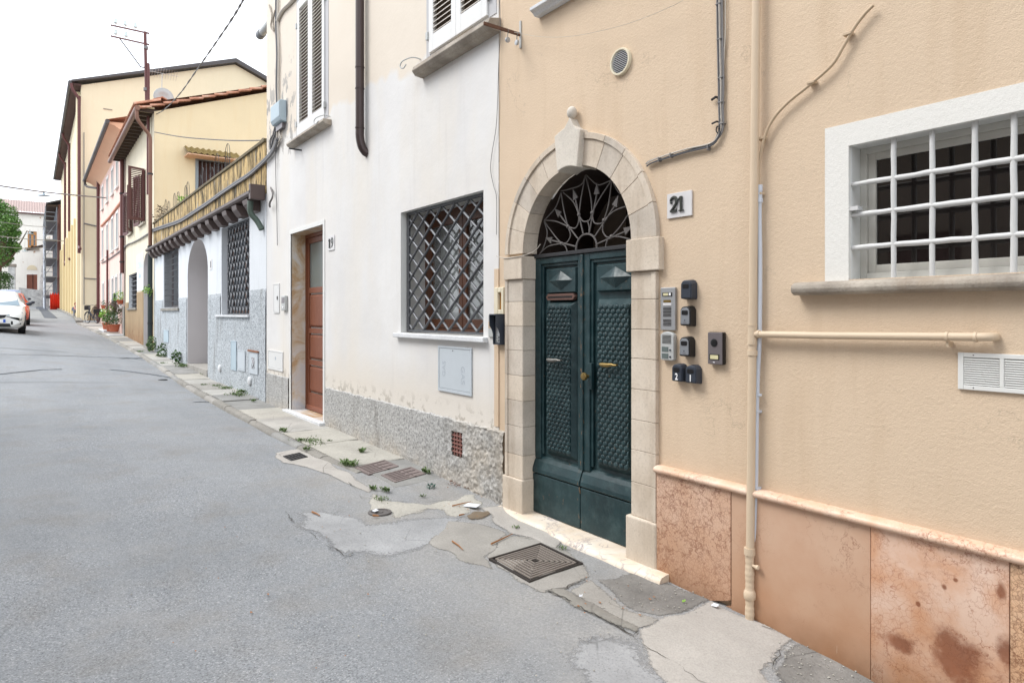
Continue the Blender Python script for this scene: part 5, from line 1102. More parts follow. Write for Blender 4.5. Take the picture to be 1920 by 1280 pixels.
for z in lev:
    MB().box(-101.6,-86.4,SY-1.2,SY-.1,z,z+.09).build('deck', M['plank'], sc); MB().box(-101.6,-86.4,SY-1.22,SY-1.19,z+.09,z+.30).build('toe_board', M['plank'], sc)
    for dz in (.55,1.0):
        MB().tube([(-101.6,SY-1.2,z+dz),(-86.5,SY-1.2,z+dz)], .035, 5).build('guard_rail', M['steel'], sc); MB().tube([(-86.55,SY-1.2,z+dz),(-86.55,SY-.1,z+dz)], .035, 5).build('guard_rail', M['steel'], sc)
    MB().tube([(-86.5,SY-1.15,z-1.7),(-86.5,SY-.15,z-.1)], .03, 5).build('brace', M['steel'], sc)
    for x in (-89.4,-92.4,-95.4): MB().tube([(x,SY-1.2,z-1.9),(x-3,SY-1.2,z)], .03, 5).build('brace', M['steel'], sc)
nt = MB(); N=14; vs=[]
for i in range(N+1):
    y = SY-.75+.85*i/N; vs += [(-86.2+.10*math.sin(i*1.9),y,2.0),(-86.2+.14*math.sin(i*2.3+1),y,2.9),(-86.2+.08*math.sin(i*1.7),y,4.0-.3*abs(math.sin(i*.8)))]
nt.add(vs,[(3*i+k,3*i+3+k,3*i+4+k,3*i+1+k) for i in range(N) for k in (0,1)]); o = nt.build('barrier_netting', M['rednet'], smooth=True); s_=o.modifiers.new('thick','SOLIDIFY'); s_.thickness=.02
tag(rebase(o,(-86.2,SY-.5,2.0)), 'bright red barrier netting at the foot of the scaffolding', 'netting')
bt = MB().add([(-104,SY-1.9,1.5),(-104,SY-.9,1.5),(-110,SY-.9,1.5),(-110,SY-1.9,1.5),(-105.5,SY-1.3,8),(-105.5,SY-.9,8),(-109,SY-.9,8),(-109,SY-1.3,8)],[(0,1,5,4),(1,2,6,5),(2,3,7,6),(3,0,4,7),(4,5,6,7)]).build('leaning_buttress', M['flint'], sb)
CHX = -118.0
cc = thing('church', 'pale old church front with a tiled roof and a brown door', 'church', (CHX, -4, 2.9))
def C(px, py): return PX(CHX, px, py)
zt = C(60,400).z
win_ = [(C(52,0).y, C(52,464).z), (C(69,0).y, C(69,464).z), (C(69,0).y, C(69,434).z), (C(52,0).y, C(52,434).z)]
dor_ = [(C(50,0).y, 2.5), (C(70,0).y, 2.5), (C(70,0).y, C(70,514).z), (C(50,0).y, C(50,514).z)]
w = MB(); sheetx(w, [(C(-60,0).y,1.0),(C(120,0).y,1.0),(C(120,0).y,zt),(C(-60,0).y,zt)], [win_, dor_], CHX); w.add([(CHX,C(-60,0).y,1),(CHX-20,C(-60,0).y,1),(CHX-20,C(-60,0).y,zt),(CHX,C(-60,0).y,zt)],[(0,1,2,3)]); w.build('wall', M['church'], cc)
f = MB(); f.add([(CHX-.4,p[0],p[1]) for p in dor_],[(0,1,2,3)]); f = f.build('door', M['wooddoor2'], cc)
MB().box(CHX-.41,CHX-.36,dor_[0][0]+.7,dor_[0][0]+.76,2.5,dor_[2][1]).build('door_joint', M['slot'], f)
f = MB(); f.add([(CHX-.3,p[0],p[1]) for p in win_],[(0,1,2,3)]); f = f.build('window', M['glass_far'], cc)
wy0, wy1, wz0, wz1 = win_[0][0], win_[1][0], win_[0][1], win_[2][1]; fr = M['sillstone']; wfm = plain('ochre_wood_frame', S(206,150,96,.8), .7)
for a,b,c,d in [(wy0,wy0+.18,wz0,wz1),(wy1-.18,wy1,wz0,wz1),((wy0+wy1)/2-.14,(wy0+wy1)/2+.14,wz0,wz1),(wy0+.18,wy1-.18,wz1-.5,wz1),(wy0+.18,wy1-.18,wz0,wz0+.3)]: MB().box(CHX-.28,CHX-.18,a,b,c,d).build('window_frame', wfm, f)
MB().box(CHX,CHX+.2,wy0-.3,wy1+.3,wz0-.35,wz0-.02).build('sill', M['sillstone'], cc)
lu = MB(); yc, rr, zz = (C(50,0).y+C(70,0).y)/2, (C(70,0).y-C(50,0).y)/2, C(60,506).z
lu.add([(CHX+.05,yc+rr*math.cos(math.pi*i/12),zz+rr*1.1*math.sin(math.pi*i/12)) for i in range(13)],[tuple(range(13))]).build('lunette', M['paleyellow'], cc)
rt = MB(); y0_, y1_ = C(-60,0).y, C(120,0).y; n_ = 70; vs=[]
ztop = PX(CHX-8, 60, 378).z
for i in range(n_+1):
    y = y0_+(y1_-y0_)*i/n_; b_ = .12*(1 if i % 2 else 0); vs += [(CHX+.5,y,zt+.05+b_),(CHX-8,y,ztop+b_)]
rt.add(vs,[(2*i,2*i+2,2*i+3,2*i+1) for i in range(n_)]); rt.build('roof', M['tilefar'], cc); MB().box(CHX-.1,CHX+.5,y0_,y1_,zt-.12,zt+.03).build('eave', M['maroon'], cc)
# rubble retaining wall in front of the church
rw = MB(); RXW = -103.0; p = [PX(RXW,35,0).y, PX(RXW,92,0).y]
rw.add([(RXW,p[0],1.4),(RXW,p[1],1.4),(RXW,p[1],PX(RXW,88,546).z),(RXW,p[0],PX(RXW,36,539).z),(RXW-1,p[0],1.4),(RXW-1,p[1],1.4),(RXW-1,p[1],PX(RXW,88,546).z),(RXW-1,p[0],PX(RXW,36,539).z)],[(0,1,2,3),(3,2,6,7),(4,5,6,7),(0,3,7,4)])
o = rw.build('retaining_wall', M['flint']); tag(rebase(o,(RXW,p[0]+1,2)), 'grey rubble stone wall in front of the pale church', 'wall')
pl = thing('stone_pillar', 'weathered grey stone pillar beside the tree at the street end', 'pillar', PX(-104,22,560)); a_, b_ = PX(-104,15,0).y, PX(-104,29,0).y
MB().box(-105,-104,a_,b_,1.5,PX(-104,22,500).z).build('shaft', M['flint'], pl, bevel=.05); MB().box(-105.1,-103.9,a_-.1,b_+.1,PX(-104,22,500).z+.002,PX(-104,22,496).z+.1).build('cap', M['sillstone'], pl, bevel=.05)
# facade across the street: it stands behind the camera and shows only as the dark reflection in the panes
ob_ = thing('building', 'ochre building opposite, seen only as a reflection in the dark window panes', 'building', (-4,-7.9,0))
oh = []
for x in (-11.5,-8.3,-5.1,-1.9,1.3,4.5): oh += [rect(x,x+1.05,1.1,2.9), rect(x,x+1.05,4.4,6.1)]
w = MB(); sheet(w, [(-14.5,-1),(7,-1),(7,7.4),(-14.5,7.4)], oh, -7.9); w.add([(-14.5,-7.9,-1),(-14.5,-16,-1),(-14.5,-16,7.4),(-14.5,-7.9,7.4)],[(0,1,2,3)]); w.add([(-14.5,-7.9,7.4),(7,-7.9,7.4),(7,-16,7.4),(-14.5,-16,7.4)],[(0,1,2,3)]); w.build('wall', stucco('ochre_wall', S(186,172,158,.6), 40, .004, .3, .06), ob_)
for h in oh: 
    g_ = MB(); reveal(g_, h, -7.9, -8.1); g_.add([(x,-8.1,z) for x,z in h],[(0,1,2,3)]); g_.build('window', M['shutterbrown'], ob_)
# tree at the left edge
tr = thing('street_tree', 'leafy green tree hanging over the street end on the left', 'tree', (-84, -5.9, 2.1))
tx = -84; ty = PX(tx, -2, 0).y
MB().tube(smoothpts([(tx,ty,1.5),(tx+.1,ty-.1,4),(tx-.1,ty,6.5),(tx,ty+.3,9)]), [.32]*6+[.26]*5+[.2]*5, 10).build('trunk', M['bark'], tr, smooth=True)
lb = MB()
for dy,dz in ((1.4,8.6),(-1.5,8.8),(.8,11),(2.3,10.2)): lb.tube([(tx,ty,6.2),(tx,ty+dy*.5,7.6),(tx,ty+dy,dz)], [.14,.09,.04], 6)
lb.build('limb', M['bark'], tr, smooth=True)
random.seed(11)
for (cpx,cpy,r,n) in [(10,398,1.1,900),(2,420,1.3,900),(24,418,.8,600),(12,443,1.2,900),(27,436,.6,350),(6,468,1.0,800),(25,464,.7,420),(3,490,.8,500),(-22,430,2.2,1500),(-15,475,1.5,900),(14,484,.55,300),(-5,385,.9,500),(34,463,.3,90)]:
    c_ = PX(tx+random.uniform(-1,1), cpx, cpy); lv = MB(); leaves(lv, c_, r, n, .24, (1,1,.85), .2); lv.build('foliage', M['tree_leaf'], tr)
bs = thing('bush', 'dark bush below the tree behind the parked cars', 'bush', PX(-82,3,560))
for (cpx,cpy,r,n) in [(3,525,1.0,500),(-8,535,1.4,600),(9,517,.5,200)]: c_ = PX(-82, cpx, cpy); lv = MB(); leaves(lv, c_, r, n, .2, (1,1,.9), .2); lv.build('foliage', M['pot_leaf'], bs)
# ================================================================== THINGS ON THE WALLS
# beige downpipe with its branch
dp = thing('drain_pipe', 'beige painted drain pipe with a horizontal branch on the beige wall', 'drain pipe', (-2.19, -.07, -.1))
def pxl(y): return WX(interp(y, [0,1160], [1418,1405]), .05)
MB().tube([(pxl(0)-.0,-.05,6.5),(pxl(0),-.05,3.34),(pxl(1030),-.05,WZ(1404,1040,.05))], .0235, 16).build('pipe', M['pvcbeige'], dp, smooth=True)
zb = [WZ(1403, y, .05) for y in (1030,1056,1110,1132,1162)]; xx = pxl(1100); low = []
MB().lathe([(.024,zb[0]+.014),(.031,zb[0]+.014),(.031,zb[0]-.024),(.024,zb[0]-.024)], (xx,-.05,0), 'z', 16).build('collar', M['pvcbeige'], dp, smooth=True)
prof = []; z = zb[0]-.024
while z > zb[4]-.06: prof.append((.0245+.0008*math.sin(z*190)+.0012*math.sin(z*57), z)); z -= .006
MB().lathe(prof, (xx,-.05,0), 'z', 16).build('taped_pipe', M['pvcbeige'], dp, smooth=True)
MB().lathe([(.025,zb[2]+.02),(.032,zb[2]+.008),(.034,zb[2]-.010),(.032,zb[2]-.03),(.025,zb[2]-.038)], (xx,-.05,0), 'z', 16).build('collar', M['pvcbeige'], dp, smooth=True)
MB().tube([(xx,-.05,zb[1]),(xx+.045,-.055,zb[1]-.002)], .009, 8).build('side_plug', M['pvcbeige'], dp, smooth=True); MB().lathe([(.010,0),(.014,.004),(.014,.018),(.009,.022)], (xx+.040,-.055,zb[1]-.002), 'x', 8).build('plug_cap', M['pvcbeige'], dp, smooth=True)
zh = 1.488; xh = pxl(628)
for z in (zh+.05, zh-.055): MB().lathe([(.024,-.004),(.0285,-.004),(.0285,.004),(.024,.004)], (xh,-.05,z), 'z', 16).build('collar', M['pvcbeige'], dp, smooth=True)
MB().lathe([(.024,-.014),(.029,-.014),(.029,.014),(.024,.014)], (xh,-.05,WZ(1405,661,.05)), 'z', 16).build('pipe_clamp', M['pvcbeige'], dp, smooth=True)
MB().tube([(xh,-.05,zh+.045),(xh,-.05,zh-.05)], .0262, 16).build('tee', M['pvcbeige'], dp, smooth=True)
xe = WX(1845,.05)
MB().tube([(xh,-.05,zh),(xh+.4,-.05,zh+.003),(xe-.01,-.05,zh+.015),(xe+.015,-.045,zh+.016),(xe+.026,-.02,zh+.016),(xe+.028,.01,zh+.016)], .0185, 14).build('branch_pipe', M['pvcbeige'], dp, smooth=True)
for x in (xh+.04, xe-.03, WX(1776,.05)): MB().lathe([(.019,-.006),(.0225,-.006),(.0225,.006),(.019,.006)], (x,-.05,zh+.001+.014*(x-xh)/1.2), 'x', 14).build('collar', M['pvcbeige'], dp, smooth=True)
MB().box(WX(1776,.05)-.005,WX(1776,.05)+.005,-.05,0,zh-.032,zh-.01).build('branch_bracket', M['pvcbeige'], dp)
# beige hose running into a white conduit
cd_ = thing('conduit', 'thin conduit, painted beige above and white below, beside the drain pipe', 'conduit', (-2.12,-.03,.3))
hp = [(1638,10),(1622,26),(1602,52),(1580,90),(1560,122),(1520,158),(1480,190),(1452,220),(1436,250),(1427,285),(1423,310),(1422,348)]
MB().tube(smoothpts([W(x,y,.03) for x,y in hp],4), .0085, 8).build('beige_hose', M['cablebeige'], cd_, smooth=True)
wp = [(1425,350),(1424,400),(1425,470),(1425,560),(1424,640),(1421,700),(1419,770),(1418,860),(1417,920),(1414,1000),(1411,1015)]
MB().tube(smoothpts([W(x,y,.03) for x,y in wp],4), .0125, 10).build('white_conduit', M['pvcwhite'], cd_, smooth=True)
for y0,y1,r in ((347,359,.016),(359,372,.014),(372,380,.0175),(618,626,.013),(738,742,.012)): MB().tube([W(1424.5,y0,.03),W(1424.5,y1,.03)], r, 10).build('coupling', M['pvcwhite'], cd_, smooth=True)
for (x,y,m) in [(1592,68,'cablebeige'),(1524,158,'cablebeige'),(1430,262,'cablebeige'),(1426,365,'cablebeige'),(1421,770,'pvcwhite'),(1420,913,'pvcwhite')]:
    p = W(x,y,.0); MB().box(p.x-.012,p.x+.028,-.042,-.001,p.z-.007,p.z+.007).build('cable_clip', M[m], cd_, bevel=.002)
# grey cable bundle over the number plate
cb = thing('cable_bundle', 'bundle of grey cables running down the beige wall and bending left', 'cable bundle', (-2.5,-.03,2.6))
for k,(ox,oy,m) in enumerate([(-4,0,'cable'),(0,-1,'cablewhite'),(3.5,2,'cable'),(-1,4,'cabledark'),(6,1,'cable')]):
    pts = [(1348+ox,-30),(1349+ox,60),(1351+ox,150),(1351+ox*.8,200),(1352+ox*.8,232),(1348+ox*.6,252+oy),(1332,270+oy),(1290+ox,280+oy*1.2),(1250+ox,292+oy*1.2),(1222+ox,302+oy),(1213+ox*.4,308+oy)]
    MB().tube(smoothpts([W(x,y,.018+.006*(k%2)) for x,y in pts],4), .0052, 6).build('cable', M[m], cb, smooth=True)
MB().tube(smoothpts([W(x,y,.015) for x,y in [(1360,-30),(1360,60),(1358,100),(1356,160)]],4), .0035, 6).build('cable', M['cablewhite'], cb, smooth=True)
for (x,y) in [(1347,8),(1349,74),(1351,146),(1351,192),(1353,232)]: p=W(x,y,.02); MB().box(p.x-.016,p.x+.018,-.030,-.001,p.z-.004,p.z+.004).build('cable_tie', M['cable'], cb, bevel=.002)
for (x,y) in [(1328,277),(1258,291),(1236,299)]: p=W(x,y,.02); MB().box(p.x-.004,p.x+.004,-.032,-.001,p.z-.016,p.z+.014).build('cable_tie', M['cable'], cb, bevel=.002)
p=W(1342,182,.02); MB().tube([p+Vector((0,.02,0)),p,p+Vector((-.03,0,-.01))], .008, 6).build('hook', M['irondark'], cb)
p=W(1344,228,.02); MB().tube([p+Vector((0,.02,0)),p,p+Vector((-.035,0,-.005))], .006, 6).build('hook', M['irondark'], cb)
p=W(1346,243,.03); MB().tube([p+Vector((.012*math.cos(t),0,.02*math.sin(t))) for t in [i*.6 for i in range(9)]], .004, 6).build('cable_loop', M['irondark'], cb)
# number plates
def plate(name, label, x0,x1,z0,z1, y=-.002, th=.010, m='housenum'):
    t = thing(name, label, 'house number', ((x0+x1)/2,y,(z0+z1)/2)); MB().box(x0,x1,y-th,y,z0,z1).build('plate', M[m], t, bevel=.0015); return t
t = plate('house_number', 'square white marble plate with raised dark number 21', -2.826,-2.630,2.215,2.372)
def stroke2(x,z,h,y,m,parent,serif=True):
    s_=h/10; cl=[(-2.3,6.6),(-2.6,7.6),(-1.9,9.1),(-.2,9.9),(1.7,9.2),(2.5,7.5),(2.1,5.6),(.3,3.4),(-1.9,1.5),(-2.6,.6)]
    mb=MB(); P=smoothpts([(x+a*s_*1.0,y,z+b*s_) for a,b in cl],4); n=len(P); w_=[(.45+.75*math.sin(math.pi*min(1,max(0,(i/n)*1.0)))**1.0)*s_ for i in range(n)]
    mb.tube(P,[max(.4*s_,q) for q in w_],6,1.0); mb.box(x-2.8*s_,x+2.5*s_,y-.6*s_,y+.3*s_,z+.0,z+1.5*s_); mb.add([(x+1.6*s_,y,z+1.4*s_),(x+2.6*s_,y,z+1.4*s_),(x+2.9*s_,y,z+3*s_)],[(0,1,2)]); mb.sphere((x-2.1*s_,y,z+6.6*s_),.95*s_,8); return mb.build('digit',M[m],parent,smooth='auto')
def stroke1(x,z,h,y,m,parent):
    s_=h/10; mb=MB(); mb.box(x-.9*s_,x+.9*s_,y-.7*s_,y+.3*s_,z+.3*s_,z+9.9*s_); mb.box(x-2.0*s_,x+2.0*s_,y-.6*s_,y+.3*s_,z,z+.9*s_); mb.prism([(x-.9*s_,z+9.8*s_),(x-2.6*s_,z+8.2*s_),(x-2.6*s_,z+7.2*s_),(x-.9*s_,z+8.2*s_)],y-.6*s_,y+.3*s_); return mb.build('digit',M[m],parent,bevel=.001)
stroke2(-2.768,2.250,.095,-.017,'bronze',t); stroke1(-2.708,2.250,.095,-.017,'bronze',t)
t = plate('house_number', 'small white plate with dark number 19 beside the brown door', -8.83,-8.60,2.475,2.675, -.005)
stroke1(-8.76,2.51,.125,-.020,'bronze',t)
text('digit','9',.19,-8.675,-.016,2.572,.006,M['bronze'],t,.004)
t = plate('house_number', 'tiny number plate between the white niche and the lozenge window', -16.35,-16.12,2.62,2.86,-.003); MB().box(-16.26,-16.2,-.018,-.0135,2.67,2.82).build('digit', M['bronze'], t)
# intercoms
t = thing('intercom_panel', 'tall aluminium door entry panel with two slotted grilles, right of the green door', 'intercom', (-2.815,-.015,1.5))
x0,x1,z0,z1 = -2.876,-2.755,1.498,1.772; MB().box(x0,x1,-.018,-.001,z0,z1).build('face_plate', M['alu'], t, bevel=.003); cx=(x0+x1)/2-.004
MB().box(cx-.038,cx+.04,-.022,-.0185,1.716,1.740).build('name_window', M['plasticblack'], t, bevel=.001); MB().box(cx-.03,cx+.01,-.0235,-.0225,1.720,1.736).build('name_card', M['label'], t); MB().box(cx+.018,cx+.034,-.025,-.0225,1.720,1.736).build('call_button', M['whitelet'], t, bevel=.001)
MB().box(cx-.03,cx+.03,-.0205,-.0185,1.676,1.692).build('name_window', M['brass'], t); MB().box(cx-.035,cx+.035,-.0205,-.0185,1.657,1.673).build('name_card', M['housenum'], t)
b0=None
for i in range(13):
    if i==7: continue
    z=1.643-.0093*i if i<7 else 1.643-.0093*i-.003
    if b0 is None: b0=MB().box(cx-.033,cx+.033,-.0202,-.0185,z-.0022,z+.0022).build('slot', M['slot'], t); zf=z
    else: linked('slot', b0, t, (0,0,z-zf))
t = thing('intercom_panel', 'rounded silver intercom with two call buttons under the tall panel', 'intercom', (-2.81,-.03,1.4))
x0,x1,z0,z1=-2.863,-2.755,1.305,1.489; cx=(x0+x1)/2
MB().prism([(x0,z0+.006),(x0+.012,z0),(x1-.012,z0),(x1,z0+.006),(x1,z1-.02),(cx+.03,z1-.004),(cx,z1),(cx-.03,z1-.004),(x0,z1-.02)],-.034,-.001).build('housing', M['alu2'], t, bevel=.005)
b0=None
for i in range(7):
    if b0 is None: b0=MB().box(cx-.037,cx+.035,-.0358,-.0343,1.462,1.4655).build('slot', M['slot'], t)
    else: linked('slot', b0, t, (0,0,-.0082*i))
for z in (1.376,1.333): MB().box(cx-.04,cx+.012,-.037,-.0343,z-.016,z+.016).build('name_window', M['glass_grey'], t, bevel=.001); MB().lathe([(.006,-.034),(.006,-.040),(.004,-.042)],(cx+.028,0,z-.004),'y',10).build('call_button', M['plasticdark'], t, smooth=True)
# key lock boxes
def lockbox(name,label,x0,z0,x1,z1,style,num=None):
    t=thing(name,label,'key box',((x0+x1)/2,-.03,(z0+z1)/2),'key lock boxes by the green door'); cx=(x0+x1)/2; h=z1-z0; w_=x1-x0
    poly=[(x0+.004,z0),(x1-.004,z0),(x1,z0+.006),(x1-.001,z1-.022),(x1-.012,z1-.006),(x1-.026,z1),(x0+.026,z1),(x0+.012,z1-.006),(x0+.001,z1-.022),(x0,z0+.006)]
    c=lambda k:[(cx+(a-cx)*k,(z0+z1)/2+(b-(z0+z1)/2)*k) for a,b in poly]
    MB().prism(c(.96),-.056,-.001,c(1.06)).build('case', M['plasticdark' if style!='s' else 'plasticblack'], t, bevel=.005)
    yf=-.056
    if style=='s': MB().prism(c(.82),-.0595,-.0562).build('cover', M['silverplast'], t, bevel=.002); yf=-.0597
    elif style=='n': MB().prism(c(.86),-.059,-.0562).build('cover', M['plasticdark'], t, bevel=.003); yf=-.0592
    else: MB().prism(c(.86),-.059,-.0562).build('cover', M['plasticdark'], t, bevel=.003); yf=-.0592
    zc=z0+h*.66; MB().prism([(cx-.024,zc-.009),(cx-.014,zc-.013),(cx+.014,zc-.013),(cx+.024,zc-.009),(cx+.024,zc+.011),(cx+.018,zc+.015),(cx-.018,zc+.015),(cx-.024,zc+.011)],yf-.002,yf-.0002).build('shutter_recess', M['plasticblack'], t, bevel=.001)
    if style=='s':
        MB().lathe([(.004,yf-.0015),(.004,yf-.0003)],(cx,0,z0+.034),'y',10).build('emblem', M['plasticdark'], t); MB().box(cx-.012,cx+.012,yf-.001,yf-.0003,z0+.019,z0+.022).build('emblem', M['greyface'], t)
    if num: text('digit',num,.058 ,cx,yf-.0015,z0+h*.27,.001,M['whitelet'],t,.0012,0,.8)
lockbox('key_box','plain black key box, topmost of the group, with no silver cover',-2.682,1.694,-2.596,1.812,'p')
lockbox('key_box','silver-fronted key box directly below the plain black one',-2.686,1.528,-2.604,1.650,'s')
lockbox('key_box','silver-fronted key box just above the two numbered boxes',-2.692,1.338,-2.610,1.460,'s')
lockbox('key_box','black key box bearing a white number two, lowest and nearest the stone jamb',-2.752,1.178,-2.668,1.288,'n','2')
lockbox('key_box','black key box bearing a white number one, touching the lowest left box',-2.645,1.176,-2.560,1.286,'n','1')
t=thing('video_doorbell','dark video doorbell with a round lens and small name window','doorbell',(-2.44,-.02,1.4))
MB().box(-2.493,-2.385,-.034,-.001,1.300,1.494).build('housing',M['plasticblack'],t,bevel=.008); MB().box(-2.490,-2.388,-.038,-.0342,1.303,1.491).build('face',M['greyface'],t,bevel=.0035)
MB().lathe([(.024,-.038),(.024,-.0405),(.02,-.042),(.012,-.0425)],(-2.445,0,1.430),'y',20).build('lens',M['plasticblack'],t,smooth=True)
MB().box(-2.478,-2.408,-.040,-.0382,1.328,1.362).build('name_window',M['plasticblack'],t,bevel=.001); MB().box(-2.471,-2.415,-.041,-.0402,1.333,1.357).build('name_card',M['label'],t); MB().box(-2.452,-2.440,-.0395,-.0382,1.312,1.316).build('emblem',M['whitelet'],t)
t=thing('hooded_intercom','dark hooded intercom with silver face at the wall corner left of the arch','intercom',(-4.66,-.04,1.34))
MB().box(-4.735,-4.640,-.025,-.0015,1.335,1.58).build('back',M['plasticdark'],t,bevel=.003)
hood=[(-.001,1.335),(-.055,1.335),(-.06,1.345),(-.06,1.43),(-.075,1.47),(-.098,1.50),(-.10,1.59),(-.001,1.60)]
MB().prismx(hood,-4.741,-4.736).build('hood_side',M['plasticdark'],t,bevel=.001); MB().prismx(hood,-4.639,-4.633).build('hood_side',M['plasticdark'],t,bevel=.001); MB().box(-4.741,-4.633,-.10,-.001,1.590,1.602).build('hood_top',M['plasticdark'],t,bevel=.003); MB().box(-4.7355,-4.6395,-.05,-.025,1.336,1.35).build('hood_base',M['plasticdark'],t)
MB().box(-4.728,-4.646,-.040,-.0255,1.352,1.582).build('face',M['alu'],t,bevel=.002)
for z in (1.40,1.372): MB().box(-4.717,-4.675,-.0425,-.0405,z-.009,z+.009).build('name_window',M['plasticblack'],t); MB().box(-4.712,-4.68,-.0433,-.0426,z-.005,z+.005).build('name_card',M['alu2'],t); MB().lathe([(.006,-.0405),(.006,-.045)],(-4.660,0,z),'y',8).build('call_button',M['plasticdark'],t)
t=thing('doorbell','flat pale grey doorbell with beige centre beside the lozenge window','doorbell',(-4.83,-.015,1.4))
MB().box(-4.874,-4.775,-.020,-.006,1.395,1.60).build('housing',M['alu2'],t,bevel=.008); MB().box(-4.866,-4.80,-.023,-.0205,1.475,1.535).build('button',M['cablebeige'],t,bevel=.002)
t=thing('doorbell','small silver doorbell beside the marble door reveal of the brown door','doorbell',(-10.73,-.03,1.7)); MB().box(-10.83,-10.63,-.05,-.005,1.66,1.90).build('housing',M['alu2'],t,bevel=.01); MB().box(-10.80,-10.66,-.054,-.0505,1.78,1.87).build('speaker',M['greyface'],t); MB().lathe([(.02,-.05),(.02,-.058)],(-10.73,0,1.71),'y',10).build('button',M['whitelet'],t)
# vents
t=thing('vent_grille','white rectangular double louvre vent low on the beige wall at the right edge','vent',(-1,-.01,1.35))
vx0,vx1,vz0,vz1=-1.178,-.68,1.270,1.432; mb=MB()
for a,b,c,d in [(vx0,vx0+.024,vz0,vz1),(vx1-.024,vx1,vz0,vz1),((vx0+vx1)/2-.215,(vx0+vx1)/2-.200,vz0+.022,vz1-.022),(vx0+.024,vx1-.024,vz1-.022,vz1),(vx0+.024,vx1-.024,vz0,vz0+.022)]: mb.box(a,b,-.014,-.001,c,d)
MX=vx0+.163; mb=MB()
for a,b,c,d in [(vx0,vx0+.022,vz0,vz1),(MX-.008,MX+.008,vz0+.020,vz1-.020),(MX+.152,MX+.168,vz0+.020,vz1-.020),(vx1-.022,vx1,vz0,vz1),(vx0+.022,vx1-.022,vz1-.020,vz1),(vx0+.022,vx1-.022,vz0,vz0+.020)]: mb.box(a,b,-.014,-.001,c,d)
mb.build('frame',M['whitepaint'],t,bevel=.002); MB().box(vx0+.02,vx1-.02,-.0025,-.001,vz0+.018,vz1-.018).build('backing',M['slot'],t); b0=None
for (a,b) in [(vx0+.023,MX-.009),(MX+.009,MX+.151),(MX+.169,vx1-.023)]:
    f0=None; z=vz0+.023
    while z<vz1-.026:
        if f0 is None: f0=MB().add([(a,-.013,z),(b,-.013,z),(b,-.004,z+.007),(a,-.004,z+.007),(a,-.013,z+.0025),(b,-.013,z+.0025),(b,-.004,z+.0095),(a,-.004,z+.0095)],[(0,3,2,1),(4,5,6,7),(0,1,5,4),(1,2,6,5),(2,3,7,6),(3,0,4,7)]).build('slat',M['whitepaint'],t); zf=z
        else: linked('slat',f0,t,(0,0,z-zf))
        z+=.0098
for (x,z) in [(vx0+.06,vz1-.010),(vx0+.06,vz0+.010)]: MB().lathe([(.003,-.0142),(.003,-.015)],(x,0,z),'y',8).build('screw',M['greyface'],t)
vc=W(1166,117); R_=.094
t=thing('round_vent','round cream vent with fine louvres high on the beige wall','vent',(vc.x,-.02,vc.z))
mb=MB(); N=32; pr_=[(R_,-.001),(R_,-.020),(R_*.97,-.026),(R_*.86,-.026),(R_*.84,-.018),(R_*.84,-.001)]
vs=[(vc.x+r*math.cos(2*math.pi*k/N),y,vc.z+r*math.sin(2*math.pi*k/N)) for r,y in pr_ for k in range(N)]; mb.add(vs,[(i*N+k,i*N+(k+1)%N,(i+1)*N+(k+1)%N,(i+1)*N+k) for i in range(5) for k in range(N)]); mb.build('ring',M['wallbox'],t,smooth='auto')
MB().add([(vc.x+R_*.86*math.cos(2*math.pi*k/N),-.003,vc.z+R_*.86*math.sin(2*math.pi*k/N)) for k in range(N)],[tuple(range(N))]).build('backing',M['slot'],t)
for i in range(13):
    z=-R_*.80+i*R_*1.6/12; hw=math.sqrt(max(0,(R_*.85)**2-z*z)); MB().add([(vc.x-hw,-.020,vc.z+z),(vc.x+hw,-.020,vc.z+z),(vc.x+hw,-.008,vc.z+z+.006),(vc.x-hw,-.008,vc.z+z+.006),(vc.x-hw,-.020,vc.z+z+.003),(vc.x+hw,-.020,vc.z+z+.003),(vc.x+hw,-.008,vc.z+z+.009),(vc.x-hw,-.008,vc.z+z+.009)],[(0,3,2,1),(4,5,6,7),(0,1,5,4),(1,2,6,5),(2,3,7,6),(3,0,4,7)]).build('slat',M['sillwhite'],t)
# meter doors
def meterdoor(label,x0,x1,z0,z1,m='meter',y=-.006,fr=.018,name='meter_door'):
    t=thing(name,label,'meter box',((x0+x1)/2,y,z0)); f=MB()
    for a,b,c,d in [(x0,x0+fr,z0,z1),(x1-fr,x1,z0,z1),(x0+fr,x1-fr,z1-fr,z1),(x0+fr,x1-fr,z0,z0+fr*1.6)]: f.box(a,b,y-.014,y,c,d)
    f.build('frame',M[m],t,bevel=.002); MB().box(x0+fr+.003,x1-fr-.003,y-.010,y,z0+fr*1.6+.003,z1-fr-.003).build('door',M[m],t,bevel=.002); return t
t=meterdoor('large grey metal meter door under the lozenge window with faint GAS lettering',-5.775,-5.155,.835,1.285)
MB().lathe([(.007,-.0165),(.007,-.0175)],(-5.49,0,1.245),'y',8).build('keyhole',M['slot'],t)
text('lettering','GAS',.085,-5.66,-.0168,1.06,.0006,M['scratch'],t,0,math.radians(90)); text('lettering','GAS',.095,-5.31,-.0168,1.02,.0006,M['scratch'],t,0,math.radians(-90))
t=meterdoor('white flush meter door low on the wall at the left of the brown door',-11.68,-10.86,.66,.985,'meterwhite'); MB().lathe([(.03,-.0165),(.03,-.0172)],(-11.25,0,.86),'y',14).build('stamp',M['scratch'],t)
t=meterdoor('tall narrow white cover with a dark slot above the flush meter door',-11.36,-11.05,1.62,2.11,'meterwhite',-.005,.012); MB().box(-11.17,-11.12,-.0195,-.0175,1.84,1.90).build('slot',M['slot'],t)
t=meterdoor('tall pale blue meter door on the pebbled base',-14.25,-13.83,.47,1.06,'bluegreybox',-.02)
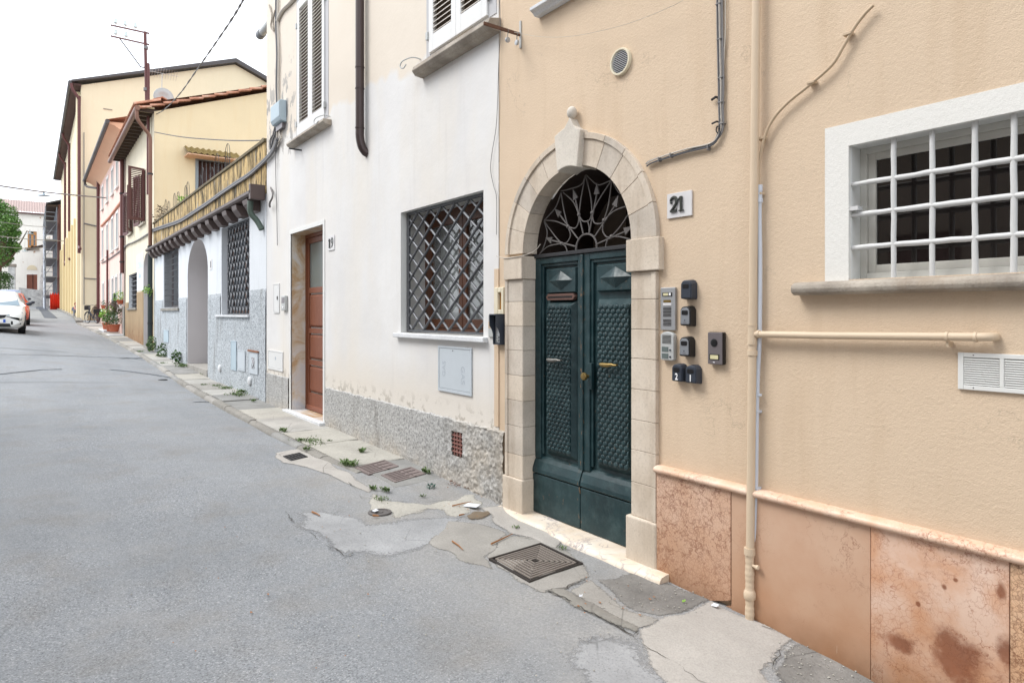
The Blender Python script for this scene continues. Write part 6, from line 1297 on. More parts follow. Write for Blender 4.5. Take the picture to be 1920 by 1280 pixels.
t=meterdoor('weathered grey meter door in the middle of three on the pebbled base',-13.72,-13.16,.50,.90,'meter',-.02)
t=meterdoor('rust-edged meter door with scribbles, nearest of three on the pebbled base',-12.88,-12.28,.50,.90,'meter',-.02)
sm=MB(); sp=[(-12.58+.09*math.sin(k*1.1)+.02*math.sin(k*3.1),-.032,.70+.1*math.sin(k*.63+1)) for k in range(26)]; sm.tube(smoothpts(sp,3),.004,4); sm.build('scribble',M['greyface'],t)
rm=plain('rusty_edge',S(150,100,70,.8),.8,0,.2,20); MB().box(-12.92,-12.24,-.045,-.015,.905,.935).build('rusty_lintel',rm,t)
t=meterdoor('small pale blue cover on the pebbled base left of the niche',-22.75,-21.9,.75,1.12,'bluegreybox',-.02)
for (px,py,lb) in [(412,690,'pale oval vent cap left of the three meter doors'),(468,714,'pale oval vent cap below the rust-edged meter door')]:
    p=W(px,py,.03); o=MB().lathe([(.085,-.02),(.08,-.045),(.05,-.06)],(p.x,0,p.z),'y',16).build('exhaust_vent',M['sillwhite'],smooth=True); tag(rebase(o,(p.x,-.02,p.z)),lb,'vent cap')
# hung rods, hooks
t=thing('laundry_arm','rusty bracket arm with two small pulleys sticking out from the beige wall','bracket arm',W(977,66))
b_=W(977,66); MB().box(b_.x-.010,b_.x+.010,-.012,-.001,WZ(977,91),WZ(977,40)).build('wall_plate',M['alu2'],t,bevel=.002)
tip=PX(b_.x,907,41); MB().box(b_.x-.008,b_.x+.008,tip.y,-.012,b_.z-.014,b_.z+.014).build('arm',plain('rusty_brown_arm',S(98,70,56),.8,0,.25,40),t,bevel=.003)
for k,(px,pz) in enumerate([(952,-.09),(969,-.10)]):
    q=PX(b_.x,px,60); yy=q.y; MB().lathe([(.012,-.010),(.022,-.008),(.022,.008),(.012,.010)],(b_.x,yy,b_.z-.075),'x' if k==0 else 'y',12).build('pulley',M['alu'],t,smooth='auto')
    MB().tube([(b_.x,yy,b_.z+.016),(b_.x+.01,yy,b_.z),(b_.x,yy,b_.z-.03),(b_.x,yy,b_.z-.055)],.004,6).build('pulley_hook',M['nickel'],t)
ln=[(950,58),(980,64),(1010,69),(1050,70),(1100,64),(1180,44),(1260,12),(1290,-6)]
o=MB().tube(smoothpts([W(x,y,.08) for x,y in ln],4),.0016,5).build('clothes_line',M['cablewhite'],smooth=True); tag(rebase(o,W(980,64,.08)),'thin white clothes line sagging from the pulley arm to the upper right','line')
def rod(label,px0,py0,px1,py1,r=.012,m='blackrubber',name='wall_rod'):
    b_=W(px0,py0); tp=PX(b_.x,px1,py1); tp.z=b_.z; o=MB().tube([b_,tp],r,8).build(name,M[m],smooth=True); return tag(rebase(o,b_),label,'rod')
rod('short black rod sticking out of the white wall under the left shuttered window',566,282,542,278)
t=thing('flue_pipe','white ribbed flue pipe sticking out past the left corner of the white house','flue',W(503,33)); a_=Vector((-11.8,.15,6.85)); b_=PX(-13.0,476,31); b_=Vector((-12.65,.15,6.85))
MB().tube([(-11.75,.1,6.78),(-12.45,.1,6.78)],.07,12).build('pipe',M['alu2'],t,smooth=True); MB().tube([(-12.45,.1,6.78),(-12.62,.1,6.78)],.08,12).build('ribbed_end',M['grillegrey'],t,smooth=True)
def holder(label,px,py,dx):
    p=W(px,py); o=MB().tube(smoothpts([p,p+Vector((dx*.3,-.08,.02)),p+Vector((dx,-.14,0)),p+Vector((dx*1.2,-.15,-.05)),p+Vector((dx*.9,-.14,-.08)),p+Vector((dx*.6,-.13,-.05))],4),.007,6).build('shutter_hook',M['alu2'],smooth=True); tag(rebase(o,p),label,'hook')
holder('white curled shutter hook at the left end of the right upper sill',790,112,-.16); holder('white curled shutter hook on the left upper sill',620,219,-.2)
p=W(508,352); o=MB().tube(smoothpts([W(508,352),W(511,362,.05),W(510,372,.08),W(506,380,.08),W(506,388,.04)],4),.016,6).build('iron_hook',M['iron'],smooth=True); tag(rebase(o,p),'curved rusty iron hook near the left corner of the white house','hook')
# brown downpipe of the white house
t=thing('downpipe','dark brown downpipe ending in an elbow into the white wall','downpipe',(-7.579,-.08,3.6))
MB().tube(smoothpts([(-7.585,-.08,8),(-7.585,-.08,5),(-7.585,-.08,3.95),(-7.585,-.08,3.78),(-7.575,-.06,3.66),(-7.56,-.02,3.59),(-7.55,.01,3.575)],5),.052,16).build('pipe',M['brownpipe'],t,smooth=True)
for z in (4.36,4.62,3.88): MB().lathe([(.052,-.008),(.057,-.008),(.057,.008),(.052,.008)],(-7.585,-.08,z),'z',16).build('collar',M['brownpipe'],t,smooth=True)
t=thing('junction_box','pale blue-grey electrical box on the flaking corner of the white house','junction box',(-10.95,-.03,4.7))
MB().prismx([(-.005,4.70),(-.10,4.72),(-.13,4.78),(-.13,5.02),(-.10,5.05),(-.005,5.05)],-11.15,-10.68).build('box',M['bluegreybox'],t,bevel=.012); MB().box(-11.08,-10.75,-.06,-.005,4.62,4.70).build('cable_gland',M['greyface'],t)
t=thing('corner_cables','tangle of old cables running down the left corner of the white house','cables',(-11.4,-.03,5))
for k,(ox,m) in enumerate([(0,'cabledark'),(2.5,'cablewhite'),(-2,'cable'),(5,'cablewhite')]):
    MB().tube(smoothpts([W(x+ox*.7,y,.02+.01*(k%2)) for x,y in [(519,-25),(518,40),(520,100),(519,160),(520,215),(516+ox,250),(512+ox*2,262),(508,280)]],5),.012,6).build('cable',M[m],t,smooth=True)
MB().tube(smoothpts([W(x,y,.03) for x,y in [(520,40),(530,20),(545,5),(565,-18),(585,-40)]],4),.03,7).build('cable',M['cablewhite'],t,smooth=True)
MB().tube(smoothpts([W(x,y,.03) for x,y in [(505,10),(510,30),(508,50),(514,58),(512,40),(516,20)]],4),.014,6).build('cable',M['sillstone'],t,smooth=True)
MB().tube(smoothpts([W(x,y,.03) for x,y in [(516,282),(517,330),(519,400),(520,460)]],4),.006,5).build('cable',M['cable'],t,smooth=True)
t=thing('cable_bundle','grey cable bundle slung along the stained yellow terrace wall','cable bundle',(-18,-.05,4.2))
for k in range(3):
    pts=[(520,262),(512,282),(497,300),(470,325),(440,345),(415,362),(390,380),(360,400),(335,415),(300,427),(286,432)]
    MB().tube(smoothpts([W(x,y+k*2.2-2,.05) for x,y in pts],4),.024,6).build('cable',M['cable' if k!=1 else 'cabledark'],t,smooth=True)
t=thing('facade_cable','grey cable running along the cream and pink fronts','cable',(-30,-.03,4.6))
MB().tube(smoothpts([W(x,y,.04) for x,y in [(286,433),(275,440),(262,448),(248,455),(240,458),(232,465),(215,478),(200,488),(190,493)]],4),.03,6).build('cable',M['cable'],t,smooth=True)
o=MB().tube(smoothpts([W(x,y,.04) for x,y in [(233,372),(226,380),(217,392),(205,408),(190,424)]],4),.06,6).build('salmon_cable',plain('salmon_painted_cable',S(214,150,122,.8),.7),smooth=True); tag(rebase(o,W(217,392)),'salmon painted cable bundle rising across the pink front','cable')
# overhead lines
t=thing('twisted_cable','thick twisted grey cable spanning from the upper edge to the cream house corner','cable',(-20,-.5,8))
A_=Vector((-25.0,-.1,8.15)); 
def ray(px,py,Z): X=(px-960)*Z/F; return Vector((-(Z*CT-X*ST), Z*ST+X*CT-D, H-(py-YH)*Z/F))
pts=smoothpts([ray(290,216,22.5),ray(310,204,20.5),ray(338,175,17.5),ray(370,130,14.5),ray(405,80,12),ray(440,28,10),ray(462,-12,9),ray(485,-60,8)],10)
for k in (0,1): MB().tube([p+Vector((0,.009*math.cos(i*1.1+math.pi*k),.009*math.sin(i*1.1+math.pi*k))) for i,p in enumerate(pts)],.0095,5).build('strand',M['cable' if k else 'iron'],t,smooth=True)
def wire(label,pts,r,m='cable',name='overhead_wire'):
    P_=smoothpts([ray(*p) for p in pts],6); o=MB().tube(P_,r,5).build(name,M[m],smooth=True); return tag(rebase(o,P_[0]),label,'wire')
wire('dark wire sagging across the yellow end wall above the terrace',[(290,248,21.5),(340,257,20.5),(400,262,19),(450,264,17.5),(503,263,16)],.015,'cabledark')
wire('thick grey wire crossing the street high up to the pink house',[(-30,344,26),(30,353,28),(90,361,31),(150,367,34),(222,373,37)],.035)
wire('thin wire crossing in front of the church roof line',[(-30,412,60),(20,419,62),(60,424,66),(88,425,70)],.03)
wire('white wire crossing in front of the tree top half',[(-30,440,45),(10,444,47),(60,449,52),(120,452,58)],.03)
wire('thin wire crossing in front of the tree lower half',[(-30,460,55),(20,464,58),(60,466,62),(86,463,68)],.03)
for (px,py,Z,lb) in [(82,367,31,'street lamp with flat blue-grey shade hanging from the high wire'),(56,438,52,'hanging street lamp in front of the church window'),(47,471,62,'small hanging street lamp below the church window')]:
    c_=ray(px,py,Z); t=thing('hanging_lamp',lb,'street lamp',c_); k=Z/31
    MB().lathe([(.02,.20),(.11,.19),(.03,.12),(.06,.05),(.26,.015),(.27,-.01),(.05,-.02)],c_,'z',14).build('shade',M['bluegreybox'],t,smooth='auto'); MB().tube([c_+Vector((0,0,.2)),c_+Vector((0,0,.32))],.012,5).build('hanger',M['cable'],t)
t=thing('hanging_wire','thin grey wire hanging down the joint between white and beige houses','cable',W(934,200))
MB().tube(smoothpts([W(x,y,.02) for x,y in [(937,0),(938,60),(935,120),(933,190),(930,240),(922,290),(920,320),(926,350),(931,372),(931,440)]],5),.003,5).build('wire',M['cable'],t,smooth=True)
MB().tube(smoothpts([W(x,y,.05) for x,y in [(931,480),(945,484),(965,482),(985,478),(1003,470),(1013,458)]],5),.0035,5).build('wire',M['cablewhite'],t,smooth=True)

# ================================================================== ON THE GROUND
def ground_frame(quad):     # centre + edge vectors from four photo corners (left, top, right, bottom)
    P_=[GP(*p) for p in quad]; c=sum(P_,Vector())/4; u=((P_[2]-P_[1])+(P_[3]-P_[0]))/2; v=((P_[1]-P_[0])+(P_[2]-P_[3]))/2; return c,u,v
def slabbox(mb,c,u,v,a0,a1,b0,b1,z0,z1):
    f=lambda a,b,z:(c.x+u.x*a+v.x*b,c.y+u.y*a+v.y*b,c.z+u.z*a+v.z*b+z)
    mb.add([f(a,b,z) for z in (z0,z1) for a,b in ((a0,b0),(a1,b0),(a1,b1),(a0,b1))],[(0,3,2,1),(4,5,6,7),(0,1,5,4),(1,2,6,5),(2,3,7,6),(3,0,4,7)])
c,u,v=ground_frame([(915,1049),(1015,1022),(1092,1058),(994,1096)])
t=thing('drain_grate','square cast iron drain grate with concentric ribs near the doorstep','drain grate',c); L_=.018
mb=MB()
for a0,a1,b0,b1 in [(-.5,.5,-.5,-.465),(-.5,.5,.465,.5),(-.5,-.465,-.465,.465),(.465,.5,-.465,.465)]: slabbox(mb,c,u,v,a0,a1,b0,b1,-.03,L_)
mb.build('frame',M['castiron'],t,bevel=.002); mb=MB(); slabbox(mb,c,u,v,-.46,.46,-.46,.46,-.03,L_-.008); mb.build('plate',M['pit'],t)
n_=7
for side in range(4):
    for i in range(n_):
        o=.07+.058*i; 
        # ribs run parallel inside each triangular quarter, direction alternates between quarters
        mb=MB(); w_=.0105
        if side in (0,2):   # left / right quarters: ribs parallel to v
            s_=-1 if side==0 else 1; slabbox(mb,c,u,v,s_*o-w_,s_*o+w_,-o+.0,o-.0,L_-.008,L_+.001)
        else:
            s_=-1 if side==1 else 1; slabbox(mb,c,u,v,-o-.012,o+.012,s_*o-w_,s_*o+w_,L_-.008,L_+.001)
        mb.build('rib',M['castbar'],t)
mb=MB(); slabbox(mb,c,u,v,-.035,.035,-.035,.035,L_-.008,L_+.002); mb.build('centre_boss',M['castiron'],t)
for quad,lb in [([(665,879),(722,866),(747,876),(692,892)],'pinkish ribbed cover in the pavement, the one nearer the brown door'),([(713,892),(772,878),(797,889),(742,906)],'pinkish patterned cover in the pavement, the one nearer the arch')]:
    P_=[GP(*p) for p in quad]; 
    for p in P_: p.z=pave_z(p.x,p.y)+.012
    c=sum(P_,Vector())/4; u=((P_[2]-P_[1])+(P_[3]-P_[0]))/2; v=((P_[1]-P_[0])+(P_[2]-P_[3]))/2
    t=thing('manhole_cover',lb,'cover',c); mb=MB(); slabbox(mb,c,u,v,-.5,.5,-.5,.5,-.02,.0); mb.build('lid',M['pinkcover'],t,bevel=.002)
    for i in range(6):
        mb=MB(); slabbox(mb,c,u,v,-.42+.15*i,-.36+.15*i,-.42,.0 if i%2 else .42,.0005,.006); mb.build('rib',M['pinkcover'],t)
    for i in range(3):
        mb=MB(); slabbox(mb,c,u,v,-.28+.30*i,-.08+.30*i,.12,.18,.0005,.006); mb.build('rib',M['pinkcover'],t)
c,u,v=ground_frame([(531,857),(561,850),(578,858),(545,865)]); c.z+=.012
t=thing('gully_grate','small dark gully grate set in pale concrete by the kerb','drain grate',c)
for k,(a0,a1) in enumerate([(-.5,-.03),(.03,.5)]):
    mb=MB(); slabbox(mb,c,u,v,a0,a1,-.5,.5,-.01,.004); h_=mb.build('grate_half',M['irondark'],t)
    for j in range(5):
        mb=MB(); slabbox(mb,c,u,v,a0+.04,a1-.04,-.42+.19*j,-.34+.19*j,.0045,.006); mb.build('slot',M['pit'],h_)
c=GP(712,961); t=thing('water_cap','small round iron water cap in the road','cap',c); MB().lathe([(.095,-.01),(.095,.010),(.088,.012),(.07,.012),(.068,.006),(.03,.006),(.028,.011),(.01,.011)],c,'z',24).build('cap',M['iron'],t,smooth='auto')
for (px,py,lb) in [(305,712,'small round dark cap in the road by the niche')]: c=GP(px,py); t=thing('water_cap',lb,'cap',c); MB().lathe([(.1,-.01),(.1,.010),(.06,.014)],c,'z',16).build('cap',M['irondark'],t,smooth='auto')
# twigs, stubs, paper
def stick(label,p,q,r=.006,m='stick',name='twig',cat='twig'):
    a,b=GP(*p),GP(*q); a.z+=r+.010; b.z+=r+.010; k=(a+b)/2+Vector((.004,.004,.002)); o=MB().tube([a,k,b],[r*1.2,r,r*.5],6,.8).build(name,M[m],smooth=True); return tag(rebase(o,a),label,cat)
stick('long orange-brown twig lying on the concrete left of the drain grate',(921,1023),(961,1004),.006)
stick('short split orange twig farther left of the drain grate',(848,1018),(868,1034),.006)
stick('lone orange twig on the asphalt near the crack',(585,963),(600,970),.007)
stick('orange stub beside the round water cap',(699,970),(711,971),.008)
stick('thin brown twig across the pinkish cover by the stone plinth',(848,951),(883,943),.005)
stick('orange cigarette end near the wet stain',(861,969),(871,967),.006); 
random.seed(5)
lt=MB()
for _ in range(46):
    px,py=random.choice([(random.uniform(560,900),random.uniform(930,1010)),(random.uniform(1080,1230),random.uniform(1085,1160)),(random.uniform(820,930),random.uniform(905,960)),(random.uniform(300,700),random.uniform(990,1270))]); p=GP(px,py); s_=random.uniform(.003,.008); p.z+=.012
    a_=random.uniform(0,6.28); lt.add([p+Vector((s_*2*math.cos(a_+k*1.57),s_*math.sin(a_+k*1.57),.003*(k%2))) for k in range(4)],[(0,1,2,3)])
o=lt.build('litter_specks',M['stick']); o['kind']='stuff'
random.seed(6); lt=MB()
for _ in range(420):
    px,py=random.choice([(random.uniform(560,1240),random.uniform(930,1190)),(random.uniform(1120,1330),random.uniform(1090,1150)),(random.uniform(1450,1640),random.uniform(1205,1279)),(random.uniform(100,1200),random.uniform(900,1279))]); p=GP(px,py); s_=random.uniform(.002,.0065); p.z+=.009
    lt.sphere(p,s_,5,(1,random.uniform(.6,1),.6))
o=lt.build('grit',M['conc_rough'],smooth=True); o['kind']='stuff'
def scrap(label,px,py,s_,m='paper',a_=0,cat='litter',name='paper_scrap'):
    p=GP(px,py); p.z+=.014; mb=MB(); mb.add([p+Vector((s_*math.cos(a_)*x-s_*math.sin(a_)*y,s_*math.sin(a_)*x+s_*math.cos(a_)*y,z)) for x,y,z in [(-1,-.5,0),(.9,-.6,.006),(1,.4,.016),(0,.6,.004),(-.8,.5,.012)]],[(0,1,2,3,4)]); o=mb.build(name,M[m]); s2=o.modifiers.new('thick','SOLIDIFY'); s2.thickness=.002; return tag(rebase(o,p),label,cat)
scrap('crumpled white paper scrap on the pavement near the pipe foot',1341,1140,.022); scrap('long white paper sliver beside the left stone plinth',885,951,.07,a_=.5); scrap('white paper triangle beside the water cap',704,961,.035)
scrap('tiny yellow-green leaf on the dark patch',1282,1132,.010,'pot_leaf2',1.0,'leaf','fallen_leaf'); scrap('yellow petal on the pavement near the rough wall',674,848,.03,'nichegold',.4,'leaf','fallen_leaf')
scrap('white sticky-paper fleck on the asphalt in front of the grate',1089,1122,.010,a_=.8)
# damp stain beside the doorstep
drape('damp_stain',[(872,968),(885,958),(905,960),(925,955),(908,975),(885,976)],plain('wet_brown_stain',S(140,124,104,.66),.5,0,.15,20),.0135,.012,.03)
# weeds: uncounted ground cover
wd=MB(); random.seed(9)
def tuft(p,r,n,h):
    for _ in range(n):
        a_=random.uniform(0,6.28); q=Vector(p)+Vector((r*random.gauss(0,.5),r*.6*random.gauss(0,.5),0)); l=h*random.uniform(.5,1.2); d_=Vector((math.cos(a_)*l*.7,math.sin(a_)*l*.7,l*.7)); w_=Vector((-math.sin(a_),math.cos(a_),0))*l*.14
        wd.add([q,q+d_*.5+w_+Vector((0,0,l*.2)),q+d_,q+d_*.5-w_+Vector((0,0,l*.2))],[(0,1,2,3)])
for (px,py,r,n,h) in [(530,815,.10,60,.06),(563,831,.06,40,.05),(585,833,.22,220,.04),(575,848,.06,40,.05),(655,874,.12,160,.06),(700,918,.05,40,.05),(722,922,.06,50,.05),(716,938,.10,90,.03),(792,932,.04,30,.03),(800,888,.05,50,.06),(678,852,.05,40,.07),(618,832,.03,20,.04),(968,992,.04,20,.03),(1052,1030,.05,30,.03),(445,748,.25,160,.06),(424,735,.2,120,.06),(418,715,.2,100,.06),(385,707,.2,60,.06),(345,690,.3,160,.08),(300,672,.2,100,.08),(262,664,.2,60,.07),(475,760,.1,50,.05),(405,730,.2,80,.05),(340,693,.2,60,.08),(382,728,.12,60,.04),(305,686,.2,60,.05),(462,743,.3,140,.09),(448,722,.15,80,.12),(440,716,.12,80,.10)]:
    p=GP(px,py); p.z=max(p.z,pave_z(p.x,p.y) if p.y>-curb_d(-p.x) and p.x<-5.5 else p.z)+.005; tuft(p,r,n,h)
o=wd.build('weeds',M['weed']); o['kind']='stuff'
dl=MB(); random.seed(10)
for _ in range(90):
    p=GP(random.gauss(860,14),random.gauss(905,7)); p.z=max(p.z,pave_z(p.x,p.y))+.012; a_=random.uniform(0,6.28); s_=random.uniform(.008,.02); dl.add([p+Vector((s_*math.cos(a_),s_*math.sin(a_),0)),p+Vector((-s_*math.sin(a_)*.5,s_*math.cos(a_)*.5,.01)),p-Vector((s_*math.cos(a_),s_*math.sin(a_),0)),p+Vector((s_*math.sin(a_)*.5,-s_*math.cos(a_)*.5,.006))],[(0,1,2,3)])
o=dl.build('dead_leaves',M['deadleaf']); o['kind']='stuff'
p=GP(807,915); p.z=pave_z(p.x,p.y)+.02; mb=MB(); leaves(mb,p,.045,26,.035,(1,1,.6)); o=mb.build('green_leaf_sprig',plain('blue_green_leaf',S(60,96,84),.5)); tag(rebase(o,p),'small blue-green leafy sprig in the pavement below the rough wall','plant')
def wallplant(label,x,y,z,r,n,sz,m='weed'):
    mb=MB(); leaves(mb,(x,y,z),r,n,sz,(1,.6,1),.2); o=mb.build('wall_plant',M[m]); return tag(rebase(o,(x,y,z-r)),label,'plant')
wallplant('leafy weed at the foot of the black pipe',-24.5,-.12,.62,.28,160,.09); wallplant('leafy weed growing at the wall right of the black pipe weed',-22.4,-.12,.50,.25,150,.08,'pot_leaf'); wallplant('dark leafy weed nearest the niche on its left side',-19.9,-.14,.42,.22,150,.08,'pot_leaf'); wallplant('small leafy weed sprouting from the pipe clamp high on the black pipe',-24.9,-.2,2.4,.22,90,.08,'pot_leaf2')
# pots by the pink house
gz=lambda x:base_z(-x)+.0
plant('potted_plant','tall bushy potted shrub with reddish upper leaves and pink flowers',  'potted plant',(WX(214,.3),-.3,gz(WX(214,.3))+.10),.24,.34,[(0,0,.35,.42,420,.09,'pot_leaf'),(.0,0,.78,.34,420,.08,'redleaf'),(-.1,0,1.08,.12,60,.06,'pot_leaf'),(-.1,-.2,.6,.33,26,.05,'flower')])
plant('potted_plant','low bushy green plant in the pot behind the flowering shrub','potted plant',(WX(207,.35),-.35,gz(WX(207,.35))+.06),.2,.3,[(0,0,.25,.36,300,.09,'pot_leaf'),(-.1,0,.7,.25,100,.08,'pot_leaf2')])
plant('potted_plant','bright green arching plant in a terracotta pot next to the bicycle','potted plant',(WX(199,.4),-.4,gz(WX(199,.4))+.04),.17,.36,[(0,0,.2,.2,90,.12,'pot_leaf2'),(-.1,-.05,.42,.27,170,.13,'pot_leaf2')])
plant('window_pot','pot with yellow-green plant on the nearer pink house sill','potted plant',(WX(226.5,.1),-.12,2.05),.15,.2,[(0,0,.15,.28,160,.09,'pot_leaf2')],None,False)
plant('window_pot','small pot plant on the farther pink house sill','potted plant',(WX(194.5,.1),-.12,1.90),.12,.2,[(0,0,.12,.17,80,.07,'pot_leaf')],None,False)
MB().box(WX(215.8),WX(218.5),-.12,-.04,1.7,2.6).build('mailbox',M['blackrubber']); mbx=bpy.data.objects['mailbox']; tag(rebase(mbx,(WX(217),-.08,1.7)),'black mailbox on the pink house between windows','mailbox')
# bicycle, standing across the pavement
bx=-46.4; bz=base_z(46.4); bike=thing('bicycle','dark city bicycle with a basket parked by the pink house','bicycle',(bx,-.35,bz))
A1=Vector((-46.9,-.62,base_z(46.9))); A2=Vector((-45.95,-.20,A1.z)); fw,rw=A1+Vector((0,0,.33)),A2+Vector((0,0,.33)); dv=(rw-fw).normalized(); up=Vector((0,0,1))
for nm,cw_ in (('front',fw),('rear',rw)):
    ring=lambda R_,k=24:[cw_+dv*(R_*math.cos(2*math.pi*i/k))+up*(R_*math.sin(2*math.pi*i/k)) for i in range(k+1)]
    wh_=MB().tube(ring(.32),.024,6).build('wheel',M['tyre'],bike,smooth=True); MB().tube(ring(.295),.010,5).build('rim',M['rim'],wh_,smooth=True); sp=MB()
    for i in range(10): a_=2*math.pi*i/10; sp.tube([cw_,cw_+dv*.29*math.cos(a_)+up*.29*math.sin(a_)],.003,3)
    sp.build('spokes',M['rim'],wh_); MB().tube([cw_+dv*(.36*math.cos(a_))+up*(.36*math.sin(a_)) for a_ in [math.radians(20+i*14) for i in range(11)]],.014,5,2).build('mudguard',M['plasticdark'],bike,smooth=True)
hd_=fw+dv*.18+up*.52; st_=rw-dv*.18+up*.48; bb=fw.lerp(rw,.55)-up*.06; mb=MB()
for a_,b_ in [(fw,hd_),(hd_-up*.08,bb),(bb,st_),(bb,rw),(st_-up*.12,rw),(hd_-up*.2,bb+up*.2)]: mb.tube([a_,b_],.026,6)
mb.build('frame',M['plasticdark'],bike); sn=dv.cross(up)
MB().tube([hd_,hd_+up*.18-dv*.02,],.012,6).build('stem',M['rim'],bike); MB().tube([hd_+up*.2-sn*.27+dv*.12,hd_+up*.22-sn*.2,hd_+up*.2,hd_+up*.22+sn*.2,hd_+up*.2+sn*.27+dv*.12],.012,6).build('handlebar',M['plasticdark'],bike)
s_=st_+up*.12; MB().sphere(s_,.13,10,(.7,1.0,.35)).build('saddle',M['plasticblack'],bike,smooth=True)
q=hd_-dv*.22+up*.05; MB().prismz([(q.x-.17,q.y-.15),(q.x+.17,q.y-.15),(q.x+.17,q.y+.15),(q.x-.17,q.y+.15)],q.z-.12,q.z+.14).build('basket',M['irondark'],bike)
q=rw+up*.42; MB().prismz([(q.x-.17,q.y-.2),(q.x+.17,q.y-.2),(q.x+.17,q.y+.2),(q.x-.17,q.y+.2)],q.z-.14,q.z+.10).build('rear_bag',M['plasticblack'],bike,bevel=.03)
# person sitting on the raised kerb by the yellow hall
def person():
    base=PX(-53.0,149,588); X_,Y_=-52.3,YF-.17; z0=base_z(52.3)+.07
    t=thing('person','person with reddish hair sitting low against the yellow hall in grey clothes','person',(X_,Y_,z0))
    J={'pel':(0,0,.16),'ch':(.05,0,.42),'nk':(.07,0,.60),'hd':(.09,0,.74),'kl':(.36,-.12,.42),'fl':(.52,-.13,.05),'kr':(.38,.12,.40),'fr':(.55,.14,.05),'tl':(.66,-.13,.03),'tr':(.69,.14,.03),'sl':(.05,-.18,.56),'sr':(.05,.18,.56),'el':(.20,-.22,.36),'er':(.20,.22,.36),'hl':(.36,-.14,.44),'hr':(.37,.14,.43)}
    R={'pel':.13,'ch':.14,'nk':.055,'hd':.10,'kl':.065,'fl':.04,'kr':.065,'fr':.04,'tl':.035,'tr':.035,'sl':.06,'sr':.06,'el':.042,'er':.042,'hl':.03,'hr':.03}
    E=[('pel','ch'),('ch','nk'),('nk','hd'),('pel','kl'),('kl','fl'),('fl','tl'),('pel','kr'),('kr','fr'),('fr','tr'),('ch','sl'),('sl','el'),('el','hl'),('ch','sr'),('sr','er'),('er','hr')]
    K=list(J); me=bpy.data.meshes.new('body'); me.from_pydata([J[k] for k in K],[(K.index(a),K.index(b)) for a,b in E],[]); o=bpy.data.objects.new('body',me); COL.objects.link(o); o.parent=t; sk=o.modifiers.new('skin','SKIN')
    for i,k in enumerate(K): me.skin_vertices[0].data[i].radius=(R[k],R[k])
    me.skin_vertices[0].data[0].use_root=True; ss=o.modifiers.new('sub','SUBSURF'); ss.levels=1; ss.render_levels=2; me.materials.append(M['clothgrey']); 
    MB().sphere((X_+.10,Y_,z0+.76),.115,12,(.9,.85,1.1)).build('head',M['skin'],t,smooth=True); MB().sphere((X_+.075,Y_,z0+.80),.125,12,(.95,.9,.95)).build('hair',M['hair'],t,smooth=True); MB().sphere((X_+.03,Y_,z0+.42),.19,10,(.85,1.05,1.2)).build('shirt',M['clothpink'],t,smooth=True)
    for k in ('tl','tr'): MB().sphere((X_+J[k][0],Y_+J[k][1],z0+.04),.07,8,(1.5,.7,.6)).build('shoe',M['clothnavy'],t,smooth=True)
person()
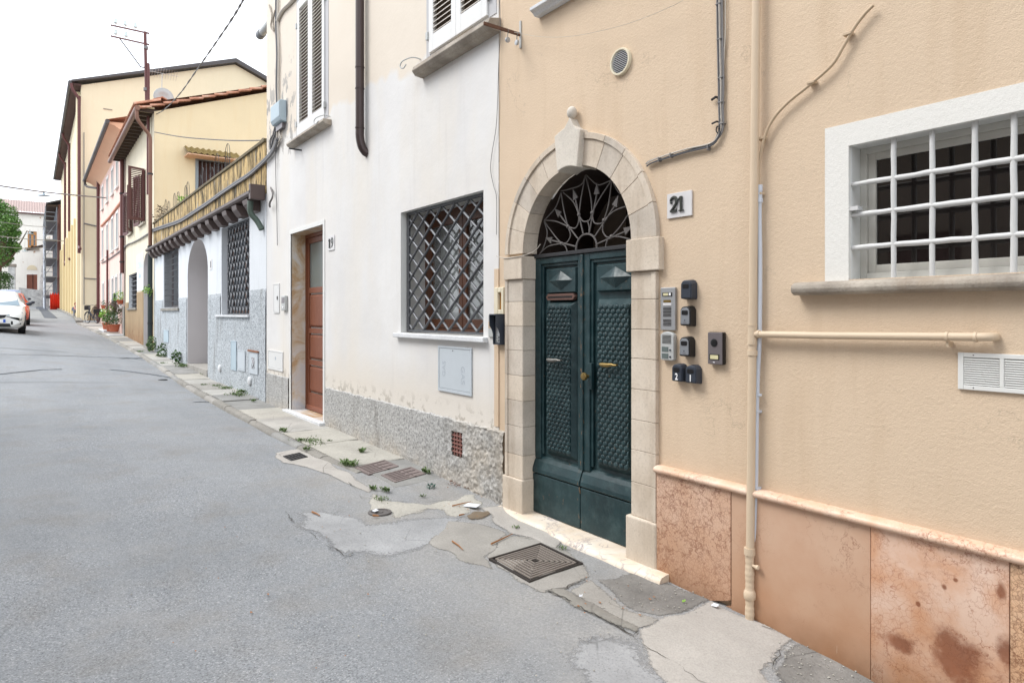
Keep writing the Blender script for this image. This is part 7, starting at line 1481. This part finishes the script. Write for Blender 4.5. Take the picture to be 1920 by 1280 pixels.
# cars parked facing down the street
def car(label,fx,yc,z,yaw,paint,L=3.85,Wd=1.66,Ht=1.50,ztilt=0,grp='cars parked along the left side',slope=.05):
    t=thing('parked_car',label,'car',(fx,yc,z),grp); hw=Wd/2
    def T(x,y,zz): return (fx+x,yc+y,z+zz-x*0-slope*x*0+(-x)*slope)
    st=[(0,.30,.62,.70,.80),(-.06,.22,.72,.86,.90),(-.22,.18,.80,.96,.97),(-.60,.18,.92,.99,1),(-1.05,.18,1.0,1,1),(-2.0,.18,1.0,1,1),(-3.0,.18,1.02,1,1),(-3.5,.20,1.04,.98,.98),(-3.78,.28,1.0,.92,.94),(-L,.36,.86,.84,.86)]
    mb=MB(); vs=[]; n=10
    for x,zb_,zt_,wt,wm in st:
        pr_=[(.0,zb_),(.80*wt,zb_),(.96*wm,zb_+.10),(1.0*wm,zb_+.28),(1.0*wm,.60 if zt_>.7 else zt_-.14),(.97*wm,zt_-.10),(.90*wt,zt_-.02),(.72*wt,zt_+.012),(.4*wt,zt_+.03),(0,zt_+.035)]
        vs+= [T(x, p*hw, q) for p,q in pr_]
    N=n; mb.add(vs,[(i*N+k,i*N+k+1,(i+1)*N+k+1,(i+1)*N+k) for i in range(len(st)-1) for k in range(N-1)]+[tuple(range(N)),tuple(range(len(st)*N-1,(len(st)-1)*N-1,-1))])
    mb.add([(p[0],2*yc-p[1],p[2]) for p in vs],[(i*N+k,(i+1)*N+k,(i+1)*N+k+1,i*N+k+1) for i in range(len(st)-1) for k in range(N-1)]+[tuple(range(N-1,-1,-1)),tuple(range((len(st)-1)*N,len(st)*N))])
    body=mb.build('body',paint,t,smooth=True)
    cab=[(-.95,.98,.74,.98),(-1.35,1.27,.66,.82),(-1.72,Ht-.03,.60,.72),(-2.2,Ht,.60,.70),(-2.95,Ht-.03,.60,.70),(-3.45,Ht-.20,.62,.74),(-3.72,1.02,.70,.90)]
    c2=MB(); vs=[]
    for x,zt_,wr,wb in cab:
        pr_=[(wb+.12 if zt_>1.1 else wb,.98 if zt_>1.0 else .97),(wb if zt_<1.3 else wb+.05,(1.0+zt_)/2),(wr+.06,zt_-.05),(wr-.04,zt_),(0,zt_+.02)]
        vs+=[T(x,p*hw*1.05,q) for p,q in pr_]
    c2.add(vs,[(i*5+k,i*5+k+1,(i+1)*5+k+1,(i+1)*5+k) for i in range(len(cab)-1) for k in range(4)]); c2.add([(p[0],2*yc-p[1],p[2]) for p in vs],[(i*5+k,(i+1)*5+k,(i+1)*5+k+1,i*5+k+1) for i in range(len(cab)-1) for k in range(4)]); c2.build('cabin',paint,t,smooth=True)
    MB().add([T(-.93,-.80*hw,1.01),T(-.93,.80*hw,1.01),T(-1.68,.62*hw,Ht-.055),T(-1.68,-.62*hw,Ht-.055)],[(0,1,2,3)]).build('windscreen',M['carglass'],t)
    for s_ in (1,-1):
        MB().add([T(-1.2,s_*hw*.985,1.03),T(-2.25,s_*hw*.985,1.03),T(-2.25,s_*hw*.77,Ht-.09),T(-1.72,s_*hw*.77,Ht-.10)],[(0,1,2,3)]).build('side_window',M['carglass'],t); MB().add([T(-2.32,s_*hw*.985,1.03),T(-3.2,s_*hw*.985,1.05),T(-3.1,s_*hw*.80,Ht-.13),T(-2.32,s_*hw*.77,Ht-.09)],[(0,1,2,3)]).build('side_window',M['carglass'],t)
        m_=MB().sphere(T(-1.12,s_*(hw+.12),1.06),.11,10,(.6,1,.65)).build('wing_mirror',M['plasticdark'],t,smooth=True)
        MB().add([T(.005,s_*hw*.36,.66),T(-.06,s_*hw*.80,.62),T(-.26,s_*hw*.93,.78),T(-.16,s_*hw*.60,.80),T(-.02,s_*hw*.36,.71)],[(0,1,2,3,4)]).build('headlight',M['lamp'],t).modifiers.new('thick','SOLIDIFY').thickness=.05
        MB().add([T(.012,s_*hw*.50,.34),T(-.03,s_*hw*.86,.34),T(-.05,s_*hw*.86,.42),T(.012,s_*hw*.50,.47)],[(0,1,2,3)]).build('fog_lamp',M['plasticblack'],t).modifiers.new('thick','SOLIDIFY').thickness=.03
        for x in (-.68,-3.1):
            c_=T(x,s_*(hw-.10),.29); w_=MB().lathe([(.29,-.10),(.30,-.06),(.30,.06),(.29,.10)],c_,'y',20).build('wheel',M['tyre'],t,smooth='auto'); MB().lathe([(.19,-.112*1),(.19,.112),],c_,'y',16).build('rim',M['rim'],w_)
            MB().lathe([(.35,-.115),(.35,.115)],(c_[0],c_[1],c_[2]+.02),'y',20).build('wheel_arch',M['plasticblack'],t)
    g_=MB().add([T(.014,-.36*hw,.70),T(.014,.36*hw,.70),T(.02,.28*hw,.60),T(.02,.0,.54),T(.02,-.28*hw,.60)],[(0,4,3,2,1)]).build('grille',M['plasticblack'],t); g_.modifiers.new('thick','SOLIDIFY').thickness=.03
    g_=MB().add([T(.018,-.5*hw,.26),T(.018,.5*hw,.26),T(.018,.46*hw,.38),T(.018,-.46*hw,.38)],[(0,1,2,3)]).build('lower_intake',M['plasticblack'],t); g_.modifiers.new('thick','SOLIDIFY').thickness=.03
    p_=MB().box(fx+.03,fx+.045,yc-.26,yc+.26,z+.42,z+.53).build('number_plate',M['platewhite'],t); MB().box(fx+.0455,fx+.048,yc+.19,yc+.26,z+.42,z+.53).build('plate_band',M['plateblue'],p_)
    MB().box(fx+.0455,fx+.048,yc-.26,yc-.19,z+.42,z+.53).build('plate_band',M['plateblue'],p_)
    return t
def carat(px_right,py_base,Z): 
    p=ray(px_right,py_base,Z); return p
p=carat(47,625,24.6); car('white parked hatchback at the left edge, nearest of the row',p.x+.3,p.y-.83,p.z,0,M['carwhite'])
p=carat(56,609,32.0); car('orange-red parked car directly behind the white one',p.x+.4,p.y-.84,p.z,0,M['carorange'],slope=.04)
p=carat(50,602,38.0)+Vector((0,0,.16)); car('silver-blue parked car at the back of the row',p.x+.4,p.y-.84,p.z+.04,0,M['carblue'],Ht=1.56,slope=.04)
